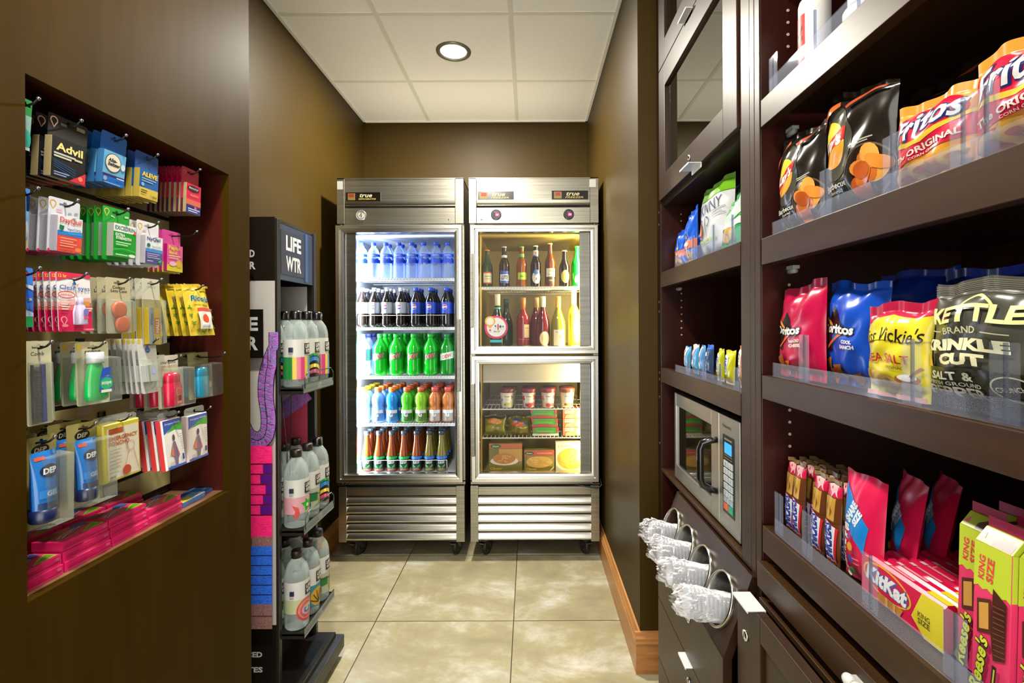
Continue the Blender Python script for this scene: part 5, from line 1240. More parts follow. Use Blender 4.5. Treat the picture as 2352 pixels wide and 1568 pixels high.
def scope(o, W, H, x0, z0):
    c = (x0 + W * .64 - .018 * PK[0], -.014, z0 + H * .05 - .014 * PK[1])
    b = MB(); n = 24
    pr = [(.017, 0), (.021, .004), (.0215, .012), (.020, .035), (.016, .055), (.012, .066), (.0105, .070)]
    k = len(b.v); b.lathe(pr, mat('#18c860', .12), c, 24); b.v = [(x, c[1] + (y - c[1]) * .62, z) for x, y, z in b.v]
    b.gfx([('p', [(-.006, .042), (.016, .046), (.016, .060), (-.001, .058)], '#1c50c8'), ('p', [(-.009, .018), (.018, .018), (.018, .044), (-.006, .042)], '#2a62cc'), ('e', .006, .030, .013, .011, '#2ab878'), ('t', 'scope', .006, .030, .020, .007, {'b': .03}, '#e8f4f0'), ('r', -.006, .014, .016, .019, '#e8ece8')], lambda u, v, of: (c[0] + u, c[1] - .0135 - of, c[2] + v))
    b.build('mouthwash_bottle', o)
    b = MB(); b.lathe([(.0125, .068), (.013, .071), (.013, .086), (.012, .088), (.0005, .088)], mat('#dfe4ee', .3), c, 20); b.build('bottle_cap', o)
    blister(o, x0, z0, W * .02, H * .0, W * 1.0, H * .76, .027)
hang('mouthwash_card', 'beige card with a small green mouthwash bottle', 'mouthwash', 173, 248, 782, 930, -.806, 3, .0270, -.03, '#c6c09a', lambda W, H: [('e', W * .10, H * .93, .005, .006, '#e8c83a'), ('p', [(W * .16, H * .95), (W * .34, H * .93), (W * .16, H * .90)], '#e0a888'), ('t', 'scope', W * .50, H * .83, W * .50, H * .065, {'b': .01}, '#1c2418')], scope)
hang('floss_card', 'white card with a white dental floss box', 'dental floss', 314.7, 357, 774, 902, -.806, 7, .0108, -.10, '#e0e0de',
     lambda W, H: [('e', W * .10, H * .95, .004, .005, '#e8c83a'), ('p', [(W * .5, H * .90), (W * .62, H * .80), (W * .5, H * .73), (W * .38, H * .80)], '#3a74d8'), ('e', W * .5, H * .785, W * .13, H * .05, '#3a74d8'), ('t', 'oral', W * .5, H * .785, W * .18, H * .03, '#d8e4f8')],
     lambda o, W, H, x0, z0: (carton(o, x0, z0, W * .30, H * .20, W * .94, H * .50, .0088, '#dfe2e4', lambda w, h: [('r', 0, 0, w * .35, h, '#b0bcb8'), ('e', w * .68, h * .62, w * .16, h * .2, '#a8b0e0')], '#c4cac8', 'floss_box'), blister(o, x0, z0, W * .12, H * .06, W * .98, H * .62, .0094)))
def stick(col, colm, logo, wd):
    def f(o, W, H, x0, z0):
        c = (x0 + W * wd - .015 * PK[0], -.015, z0 + H * .02 - .015 * PK[1]); b = MB()
        b.lathe([(.019, 0), (.0205, .003), (.0205, .050), (.019, .052), (.0195, .053), (.0195, .066), (.016, .073), (.0005, .0755)], mat(col, .25), c, 26)
        b.v = [(x, c[1] + (y - c[1]) * .66, z) for x, y, z in b.v]
        b.gfx(logo, lambda u, v, of: (c[0] + u, c[1] - .0138 - of, c[2] + v)); b.build('deodorant_stick', o)
        blister(o, x0, z0, W * .12, 0, W * 1.28, H * .76, .029)
    return f
hang('deodorant_card', 'cream card with a red deodorant stick', 'deodorant', 361, 408, 814, 938, -.810, 3, .031, -.03, '#c4bd98', lambda W, H: [('r', 0, H * .80, W, H, '#d8d6c6'), ('t', 'Old Spice', W * .5, H * .86, W * .74, H * .055, {'s': .4}, '#5a5a4a'), ('r', 0, H * .02, W * .12, H * .7, '#e0dcc0')],
     stick('#d81c48', '', [('r', -.008, .002, .012, .046, '#e8584a'), ('l', ell(0, .032, .006, .008, 12, 30, 300), .0014, '#f08a80'), ('e', .004, .018, .004, .006, '#5a3a3a'), ('t', 'SPORT', .002, .008, .014, .004, '#f0c8b8')], .66), short=-.795)
hang('deodorant_card', 'olive card with a turquoise deodorant stick', 'deodorant', 430.7, 477, 808, 916, -.838, 2, .031, -.03, '#b2aa70', lambda W, H: [('t', 'Degree', W * .5, H * .86, W * .46, H * .05, '#4a4a2a'), ('p', [(0, 0), (W * .5, 0), (W * .7, H * .8), (0, H * .8)], '#c0ba8a'), ('r', W * .96, H * .2, W, H * .7, '#2a8aa8')],
     stick('#1c9cc8', '', [('e', .013, .030, .005, .008, '#d8b0a0'), ('t', 'Degree', .003, .030, .014, .005, '#0c5a80')], .62), short=-.785)
# --- row 5
def tube_gel(v0, sc):
    def f(o, W, H, x0, z0):
        c = (x0 + W * .48 - .010 * PK[0], -.014, z0 + H * .05 - .014 * PK[1]); b = MB(); h = .088 * sc
        b.surf(lambda s, t: (c[0] + (.0165 + .004 * t) * sc * math.sin((s - .5) * math.pi * 1.0) * 1.0, c[1] - (.013 * (1 - t ** 3)) * math.cos((s - .5) * math.pi), c[2] + .022 + h * t), 16, 8, mat('#2a7ad0', .18))
        b.surf(lambda s, t: (c[0] - (.0165 + .004 * t) * sc * math.sin((s - .5) * math.pi), c[1] + (.013 * (1 - t ** 3)) * math.cos((s - .5) * math.pi), c[2] + .022 + h * t), 16, 8, mat('#1a4aa0', .2))
        fn = lambda u, v, of: (c[0] + u, c[1] - (.013 * (1 - (v / h) ** 3)) * math.cos(math.asin(max(-1, min(1, u / ((.0165 + .004 * v / h) * sc))))) - of - .0005, c[2] + .022 + v)
        b.gfx([('r', -.017 * sc, h * .86, -.002, h * .92, '#d8583a'), ('e', .002, h * .66, .0145 * sc, .010 * sc, '#14284a'), ('t', 'DEP', .002, h * .66, .022 * sc, .009 * sc, {'s': .15, 'b': .04}, '#e8ecf0'), ('r', -.014 * sc, h * .20, .014 * sc, h * .34, '#2c86d8'), ('t', 'GEL', .003, h * .27, .018 * sc, .008 * sc, {'b': .04}, '#c8dcf0'), ('r', -.015 * sc, h * .02, .015 * sc, h * .12, '#1c3a6a')], fn, .004, .006)
        b.build('gel_tube', o)
        b = MB(); b.lathe([(.015 * sc, 0), (.0165 * sc, .002), (.0165 * sc, .022)], mat('#15204a', .3), c, 22); b.build('tube_cap', o)
        blister(o, x0, z0, W * .10, 0, W * 1.10, H * .80, .030)
    return f
gel_card = lambda W, H: [('e', W * .46, H * .85, .015, .009, '#1c1a16'), ('t', 'DEP', W * .46, H * .85, .021, .008, {'s': .15, 'b': .03}, '#c8c098'), ('l', [(W * .3, H * .78), (W * .6, H * .78)], .002, '#8a8250')]
hang('hair_gel_card', 'olive card with large blue gel tube at the niche edge', 'hair gel', 58, 128, 1004, 1218, -.806, 2, .034, .01, '#a89e5c', gel_card, tube_gel(0, 1.05))
hang('hair_gel_card', 'olive card with blue gel tube beside the yellow poncho', 'hair gel', 152, 226, 974, 1168, -.806, 3, .034, -.02, '#a89e5c', gel_card, tube_gel(0, .98))
FILM = clear('#f4f6f4', .08, .08, '#c0c4c0', .35)
def poncho(front, body, thick, items, head=.20):
    def f(o, W, H, x0, z0):
        b = MB(); hh = H * (1 - head); q = .0016
        b.hexa([(x0, -thick * .5, z0), (x0 + W, -thick * .5, z0), (x0 + W, -thick * .5, z0 + hh), (x0, -thick * .5, z0 + hh)], [(x0, thick, z0), (x0 + W, thick, z0), (x0 + W, thick, z0 + hh), (x0, thick, z0 + hh)], mat(body, .35))
        b.hexa([(x0 + q, -thick, z0 + q), (x0 + W - q, -thick, z0 + q), (x0 + W - q, -thick, z0 + hh - q), (x0 + q, -thick, z0 + hh - q)], [(x0, -thick * .5 + .0001, z0), (x0 + W, -thick * .5 + .0001, z0), (x0 + W, -thick * .5 + .0001, z0 + hh), (x0, -thick * .5 + .0001, z0 + hh)], mat(front, .3))
        b.gfx(items(W - 2 * q, hh - 2 * q), lambda u, v, of: (x0 + q + u, -thick - of, z0 + q + v), 0, 0, .0002, .3); b.build('folded_poncho', o, .0006)
        b = MB(); out = [(x0, z0 + H * (1 - head) - .002), (x0 + W, z0 + H * (1 - head) - .002), (x0 + W, z0 + H - .004), (x0 + W - .006, z0 + H), (x0 + .006, z0 + H), (x0, z0 + H - .004)]
        b.plate(out, [ell(0, 0, .004, .004, 10)], -.0004, .0004, FILM); b.build('hang_film', o)
    return f
hang('poncho_pack', 'yellow edged emergency poncho pack with large print', 'poncho', 228, 312, 958, 1110, -.800, 2, .014, -.03, None, None,
     bag=poncho('#d8c83a', '#d8c83a', .006, lambda W, H: [('r', W * .07, H * .03, W * .97, H * .93, '#e2dcc6'), ('r', W * .12, H * .82, W * .52, H * .92, '#b8582c'), ('t', 'EMERGENCY', W * .53, H * .74, W * .82, H * .075, {'b': .03}, '#c8642a'), ('t', 'PONCHO', W * .40, H * .65, W * .58, H * .075, {'b': .03}, '#c8642a'), ('l', ell(W * .72, H * .55, W * .11, H * .09, 16), .0012, True, '#e0a888'), ('l', [(W * .66, H * .47), (W * .50, H * .12)], .0014, '#e0a888'), ('l', [(W * .80, H * .47), (W * .94, H * .10)], .0014, '#e0a888'), ('e', W * .58, H * .13, W * .12, H * .085, '#c0503a'), ('r', W * .10, H * .05, W * .26, H * .09, '#8a8a84')] + lines(W * .12, W * .42, [H * (.54 - .06 * i) for i in range(6)], .002, '#b8b0a0'), .10))
pitems = lambda W, H: [('p', [(0, H), (W, H), (W, H * .90), (W * .5, H * .84), (0, H * .72)], '#2a5ac0'), ('p', [(W * .15, H * .74), (W * .5, H * .86), (W, H * .92), (W, H * .74), (W * .6, H * .78)], '#3aa838'), ('t', 'Emergency Poncho', W * .5, H * .92, W * .84, H * .05, {'s': .3}, '#e8ecf4'), ('e', W * .48, H * .62, W * .07, H * .07, '#5a4a48'), ('p', [(W * .42, H * .54), (W * .54, H * .54), (W * .70, H * .24), (W * .62, H * .20), (W * .58, H * .06), (W * .44, H * .06), (W * .40, H * .22), (W * .22, H * .30)], '#7a6a88'), ('p', [(W * .40, H * .48), (W * .22, H * .28), (W * .40, H * .24)], '#e07a4a'), ('p', [(W * .56, H * .48), (W * .70, H * .24), (W * .58, H * .2)], '#a85a80'), ('r', 0, 0, W, H * .05, '#3a62c0'), ('r', W * .82, H * .12, W * .93, H * .24, '#2a4a88'), ('r', W * .12, H * .07, W * .36, H * .14, '#c8c8c4')] + lines(W * .78, W * .94, [H * (.66 - .045 * i) for i in range(8)], .0014, '#9aa0a8')
hang('poncho_pack', 'white printed orange poncho pack', 'poncho', 361, 405.7, 947, 1081, -.800, 5, .0200, -.12, None, None, bag=poncho('#eceae8', '#f0484c', .0075, pitems, .13), short=-.790)
hang('poncho_pack', 'white poncho pack on the rightmost peg', 'poncho', 422, 467.5, 936, 1060, -.815, 1, .0165, -.02, None, None, bag=poncho('#eceae8', '#dcd8d4', .008, pitems, .14), short=-.790)
# --- candy boxes lying on the niche sill
def candy(y0, y1, x1, z, col, items, label, depth=.0545, h=.0172, name='candy_box', cat='candy box', group='pink candy boxes on the niche sill', rz=0.0):
    yc, xc = (y0 + y1) / 2, x1 - depth / 2
    o = thing(name, label, cat, (xc, yc, z), rz, group, local=True)
    w, d = (y1 - y0) / 2, depth / 2
    b = MB(); b.box(-d, d, -w, w, 0, h, mat(col, .3))
    b.gfx(items(2 * w, 2 * d), lambda u, v, of: (d - v, -w + u, h + .0002 + of), 0, 0, .0002, .3)      # top face: u along the sill, v from the front edge back
    b.gfx([('r', .003, h * .30, 2 * w - .003, h * .36, '#b01050'), ('r', 2 * w * .86, h * .5, 2 * w * .95, h * .8, '#f06a8a'), ('r', .004, h * .5, 2 * w * .6, h * .55, '#c81458')], lambda u, v, of: (d + .0002 + of, -w + u, v), 0, 0, .0002, .3)
    b.build('carton', o, .0008)
    return o
TOPC = lambda w, d: [('r', .002, .002, w - .002, d - .002, '#f05a78'), ('p', [(w * .45, d * .06), (w * .96, d * .06), (w * .96, d * .5), (w * .7, d * .32)], '#e8e06a'), ('p', [(w * .5, d * .09), (w * .93, d * .12), (w * .93, d * .44), (w * .7, d * .26)], '#6ac020'), ('l', [(w * .12, d * .30), (w * .3, d * .42), (w * .5, d * .5), (w * .72, d * .62)], d * .16, '#e8e4f0'), ('l', [(w * .14, d * .30), (w * .3, d * .44), (w * .5, d * .48), (w * .7, d * .62)], d * .05, '#b01c58'), ('p', [(w * .6, d * .66), (w * .9, d * .56), (w * .95, d * .9), (w * .7, d * .92)], '#3a6ac8'), ('p', [(w * .05, d * .5), (w * .4, d * .7), (w * .3, d * .95), (w * .05, d * .95)], '#8a3a3a')]
BOXES = []
def stack(y0, y1, n, x1, nm, back=0.0):
    for k in range(n):
        candy(y0, y1, x1 - .0032 * k, NZ0 + .0004 + .0175 * k, '#ff2478', TOPC, 'pink candy box, %s of the %s' % (['bottom', 'second', 'top'][k] if n == 3 else ['bottom', 'top'][k] if n == 2 else 'only box', nm))
stack(.768, .853, 2, -.8185, 'front pile at the left niche edge')
stack(.857, .951, 3, -.8185, 'second pile along the sill front')
stack(.955, 1.047, 3, -.8200, 'third pile along the sill front')
stack(1.051, 1.150, 2, -.8220, 'fourth pile along the sill front')
stack(.840, .932, 3, -.8895, 'rear pile under the blue gel tubes')
stack(.936, 1.028, 3, -.8895, 'rear pile under the yellow poncho')
stack(1.032, 1.124, 3, -.8895, 'rear pile at the right')
candy(1.156, 1.235, -.824, NZ0 + .0004, '#3a8ad8', lambda w, d: [('r', .002, .002, w - .002, d - .002, '#8ac0f0'), ('p', [(0, 0), (w * .4, 0), (w * .6, d * .4), (0, d * .5)], '#e8d84a'), ('p', [(w * .4, 0), (w, 0), (w, d * .3)], '#e8f0f8'), ('r', w * .1, d * .6, w * .9, d * .9, '#2a5ac0')], 'light blue and yellow candy box at the right of the pink boxes', .05, .012, group='blue candy boxes')
candy(1.238, 1.278, -.834, NZ0 + .0004, '#2a6ac0', lambda w, d: [('r', .002, .002, w - .002, d - .002, '#3a86d0'), ('p', [(0, 0), (w, 0), (w, d * .3)], '#16406a')], 'dark blue candy box farthest right on the niche sill', .05, .008, group='blue candy boxes')
# ================================================================== SNACKS ON THE RIGHT-HAND SHELVES
def rbag(name, label, cat, pxl, pxr, pyt, z, X, D, col, items, group=None, seed=1, tilt=0.0, pinch=.05, peak=(0, 0), amp=1.0, W=None, H=None, rough=.26, back=None, seal=.014, pyr=None):
    Xs = X + D * .9                                   # plane of the side seams
    Yl = F * Xs / (pxl - VX); Yr = F * Xs / (pxr - VX) if W is None else Yl - W
    W = (Yl - Yr) * .975
    if H is None: H = EYE + (VY - pyt) * Yl / F - z - .001
    if pyr: peak = (0, EYE + (VY - pyr) * Yr / F - z - .001 - H)
    o = thing(name, label, cat, (Xs, (Yl + Yr) / 2, z + .001), -math.pi / 2, group, tilt, local=True)
    make_bag('bag_film', o, W, H, D, col, items(W, H), seed, seal, rough, back, pinch, peak, amp)
    return o
GB2 = 'chip bags on the second snack shelf'; GB3 = 'chip bags on the third snack shelf'
def chips(cx, cy, R, n, seed, cols=('#d8742c', '#e8943a', '#c05a24', '#f0ac50')):
    r = random.Random(seed); it = []
    for k in range(n):
        a = r.uniform(0, 6.28); q = R * r.uniform(.0, .65)
        it.append(('p', ell(cx + q * math.cos(a), cy + q * math.sin(a), R * r.uniform(.32, .5), R * r.uniform(.22, .36), 14, 0, 360, r.uniform(0, 180)), cols[k % len(cols)]))
    return it
def bbq(W, H):
    return ([('p', ell(W * .30, H * .56, W * .30, H * .30, 24), '#4c4a42'), ('e', W * .27, H * .54, W * .225, H * .185, '#f2e24a'),
             ('p', ell(W * .27, H * .54, W * .225, H * .185, 20, 180, 360), '#f0a83a'),
             ('p', [(W * .03, H * .48), (W * .10, H * .44), (W * .50, H * .56), (W * .54, H * .66), (W * .46, H * .66), (W * .08, H * .54)], '#d8282c'),
             ('t', "Lay's", W * .27, H * .545, W * .40, H * .12, {'rot': 8, 'b': .05, 's': .25}, '#f4f2ec'),
             ('t', 'Barbecue', W * .30, H * .225, W * .42, H * .05, {'b': .02}, '#e8e4d8'), ('t', 'Flavored', W * .30, H * .175, W * .22, H * .026, '#d8d4c8'),
             ('e', W * .76, H * .24, W * .27, H * .20, '#6a5a48'), ('e', W * .76, H * .24, W * .255, H * .185, '#2a1c12')] + chips(W * .76, H * .24, W * .27, 15, 3) +
            [('l', [(W * .62, H * .46), (W * .88, H * .47)], .0022, '#b8b4a4'), ('l', [(W * .64, H * .44), (W * .84, H * .45)], .0018, '#b8b4a4'), ('p', [(W * .02, H * .72), (W * .10, H * .66), (W * .40, H * .86), (W * .36, H * .90)], '#c8602c'), ('p', [(W * .50, H * .84), (W * .96, H * .93), (W * .94, H * .90), (W * .56, H * .80)], '#b8502a')])
def corn(W, H):
    return ([('p', [(0, H * .48), (W, H * .60), (W, H * .38), (0, H * .26)], '#d81c44'), ('e', W * .48, H * .70, W * .46, H * .19, '#d81c40'),
             ('p', [(0, H * .50), (W * .5, H * .46), (W, H * .62), (W, H * .66), (W * .5, H * .52), (0, H * .54)], '#f0c83a'),
             ('t', 'Fritos', W * .49, H * .70, W * .90, H * .27, {'rot': 6, 'b': .06, 's': .3}, '#1c2a6a'), ('t', 'Fritos', W * .48, H * .705, W * .86, H * .24, {'rot': 6, 'b': .02, 's': .3}, '#f0f0f4'),
             ('t', 'The ORIGINAL', W * .50, H * .40, W * .86, H * .07, {'rot': 6, 'b': .03}, '#f0e4d4'), ('t', 'CORN CHIPS', W * .52, H * .335, W * .34, H * .026, {'rot': 6}, '#f0e4d4'),
             ('e', W * .26, H * .15, W * .24, H * .10, '#c84a2c')] + [('l', ell(W * x, H * y, W * .13, H * .07, 10, a, a + 200), W * .06, c) for x, y, a, c in ((.2, .14, 0, '#e8a83a'), (.45, .18, 60, '#f0b84a'), (.66, .13, 120, '#e09a30'), (.84, .2, 30, '#f0bc50'), (.34, .09, 200, '#d88c2c'))])
S2, S3, S4, S1 = 1.475, 1.1945, .886, 1.759
rbag('chip_bag', 'black barbecue potato chip bag, leftmost on the second snack shelf', 'chips', 1792, 1900, 325, S2, .494, .020, '#201c18', bbq, GB2, 3, -.03, rough=.2, pyr=275)
rbag('chip_bag', 'black barbecue potato chip bag, taller one beside the orange bags', 'chips', 1905, 2064, 228, S2, .500, .026, '#201c18', bbq, GB2, 9, -.03, rough=.2, pyr=182)
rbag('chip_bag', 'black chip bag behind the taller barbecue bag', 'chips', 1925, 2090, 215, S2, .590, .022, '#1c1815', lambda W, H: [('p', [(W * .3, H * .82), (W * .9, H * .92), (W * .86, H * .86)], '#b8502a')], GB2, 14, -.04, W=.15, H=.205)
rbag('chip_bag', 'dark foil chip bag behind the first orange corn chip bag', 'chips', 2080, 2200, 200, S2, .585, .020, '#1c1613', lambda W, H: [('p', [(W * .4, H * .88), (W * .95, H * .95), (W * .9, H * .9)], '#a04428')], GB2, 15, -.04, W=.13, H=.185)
rbag('chip_bag', 'orange and red corn chip bag beside the barbecue bags', 'chips', 2064, 2250, 262, S2, .500, .020, '#eca23a', corn, GB2, 21, -.06, pyr=168)
rbag('chip_bag', 'orange and red corn chip bag nearest the right frame edge', 'chips', 2246, 2400, 152, S2, .498, .022, '#eca23a', corn, GB2, 25, -.04, W=.135)
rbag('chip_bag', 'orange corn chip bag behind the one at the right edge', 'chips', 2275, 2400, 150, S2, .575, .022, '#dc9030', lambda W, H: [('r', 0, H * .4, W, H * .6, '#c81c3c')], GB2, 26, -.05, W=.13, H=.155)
def tort(sub, c1, c2):
    def f(W, H):
        return [('p', [(W * .02, H * .44), (W * .30, H * .74), (W * .56, H * .52), (W * .62, H * .46), (W * .30, H * .50)], '#14100e'), ('p', [(W * .02, H * .44), (W * .30, H * .52), (W * .26, H * .32), (W * .20, H * .30)], '#14100e'),
                ('p', [(W * .02, H * .70), (W * .30, H * .55), (W * .27, H * .52), (W * .03, H * .66)], '#f09a30'), ('l', [(W * .16, H * .34), (W * .50, H * .50)], .004, '#e8682c'),
                ('t', 'Doritos', W * .36, H * .53, W * .66, H * .11, {'b': .10}, '#14100e'), ('t', 'Doritos', W * .36, H * .53, W * .63, H * .095, {'b': .04}, '#f4f2f0')] + \
               [('t', s_, W * .58, H * (.415 - .05 * i), W * wd, H * .036, {'b': .05}, '#f0e4e4') for i, (s_, wd) in enumerate(sub)] + \
               [('p', [(W * .06, H * .20), (W * .24, H * .26), (W * .20, H * .04)], '#c86a1c'), ('p', [(W * .26, H * .18), (W * .46, H * .20), (W * .34, H * .03)], '#d87c2a'), ('p', [(W * .10, H * .12), (W * .32, H * .16), (W * .22, H * .0)], '#b85a18'), ('p', [(W * .5, H * .10), (W * .72, H * .14), (W * .62, H * .02)], '#d88430')]
    return f
rbag('chip_bag', 'red tortilla chip bag, leftmost on the third snack shelf', 'chips', 1792, 1900, 672, S3, .494, .022, '#c8104a', tort((('NACHO', .26), ('CHEESE', .3)), 0, 0), GB3, 31, -.03, pyr=636)
rbag('chip_bag', 'bright blue tortilla chip bag beside the red bag', 'chips', 1902, 2042, 650, S3, .516, .024, '#1252d0', tort((('COOL', .2), ('RANCH', .26)), 0, 0), GB3, 37, -.04, pyr=652)
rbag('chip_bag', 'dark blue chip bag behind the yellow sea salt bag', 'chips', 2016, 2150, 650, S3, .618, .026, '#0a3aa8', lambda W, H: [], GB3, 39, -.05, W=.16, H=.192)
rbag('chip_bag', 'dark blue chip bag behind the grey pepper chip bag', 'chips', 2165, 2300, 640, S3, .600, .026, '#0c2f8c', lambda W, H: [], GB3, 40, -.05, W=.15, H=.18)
def vick(W, H):
    return [('r', 0, H * .86, W, H, '#c02048'), ('p', [(0, H * .86), (W, H * .90), (W, H * .80), (W * .6, H * .84), (W * .3, H * .82), (0, H * .70)], '#c82a50'), ('p', [(W * .10, H * .80), (W * .5, H * .86), (W, H * .84), (W, H * .6), (W * .1, H * .6)], '#ecdc34'),
            ('t', "Miss Vickie's", W * .47, H * .66, W * .98, H * .15, {'s': .2, 'b': .01}, '#2a2416'), ('t', 'SEA SALT', W * .50, H * .42, W * .66, H * .09, {'b': .01}, '#c8243c'), ('t', 'ORIGINAL', W * .62, H * .33, W * .22, H * .03, '#6a5a2a')] + \
           [('e', W * (.18 + .055 * i), H * (.22 - .012 * i), W * .12, H * .085, ('#e8c878', '#dcb45c')[i % 2]) for i in range(8)] + [('e', W * .80, H * .22, W * .16, H * .055, '#a8682c'), ('e', W * .80, H * .24, W * .13, H * .035, '#ece8dc'), ('l', [(W * .86, H * .25), (W * .98, H * .34)], .004, '#a8682c'), ('r', 0, 0, W, H * .05, '#e8a8a0')]
rbag('chip_bag', 'yellow and red sea salt potato chip bag', 'chips', 1998, 2140, 705, S3, .494, .020, '#e8d830', vick, GB3, 41, -.04, pyr=690)
def ket(W, H):
    r = random.Random(8)
    return [('r', 0, H * .88, W, H, '#55544a')] + [('r', 0, H * (.89 + .014 * i), W, H * (.894 + .014 * i), '#8a897c') for i in range(7)] + \
           [('r', 0, 0, W, H * .33, '#27271f'), ('p', ell(W * .52, H * .76, W * .13, H * .10, 16, 0, 180), '#55544a'), ('l', ell(W * .52, H * .76, W * .14, H * .10, 16, 0, 180), .003, '#ece69a'),
            ('t', 'KETTLE', W * .47, H * .735, W * .82, H * .13, {'b': .04}, '#f0eaa4'), ('l', [(W * .05, H * .615), (W * .24, H * .61)], .0012, '#c8c4a0'), ('l', [(W * .62, H * .60), (W * .8, H * .595)], .0012, '#c8c4a0'), ('t', 'BRAND', W * .42, H * .61, W * .30, H * .05, '#d8d4a8'),
            ('t', 'KRINKLE', W * .40, H * .505, W * .80, H * .09, {'b': .06}, '#f0ecc0'), ('t', 'CUT', W * .42, H * .395, W * .42, H * .09, {'b': .06}, '#f0ecc0'), ('p', [(W * .01, H * .42), (W * .09, H * .43), (W * .10, H * .33), (W * .01, H * .32)], '#e8b430'),
            ('t', 'SALT &', W * .30, H * .265, W * .42, H * .065, {'b': .03}, '#dcdcc8'), ('t', 'FRESH GROUND', W * .33, H * .205, W * .52, H * .03, '#c8c8b4'), ('t', 'PEPPER', W * .34, H * .145, W * .56, H * .075, {'b': .03}, '#dcdcc8'), ('l', ell(W * .80, H * .22, W * .13, H * .085, 40), .0016, True, '#c8c4a0'), ('t', 'CRUNCHY', W * .80, H * .22, W * .22, H * .035, {'rot': 8}, '#e4e0c4')]
rbag('chip_bag', 'large grey salt and pepper krinkle cut chip bag at right edge', 'chips', 2138, 2400, 656, S3, .499, .022, '#4c4c43', ket, GB3, 47, -.03, W=.158, seal=.016)

# ---- candy on the lowest snack shelf
def bar(name, label, cat, group, Y, X, z, W, H, D, col, items, tilt=-.05, seed=1, rough=.28, back=None):
    o = thing(name, label, cat, (X + D, Y, z + .001), -math.pi / 2, group, tilt, local=True)
    make_bag('wrapper', o, W, H, D, col, items(W, H), seed, .008, rough, back, .02, (0, 0), .45, 12, 18, .006)
    return o
def nut(W, H):
    return [('r', 0, H * .80, W, H * .93, '#d81c4c'), ('p', [(W * .2, H * .93), (W * .5, H * .78), (W * .62, H * .86), (W * .85, H * .80), (W * .7, H * .95)], '#f0b8b8'), ('r', 0, H * .50, W, H * .80, '#6a3a1c'), ('r', W * .12, H * .52, W * .78, H * .79, '#c8983c'), ('p', [(W * .2, H * .6), (W * .3, H * .66), (W * .25, H * .72)], '#8a5a1c'), ('p', [(W * .5, H * .55), (W * .6, H * .62), (W * .55, H * .7)], '#8a5a1c'),
            ('p', [(W * .02, H * .03), (W * .86, H * .03), (W * .96, H * .44), (W * .10, H * .54)], '#d82a3c'), ('p', [(W * .04, H * .04), (W * .78, H * .04), (W * .86, H * .45), (W * .12, H * .52)], '#eceaf0'),
            ('t', 'SNICKERS', W * .46, H * .27, H * .44, W * .52, {'rot': 90, 's': .2, 'b': .05}, '#1c3aa8'), ('r', 0, H * .95, W, H, '#8a7048')]
GS = 'peanut candy bars on the lowest snack shelf'
first = None
for i, (px, dz) in enumerate(((1806, .0), (1822, .002), (1846, -.006), (1866, .0), (1900, -.003))):
    for k in range(3):
        X = .512 + (.016 if i == 2 else 0) + .020 * k
        Y = F * .512 / (px - VX)
        lab = 'brown peanut candy bar, %s column from left, %s' % (ORD[i], ['front', 'second back', 'third back'][k])
        loc = (X + .009, Y, S4 + .001 + .001 * k)
        if first is None:
            first = bar('candy_bar', lab, 'candy bar', GS, Y, X, S4, .036, .144, .009, '#6a3a1e', nut, -.05, 5, back='#7a5a34')
        else:
            dup(first, loc, lab, (-.05 - .01 * k, rnd.uniform(-.02, .02), -math.pi / 2 + rnd.uniform(-.08, .08)))
def fruit(W, H):
    it = [('p', [(W * .16, H * .90), (W * .80, H * .56), (W * .70, H * .30), (W * .10, H * .56)], '#1c8ae0'), ('t', 'SHARE', W * .38, H * .64, H * .22, W * .16, {'rot': 62, 'b': .06}, '#e8f0f8'), ('t', 'SIZE', W * .54, H * .60, H * .16, W * .15, {'rot': 62, 'b': .06}, '#e8f0f8')]
    for i, (ch, y) in enumerate(zip('Skittles', (.48, .40, .33, .27, .21, .15, .09, .03))):
        it.append(('t', ch, W * (.24 - .008 * i), H * y, W * .17 * (1.2 if i == 0 else .9 if ch in 'kse' else .5), H * (.075 if i == 0 else .05), {'b': .07}, '#f2eef0'))
    it += [('e', W * .40, H * .32, W * .07, H * .04, '#e8a02a'), ('e', W * .38, H * .20, W * .06, H * .035, '#2a5ac8'), ('e', W * .36, H * .08, W * .07, H * .04, '#3ab02a'), ('e', W * .38, H * .42, W * .05, H * .03, '#7a3ab0'), ('l', [(W * .45, H * .22), (W * .65, H * .24)], .002, '#f07a8a'), ('l', [(W * .46, H * .18), (W * .66, H * .20)], .002, '#f07a8a')]
    return it
GK = 'red fruit candy bags'
o = bar('candy_bag', 'red fruit candy bag with blue share size flash, front', 'candy', GK, .772, .512, S4, .085, .172, .016, '#e01c54', fruit, -.04, 61)
dup(o, (.585, .770, S4 + .001), 'red fruit candy bag with blue flash behind the front one', (-.12, 0, -math.pi / 2 - .35))
dup(o, (.635, .775, S4 + .001), 'red fruit candy bag farthest back behind the wafer bars', (-.16, 0, -math.pi / 2 - .45))
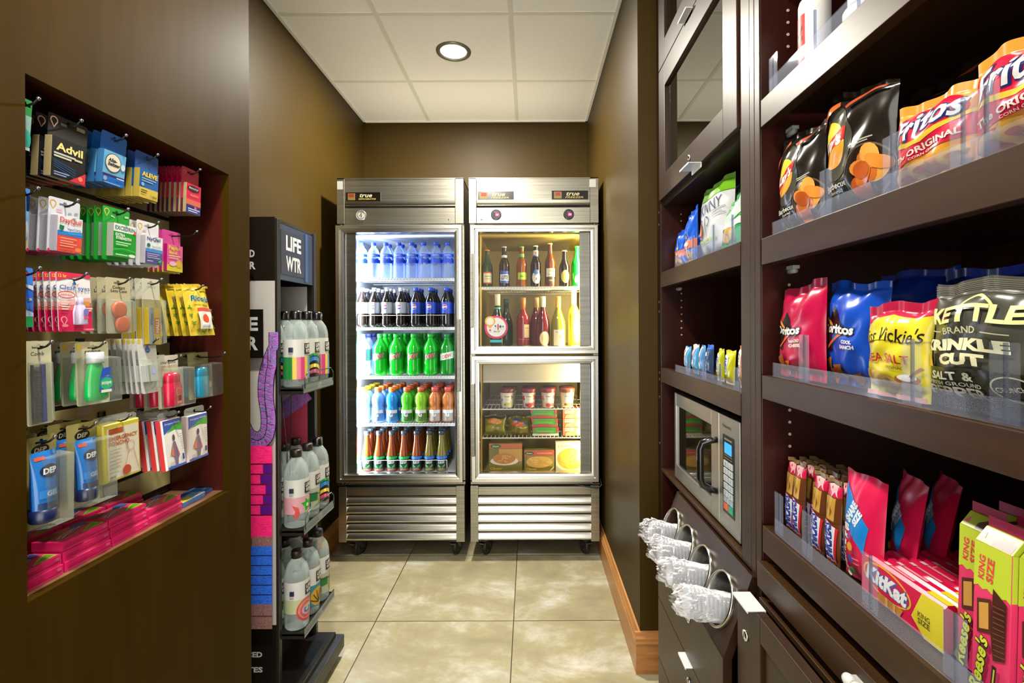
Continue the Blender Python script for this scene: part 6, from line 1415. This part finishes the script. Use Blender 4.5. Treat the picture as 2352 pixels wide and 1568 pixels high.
def wafer(W, H):
    return [('l', ell(W * .34, H * .56, W * .30, H * .34, 28, 0, 360, -4), .0032, True, '#f0b83a'), ('p', ell(W * .34, H * .56, W * .29, H * .32, 24, 0, 360, -4), '#d81848'), ('t', 'KitKat', W * .345, H * .56, W * .54, H * .42, {'rot': -3, 'b': .10, 's': .15}, '#3a6ac0'), ('t', 'KitKat', W * .34, H * .565, W * .53, H * .40, {'rot': -3, 'b': .05, 's': .15}, '#f2f2f4'),
            ('p', [(W * .22, H * .05), (W * .52, H * .05), (W * .56, H * .24), (W * .26, H * .26)], '#c88a3c'), ('r', W * .34, H * .04, W * .37, H * .25, '#e8b060'), ('r', W * .44, H * .04, W * .47, H * .24, '#e8b060'),
            ('p', [(W * .66, H * .30), (W * .78, H * .96), (W, H * .98), (W, 0), (W * .80, 0)], '#ecdc34'), ('t', 'KING', W * .80, H * .46, W * .13, H * .12, {'b': .02}, '#6a6420'), ('t', 'SIZE', W * .80, H * .32, W * .13, H * .12, {'b': .02}, '#6a6420')]
def waferbar(lab, X, Y, z):
    o = thing('wafer_bar', lab, 'candy bar', (X, Y, z), -math.pi / 2, 'red wafer bars in their row', local=True)
    W, H, D = .152, .060, .0168
    b = MB(); prof = [(0, 0), (0, H * .93), (D * .25, H), (D * .75, H), (D, H * .93), (D, 0)]
    n = len(prof)
    b.add([(-W / 2, y, z_) for y, z_ in prof] + [(W / 2, y, z_) for y, z_ in prof], [(i, (i + 1) % n, n + (i + 1) % n, n + i) for i in range(n)] + [tuple(range(n))[::-1], tuple(range(n, 2 * n))], mat('#e0144e', .28))
    b.gfx(wafer(W, H), lambda u, v, of: (-W / 2 + u, -of - .0001, v), 0, 0, .0002, .3)
    b.gfx([('r', W * .78, D * .2, W, D * .8, '#ecdc34'), ('r', W * .34, D * .35, W * .62, D * .6, '#f0a0a0'), ('r', W * .26, D * .3, W * .33, D * .65, '#f0d0d0')], lambda u, v, of: (-W / 2 + u, v, H + .0002 + of), 0, 0, .0002, .3)  # yellow end, plus pale highlight streaks painted on the top edge
    b.build('wrapper', o)
    return o
w0 = waferbar('red wafer bar with yellow king size end, front of the row', .5165, .683, S4 + .0006)
for k in range(1, 13): dup(w0, (.5165 + .0176 * k, .683 - .0012 * (k % 3), S4 + .0006), 'red wafer bar, %s behind the front one' % (ORD[k - 1]))
def cups(W, H):
    zig = [(W * i / 8, H * (.70 + (.012 if i % 2 else -.006))) for i in range(9)]
    return [('p', [(0, H), (0, H * .70)] + zig + [(W, H)], '#cadc3c'), ('t', 'KING', W * .22, H * .84, H * .16, W * .17, {'rot': 86, 'b': .03}, '#e8484a'), ('t', 'SIZE', W * .46, H * .84, H * .16, W * .19, {'rot': 86, 'b': .03}, '#e8484a'),
            ('p', [(W * .12, H * .62), (W * .50, H * .66), (W * .52, H * .44), (W * .14, H * .40)], '#5a2a1c'), ('p', [(W * .18, H * .60), (W * .44, H * .63), (W * .46, H * .46), (W * .20, H * .43)], '#d8a04c'),
            ('p', [(W * .56, H * .74), (W * .92, H * .68), (W * .90, H * .32), (W * .60, H * .28), (W * .52, H * .45)], '#4a2016')] + [('l', [(W * .60, H * (.32 + .035 * i)), (W * .90, H * (.34 + .034 * i))], .0012, '#7a4230') for i in range(10)] + \
           [('t', "Reese's", W * .26, H * .21, H * .40, W * .36, {'rot': 82, 'b': .09, 's': .2}, '#2a1c0c'), ('t', "Reese's", W * .25, H * .21, H * .39, W * .33, {'rot': 82, 'b': .03, 's': .2}, '#d4e43c'), ('p', [(W * .58, H * .04), (W * .70, H * .04), (W * .76, H * .26), (W * .64, H * .26)], '#241810'), ('l', [(W * .64, H * .06), (W * .70, H * .24)], .0018, '#c8b84a')]
def cupbar(lab, X, Y, z):
    o = thing('peanut_butter_cups', lab, 'candy bar', (X, Y, z), -math.pi / 2, 'upright peanut butter cup packs', -.03, local=True)
    W, H, D = .0430, .168, .030
    b = MB(); b.box(-W / 2, W / 2, 0, D, 0, H, mat('#ee3e70', .3))
    b.box(-W / 2 - .0001, W / 2 + .0001, .0005, D + .0001, H * .70, H + .0001, mat('#c6d83a', .3))
    ps = [(0, H), (D * .42, H + .016), (D * .58, H + .016), (D, H)]
    b.add([(sx * W / 2, y, z_) for sx in (-1, 1) for y, z_ in ps], [(0, 4, 5, 1), (1, 5, 6, 2), (2, 6, 7, 3), (0, 1, 2, 3), (7, 6, 5, 4), (0, 3, 7, 4)], mat('#b8ca36', .3))
    b.box(-W / 2, W / 2, D * .48, D * .52, H + .016, H + .028, mat('#b82a5a', .3))
    b.gfx([('p', [(W * .42, .001), (W * .95, .001), (W * .95, .012), (W * .6, .016), (W * .42, .010)], '#5a2a1c'), ('p', [(W * .05, .006), (W * .2, .006), (W * .15, .014)], '#e85a7a')], lambda u, v, of: (-W / 2 + u, D * .42 * v / .0205 - of * .8, H + .016 * v / .0205 + of * .6), 0, 0, .0002, .3)
    b.gfx(cups(W, H), lambda u, v, of: (-W / 2 + u, -of - .0001, v), 0, 0, .00018, .3)
    b.gfx([('r', D * .3, H * .74, D * .8, H * .95, '#a8b82c'), ('r', D * .45, H * .3, D * .75, H * .6, '#1c140c')], lambda u, v, of: (W / 2 + of + .0002, u, v), 0, 0, .0002, .3)
    b.build('wrapper', o, .0015)
    return o
c0 = None
for i, (X, Y) in enumerate(((.522, .5755), (.500, .5315), (.506, .4875), (.506, .4435))):
    for k in range(4):
        lab = 'pink and lime peanut butter cup pack, %s column, %s' % (ORD[i], ['frontmost', 'second back', 'third back', 'fourth back'][k])
        if c0 is None: c0 = cupbar(lab, X, Y, S4 + .0006)
        else: dup(c0, (X + .0325 * k, Y, S4 + .0006), lab, (-.03, 0, -math.pi / 2 + rnd.uniform(-.03, .03)))
# ---- top snack shelf
def jar(lab, px, X, r, h, col, items, cap=None):
    Y = F * X / (px - VX)
    o = thing('supplement_bottle', lab, 'bottle', (X, Y, S1 + .0006), -math.pi / 2, 'white bottles on the top snack shelf', local=True)
    b = MB(); b.lathe([(r * .95, 0), (r, .003), (r, h * .9), (r * .92, h * .95), (r * .7, h)], mat(col, .35), seg=30); b.build('bottle_body', o)
    b = MB(); b.gfx(items, cyl_fn(r + .0002, z0=0), .004, 0, .0003); b.build('label', o)
    b = MB(); b.lathe([(r * .72, h - .002), (r * .75, h + .004), (r * .75, h + .022), (r * .7, h + .024), (.0005, h + .024)], mat('#e8e6e0', .4), seg=24); b.build('cap', o)
    return o
jar('tall white bottle with a red label strip on the top snack shelf', 1874, .540, .0275, .155, '#e4e2de', [('r', -.014, .012, .012, .118, '#d83a30'), ('t', 'FR', -.001, .075, .05, .014, {'rot': 90, 'b': .04}, '#241c1c'), ('l', [(-.02, .02), (-.02, .10)], .003, '#8a8a88'), ('l', [(-.026, .03), (-.026, .08)], .002, '#4a4a48')])
jar('short white bottle beside the tall red labelled one', 1985, .575, .030, .085, '#e4e2de', [])

# ================================================================== TALL CABINET: SNACK SHELVES
ZA1, ZA2 = 1.487, 1.142
GA1 = 'snack bags in the tall cabinet'
ckie = lambda W, H: [('r', 0, H * .30, W, H * .46, '#ec7a58'), ('r', 0, 0, W, H * .30, '#2a6ad8'), ('e', W * .5, H * .16, W * .26, H * .13, '#d8a050'), ('e', W * .42, H * .18, W * .03, H * .02, '#5a3418'), ('e', W * .56, H * .12, W * .03, H * .02, '#5a3418'), ('l', [(W * .5, H * .5), (W * .56, H * .72)], .005, '#a8c8f8'), ('e', W * .52, H * .52, W * .08, H * .04, '#e0c83a'), ('e', W * .5, H * .38, W * .16, H * .04, '#f4c8b8')]
rbag('cookie_bag', 'bright blue mini cookie bag, leftmost in the tall cabinet', 'snack bag', 1556, 1590, 505, ZA1, .518, .022, '#1c62e0', ckie, GA1, 71, -.02, W=.13, H=.142)
rbag('cookie_bag', 'bright blue mini cookie bag with a curled top, second in cabinet', 'snack bag', 1579, 1606, 490, ZA1, .496, .016, '#1c62e0', ckie, GA1, 73, -.02, W=.095, H=.155, peak=(-.02, .02))
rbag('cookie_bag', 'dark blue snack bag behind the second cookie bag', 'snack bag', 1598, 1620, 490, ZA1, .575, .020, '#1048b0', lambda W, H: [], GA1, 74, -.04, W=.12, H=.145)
pop = lambda W, H: [('r', 0, H * .80, W, H, '#7ac41c'), ('r', 0, H * .79, W, H * .80, '#5a9a14'), ('e', W * .46, H * .93, .003, .003, '#1a2a0c'), ('t', 'SKINNY', W * .46, H * .68, W * .74, H * .15, {'b': -.01}, '#3a4a72'), ('l', ell(W * .20, H * .42, W * .13, H * .135, 24), .003, True, '#3a4470'), ('e', W * .20, H * .42, W * .095, H * .105, '#d8283a'), ('e', W * .20, H * .42, W * .06, H * .08, '#ecc868'), ('l', [(W * .40, H * .30), (W * .42, H * .56)], .003, '#3a4470'), ('l', ell(W * .46, H * .50, W * .06, H * .06, 12, -90, 100), .003, '#3a4470'), ('t', 'POPCORN', W * .40, H * .24, W * .58, H * .055, {'b': .03}, '#a8cc2c')] + lines(W * .62, W * .92, (H * .60, H * .56, H * .52), .002, '#9aa0ac')
rbag('popcorn_bag', 'white popcorn bag with bright green top', 'popcorn', 1613, 1688, 440, ZA1, .512, .026, '#dcdee2', pop, GA1, 77, -.03, H=.212, rough=.32, pinch=.02)
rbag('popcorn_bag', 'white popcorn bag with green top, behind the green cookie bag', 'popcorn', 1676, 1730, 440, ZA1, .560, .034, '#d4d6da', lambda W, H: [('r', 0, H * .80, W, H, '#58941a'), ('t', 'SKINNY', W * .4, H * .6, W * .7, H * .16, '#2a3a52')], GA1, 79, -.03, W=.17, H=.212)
rbag('cookie_bag', 'green and white cookie bag in front of the popcorn', 'snack bag', 1656, 1712, 520, ZA1, .494, .010, '#18a03c', lambda W, H: [('p', [(0, H * .5), (W, H), (W, H * .6), (0, H * .40)], '#d8ece0'), ('r', W * .2, H * .40, W, H * .52, '#ecf0ec'), ('p', ell(W * .46, H * .26, W * .26, H * .15, 18, 0, 360, 12), '#e0b04a'), ('e', W * .38, H * .28, W * .025, H * .02, '#5a3418'), ('e', W * .52, H * .24, W * .025, H * .02, '#5a3418'), ('r', W * .72, 0, W, H * .38, '#3ab874')], GA1, 81, -.12, W=.125, H=.125, peak=(-.02, .03))
GA2 = 'snack bars in the tall cabinet'
def treat(lab, px, W, H, col, items, X=.513, D=.012, seed=1, top=None):
    return bar('snack_bar', lab, 'snack bar', GA2, F * X / (px - VX), X, ZA2, W, H, D, col, items, -.02, seed)
ric = lambda W, H: [('p', [(0, H * .2), (W * .6, H * .22), (W * .5, H * .6), (W * .7, H * .95), (0, H * .95)], '#ecECF0'), ('t', 'Treats', W * .28, H * .6, H * .5, W * .26, {'rot': 90, 'b': .03}, '#d8344a'), ('r', 0, H * .06, W * .8, H * .18, '#d8d0b8')]
treat('light blue crispy snack bar, first from left on the lower shelf', 1572, .046, .082, '#4aa8d8', ric, seed=91)
treat('light blue crispy snack bar, second from left on the lower shelf', 1590, .050, .092, '#58a8dc', lambda W, H: ric(W, H) + [('r', 0, H * .9, W, H, '#ece8d8')], seed=92)
treat('light blue crispy snack bar, third from left on the lower shelf', 1606, .042, .092, '#62a4e0', lambda W, H: ric(W, H) + [('r', 0, 0, W, H * .1, '#2a62d8')], seed=93)
treat('dark and white striped snack bar with a blue top', 1622, .046, .096, '#3a5078', lambda W, H: [('r', 0, H * .86, W, H, '#2a6ae8'), ('r', W * .2, H * .66, W * .6, H * .78, '#e8e8ec')] + [('r', W * .1, H * (.1 + .13 * i), W * .55, H * (.15 + .13 * i), '#c8d4dc') for i in range(4)], seed=94)
nutty = lambda W, H: [('p', [(W * .08, H * .28), (W * .56, H * .28), (W * .62, H * .82), (W * .16, H * .86)], '#e8ecf0'), ('t', 'AMINO', W * .34, H * .56, H * .46, W * .32, {'rot': -90, 'b': .05}, '#2438a8'), ('r', 0, 0, W, H * .2, '#e4d018')]
treat('yellow snack bar with blue lettering, left of the two', 1646, .046, .088, '#c8cc18', nutty, seed=95)
treat('yellow snack bar with blue lettering, right of the two', 1667, .050, .088, '#d4d41c', nutty, seed=96, X=.508)
treat('orange protein bar with a white lettered strip', 1698, .050, .104, '#e08a3a', lambda W, H: [('p', [(W * .12, 0), (W * .5, 0), (W * .62, H * .9), (W * .30, H * .9)], '#f0e8e4'), ('t', 'QUEST', W * .36, H * .5, H * .62, W * .2, {'rot': -87, 'b': .02}, '#4a3a34')], seed=97, X=.505)
# ================================================================== MICROWAVE
MX, MY0, MY1, MZ0, MZ1 = .492, 1.142, 1.655, .7785, 1.068
MS = noisy('microwave_steel', '#9c9a92', '#b0aea6', (120, 2, 2), 3, .3, .7, .28, .9)
mw = thing('microwave_oven', 'stainless microwave oven with a black bar handle in the cabinet bay', 'microwave', (MX + .19, 1.4, MZ0 - .002))
DK = mat('#16161a', .35)
b = MB(); b.box(MX + .024, MX + .38, MY0 + .006, MY1 - .006, MZ0 + .006, MZ1 - .006, DK); b.build('casing', mw, .003)
SPL = 1.268
def yz(u0, u1, v0, v1, x0, x1, m, mb): mb.box(x0, x1, u0, u1, v0, v1, m)
b = MB(); wy0, wy1, wz0, wz1 = 1.322, 1.637, .828, 1.026
b.box(MX, MX + .024, SPL + .001, wy0, MZ0 + .004, MZ1, MS); b.box(MX, MX + .024, wy1, MY1, MZ0 + .004, MZ1, MS)
b.box(MX, MX + .024, wy0, wy1, MZ0 + .004, wz0, MS); b.box(MX, MX + .024, wy0, wy1, wz1, MZ1, MS)
md = b.build('door', mw, .0015)
b = MB(); b.box(MX + .006, MX + .012, wy0 - .002, wy1 + .002, wz0 - .002, wz1 + .002, mat('#0c0c0e', .04)); b.build('window', md)
b = MB(); hx = MX - .040
b.tube([(MX + .004, 1.283, .995), (MX - .014, 1.287, .992), (hx + .006, 1.292, .984), (hx, 1.293, .968), (hx, 1.293, .890), (hx + .006, 1.292, .872), (MX - .014, 1.287, .862), (MX + .004, 1.283, .858)], [.008, .009, .0095, .0095, .0095, .0095, .009, .008], mat('#121214', .18), 12); b.build('handle', md)
b = MB(); b.box(MX, MX + .024, MY0, SPL - .001, MZ0 + .004, MZ1, MS); cp = b.build('control_panel', mw, .0015)
KX0 = 1.2405; fnk = lambda u, v, of: (MX - .0004 - of, KX0 - u, .825 + v)   # u runs towards the lobby, v up
b = MB(); b.gfx([('r', 0, 0, .070, .196, '#1a1814'), ('t', 'Panasonic', .026, .218, .052, .008, {'b': .02}, '#3a3a38')], fnk, 0, 0, .0003, .25)
b.build('keypad', cp)
b = MB(); b.gfx([('r', .012, .150, .056, .178, mat('#1f78c8', .3, 0, .6))], lambda u, v, of: fnk(u, v, of + .0006), 0, 0, .0003); b.gfx([('t', 'MICROWAVE', .034, .186, .044, .005, '#c8c4b0'), ('l', [(.012, .146), (.058, .146)], .0015, '#8a8a80'), ('l', [(.012, .139), (.058, .139)], .0015, '#8a8a80')], lambda u, v, of: fnk(u, v, of + .0006)); b.build('display', cp)
for r_ in range(5):
    for c_ in range(2):
        u0, v0 = .008 + .029 * c_, .117 - .0185 * r_
        b = MB(); b.box(MX - .0022, MX - .0006, KX0 - u0 - .025, KX0 - u0, .825 + v0, .825 + v0 + .0145, mat('#c4ccd0', .4))
        b.gfx([('t', str((r_ * 2 + c_ + 1) % 10), u0 + .0125, v0 + .0072, .004, .007, '#5a6a72')], lambda u, v, of: (MX - .0023 - of, KX0 - u, .825 + v)); b.build('key', cp)
for i, (u0, wd, v0, c) in enumerate(((.008, .016, .028, '#a8b4c4'), (.027, .016, .028, '#a8b4c4'), (.046, .016, .028, '#a8b4c4'), (.008, .025, .009, '#e8623a'), (.037, .025, .009, '#1aa878'))):
    b = MB(); b.box(MX - .0022, MX - .0006, KX0 - u0 - wd, KX0 - u0, .825 + v0, .825 + v0 + (.013 if i < 3 else .016), mat(c, .4)); b.build('key', cp)
for y in (MY0 + .05, MY1 - .05):
    for x in (MX + .05, MX + .34):
        b = MB(); b.lathe([(.012, -.002), (.011, .008)], DK, (x, y, MZ0), 12); b.build('foot', mw)

# ================================================================== WRAPPED CUPS IN THE DISPENSER TUBES
CUPM = clear('#eef0f4', .30, .12, '#c4c8d0', .35)
WRAP = clear('#fbfbfc', .10, .04, '#f4f4f8', .42)
from mathutils import noise
for i, c in enumerate(yc):
    base = Vector(tube_pt(c, 0, 0, .02))
    o = thing('wrapped_cups', 'clear film wrapped plastic cups spilling from the %s dispenser tube' % ['farthest', 'second', 'third', 'nearest'][i], 'cups', tuple(base + Vector((0, 0, -.05))), group='wrapped cups in the dispenser', local=False)
    ax = (nrm + Vector((0, 0, -.16))).normalized(); u_ = Vector((0, 1, 0)); v_ = ax.cross(u_).normalized() * -1
    cen = Vector(tube_pt(c, 0, 0, 0)) - upv * .0195
    ends = [.060, .066, .070, .074][i]
    def cp_(s, a, r, cen=cen, ax=ax, u_=u_, v_=v_): return tuple(cen + ax * s + u_ * r * math.cos(a) + v_ * r * math.sin(a))
    b = MB(); seg = 28; prof = []
    s = -.12
    while s < ends:
        prof += [(s, .0290), (s + .0015, .0312), (s + .004, .0312), (s + .005, .0292)]; s += .0095
    prof += [(ends + .002, .026), (ends + .002, .0005)]
    vs = [cp_(s_, 2 * math.pi * k / seg, r) for s_, r in prof for k in range(seg)]
    fs = [(k * seg + j, k * seg + (j + 1) % seg, (k + 1) * seg + (j + 1) % seg, (k + 1) * seg + j) for k in range(len(prof) - 1) for j in range(seg)]
    b.add(vs, fs, CUPM, True); b.build('cup_stack', o)
    # loose crumpled film: a rough sleeve that puckers at its open end
    b = MB(); nu, nv = 56, 26
    def film(s_, t_, c=c, ends=ends, cp_=cp_):
        a = 2 * math.pi * s_; L_ = -.03 + (ends + .062) * t_
        p = Vector((math.cos(a) * 2.2, math.sin(a) * 2.2, L_ * 40 + c * 50))
        n1 = noise.noise(p * .8) ; n2 = noise.noise(p * 1.7 + Vector((5, 1, 2))); n3 = noise.noise(p * 3.4)
        k_ = max(0, (t_ - .35) / .65)
        r = .0335 + .0022 * n2 + k_ * (.012 * n1 + .011 * n2 + .007 * n3) + .006 * k_ * (1 - k_)
        if t_ > .80: r *= 1 - .55 * ((t_ - .80) / .20) ** 1.3
        return cp_(L_ + k_ * .014 * n2, a, r)
    b.surf(film, nu, nv, WRAP, False)
    b.build('plastic_wrap', o)
b = MB()
for k, (dy, r) in enumerate(((0, .0085), (.019, .0095))):
    b.lathe([(.0005, -.0085), (r * .8, -.008), (r, -.003), (r, .003), (r * .8, .008), (.0005, .0085)], mat('#e4e4e0', .35), (CX - .022, .700 - dy, .786), 18, 'y')
b.box(CX - .024, CX - .0095, .676, .704, .780, .792, mat('#b8b8b4', .4)); b.build('plastic_catch', B)
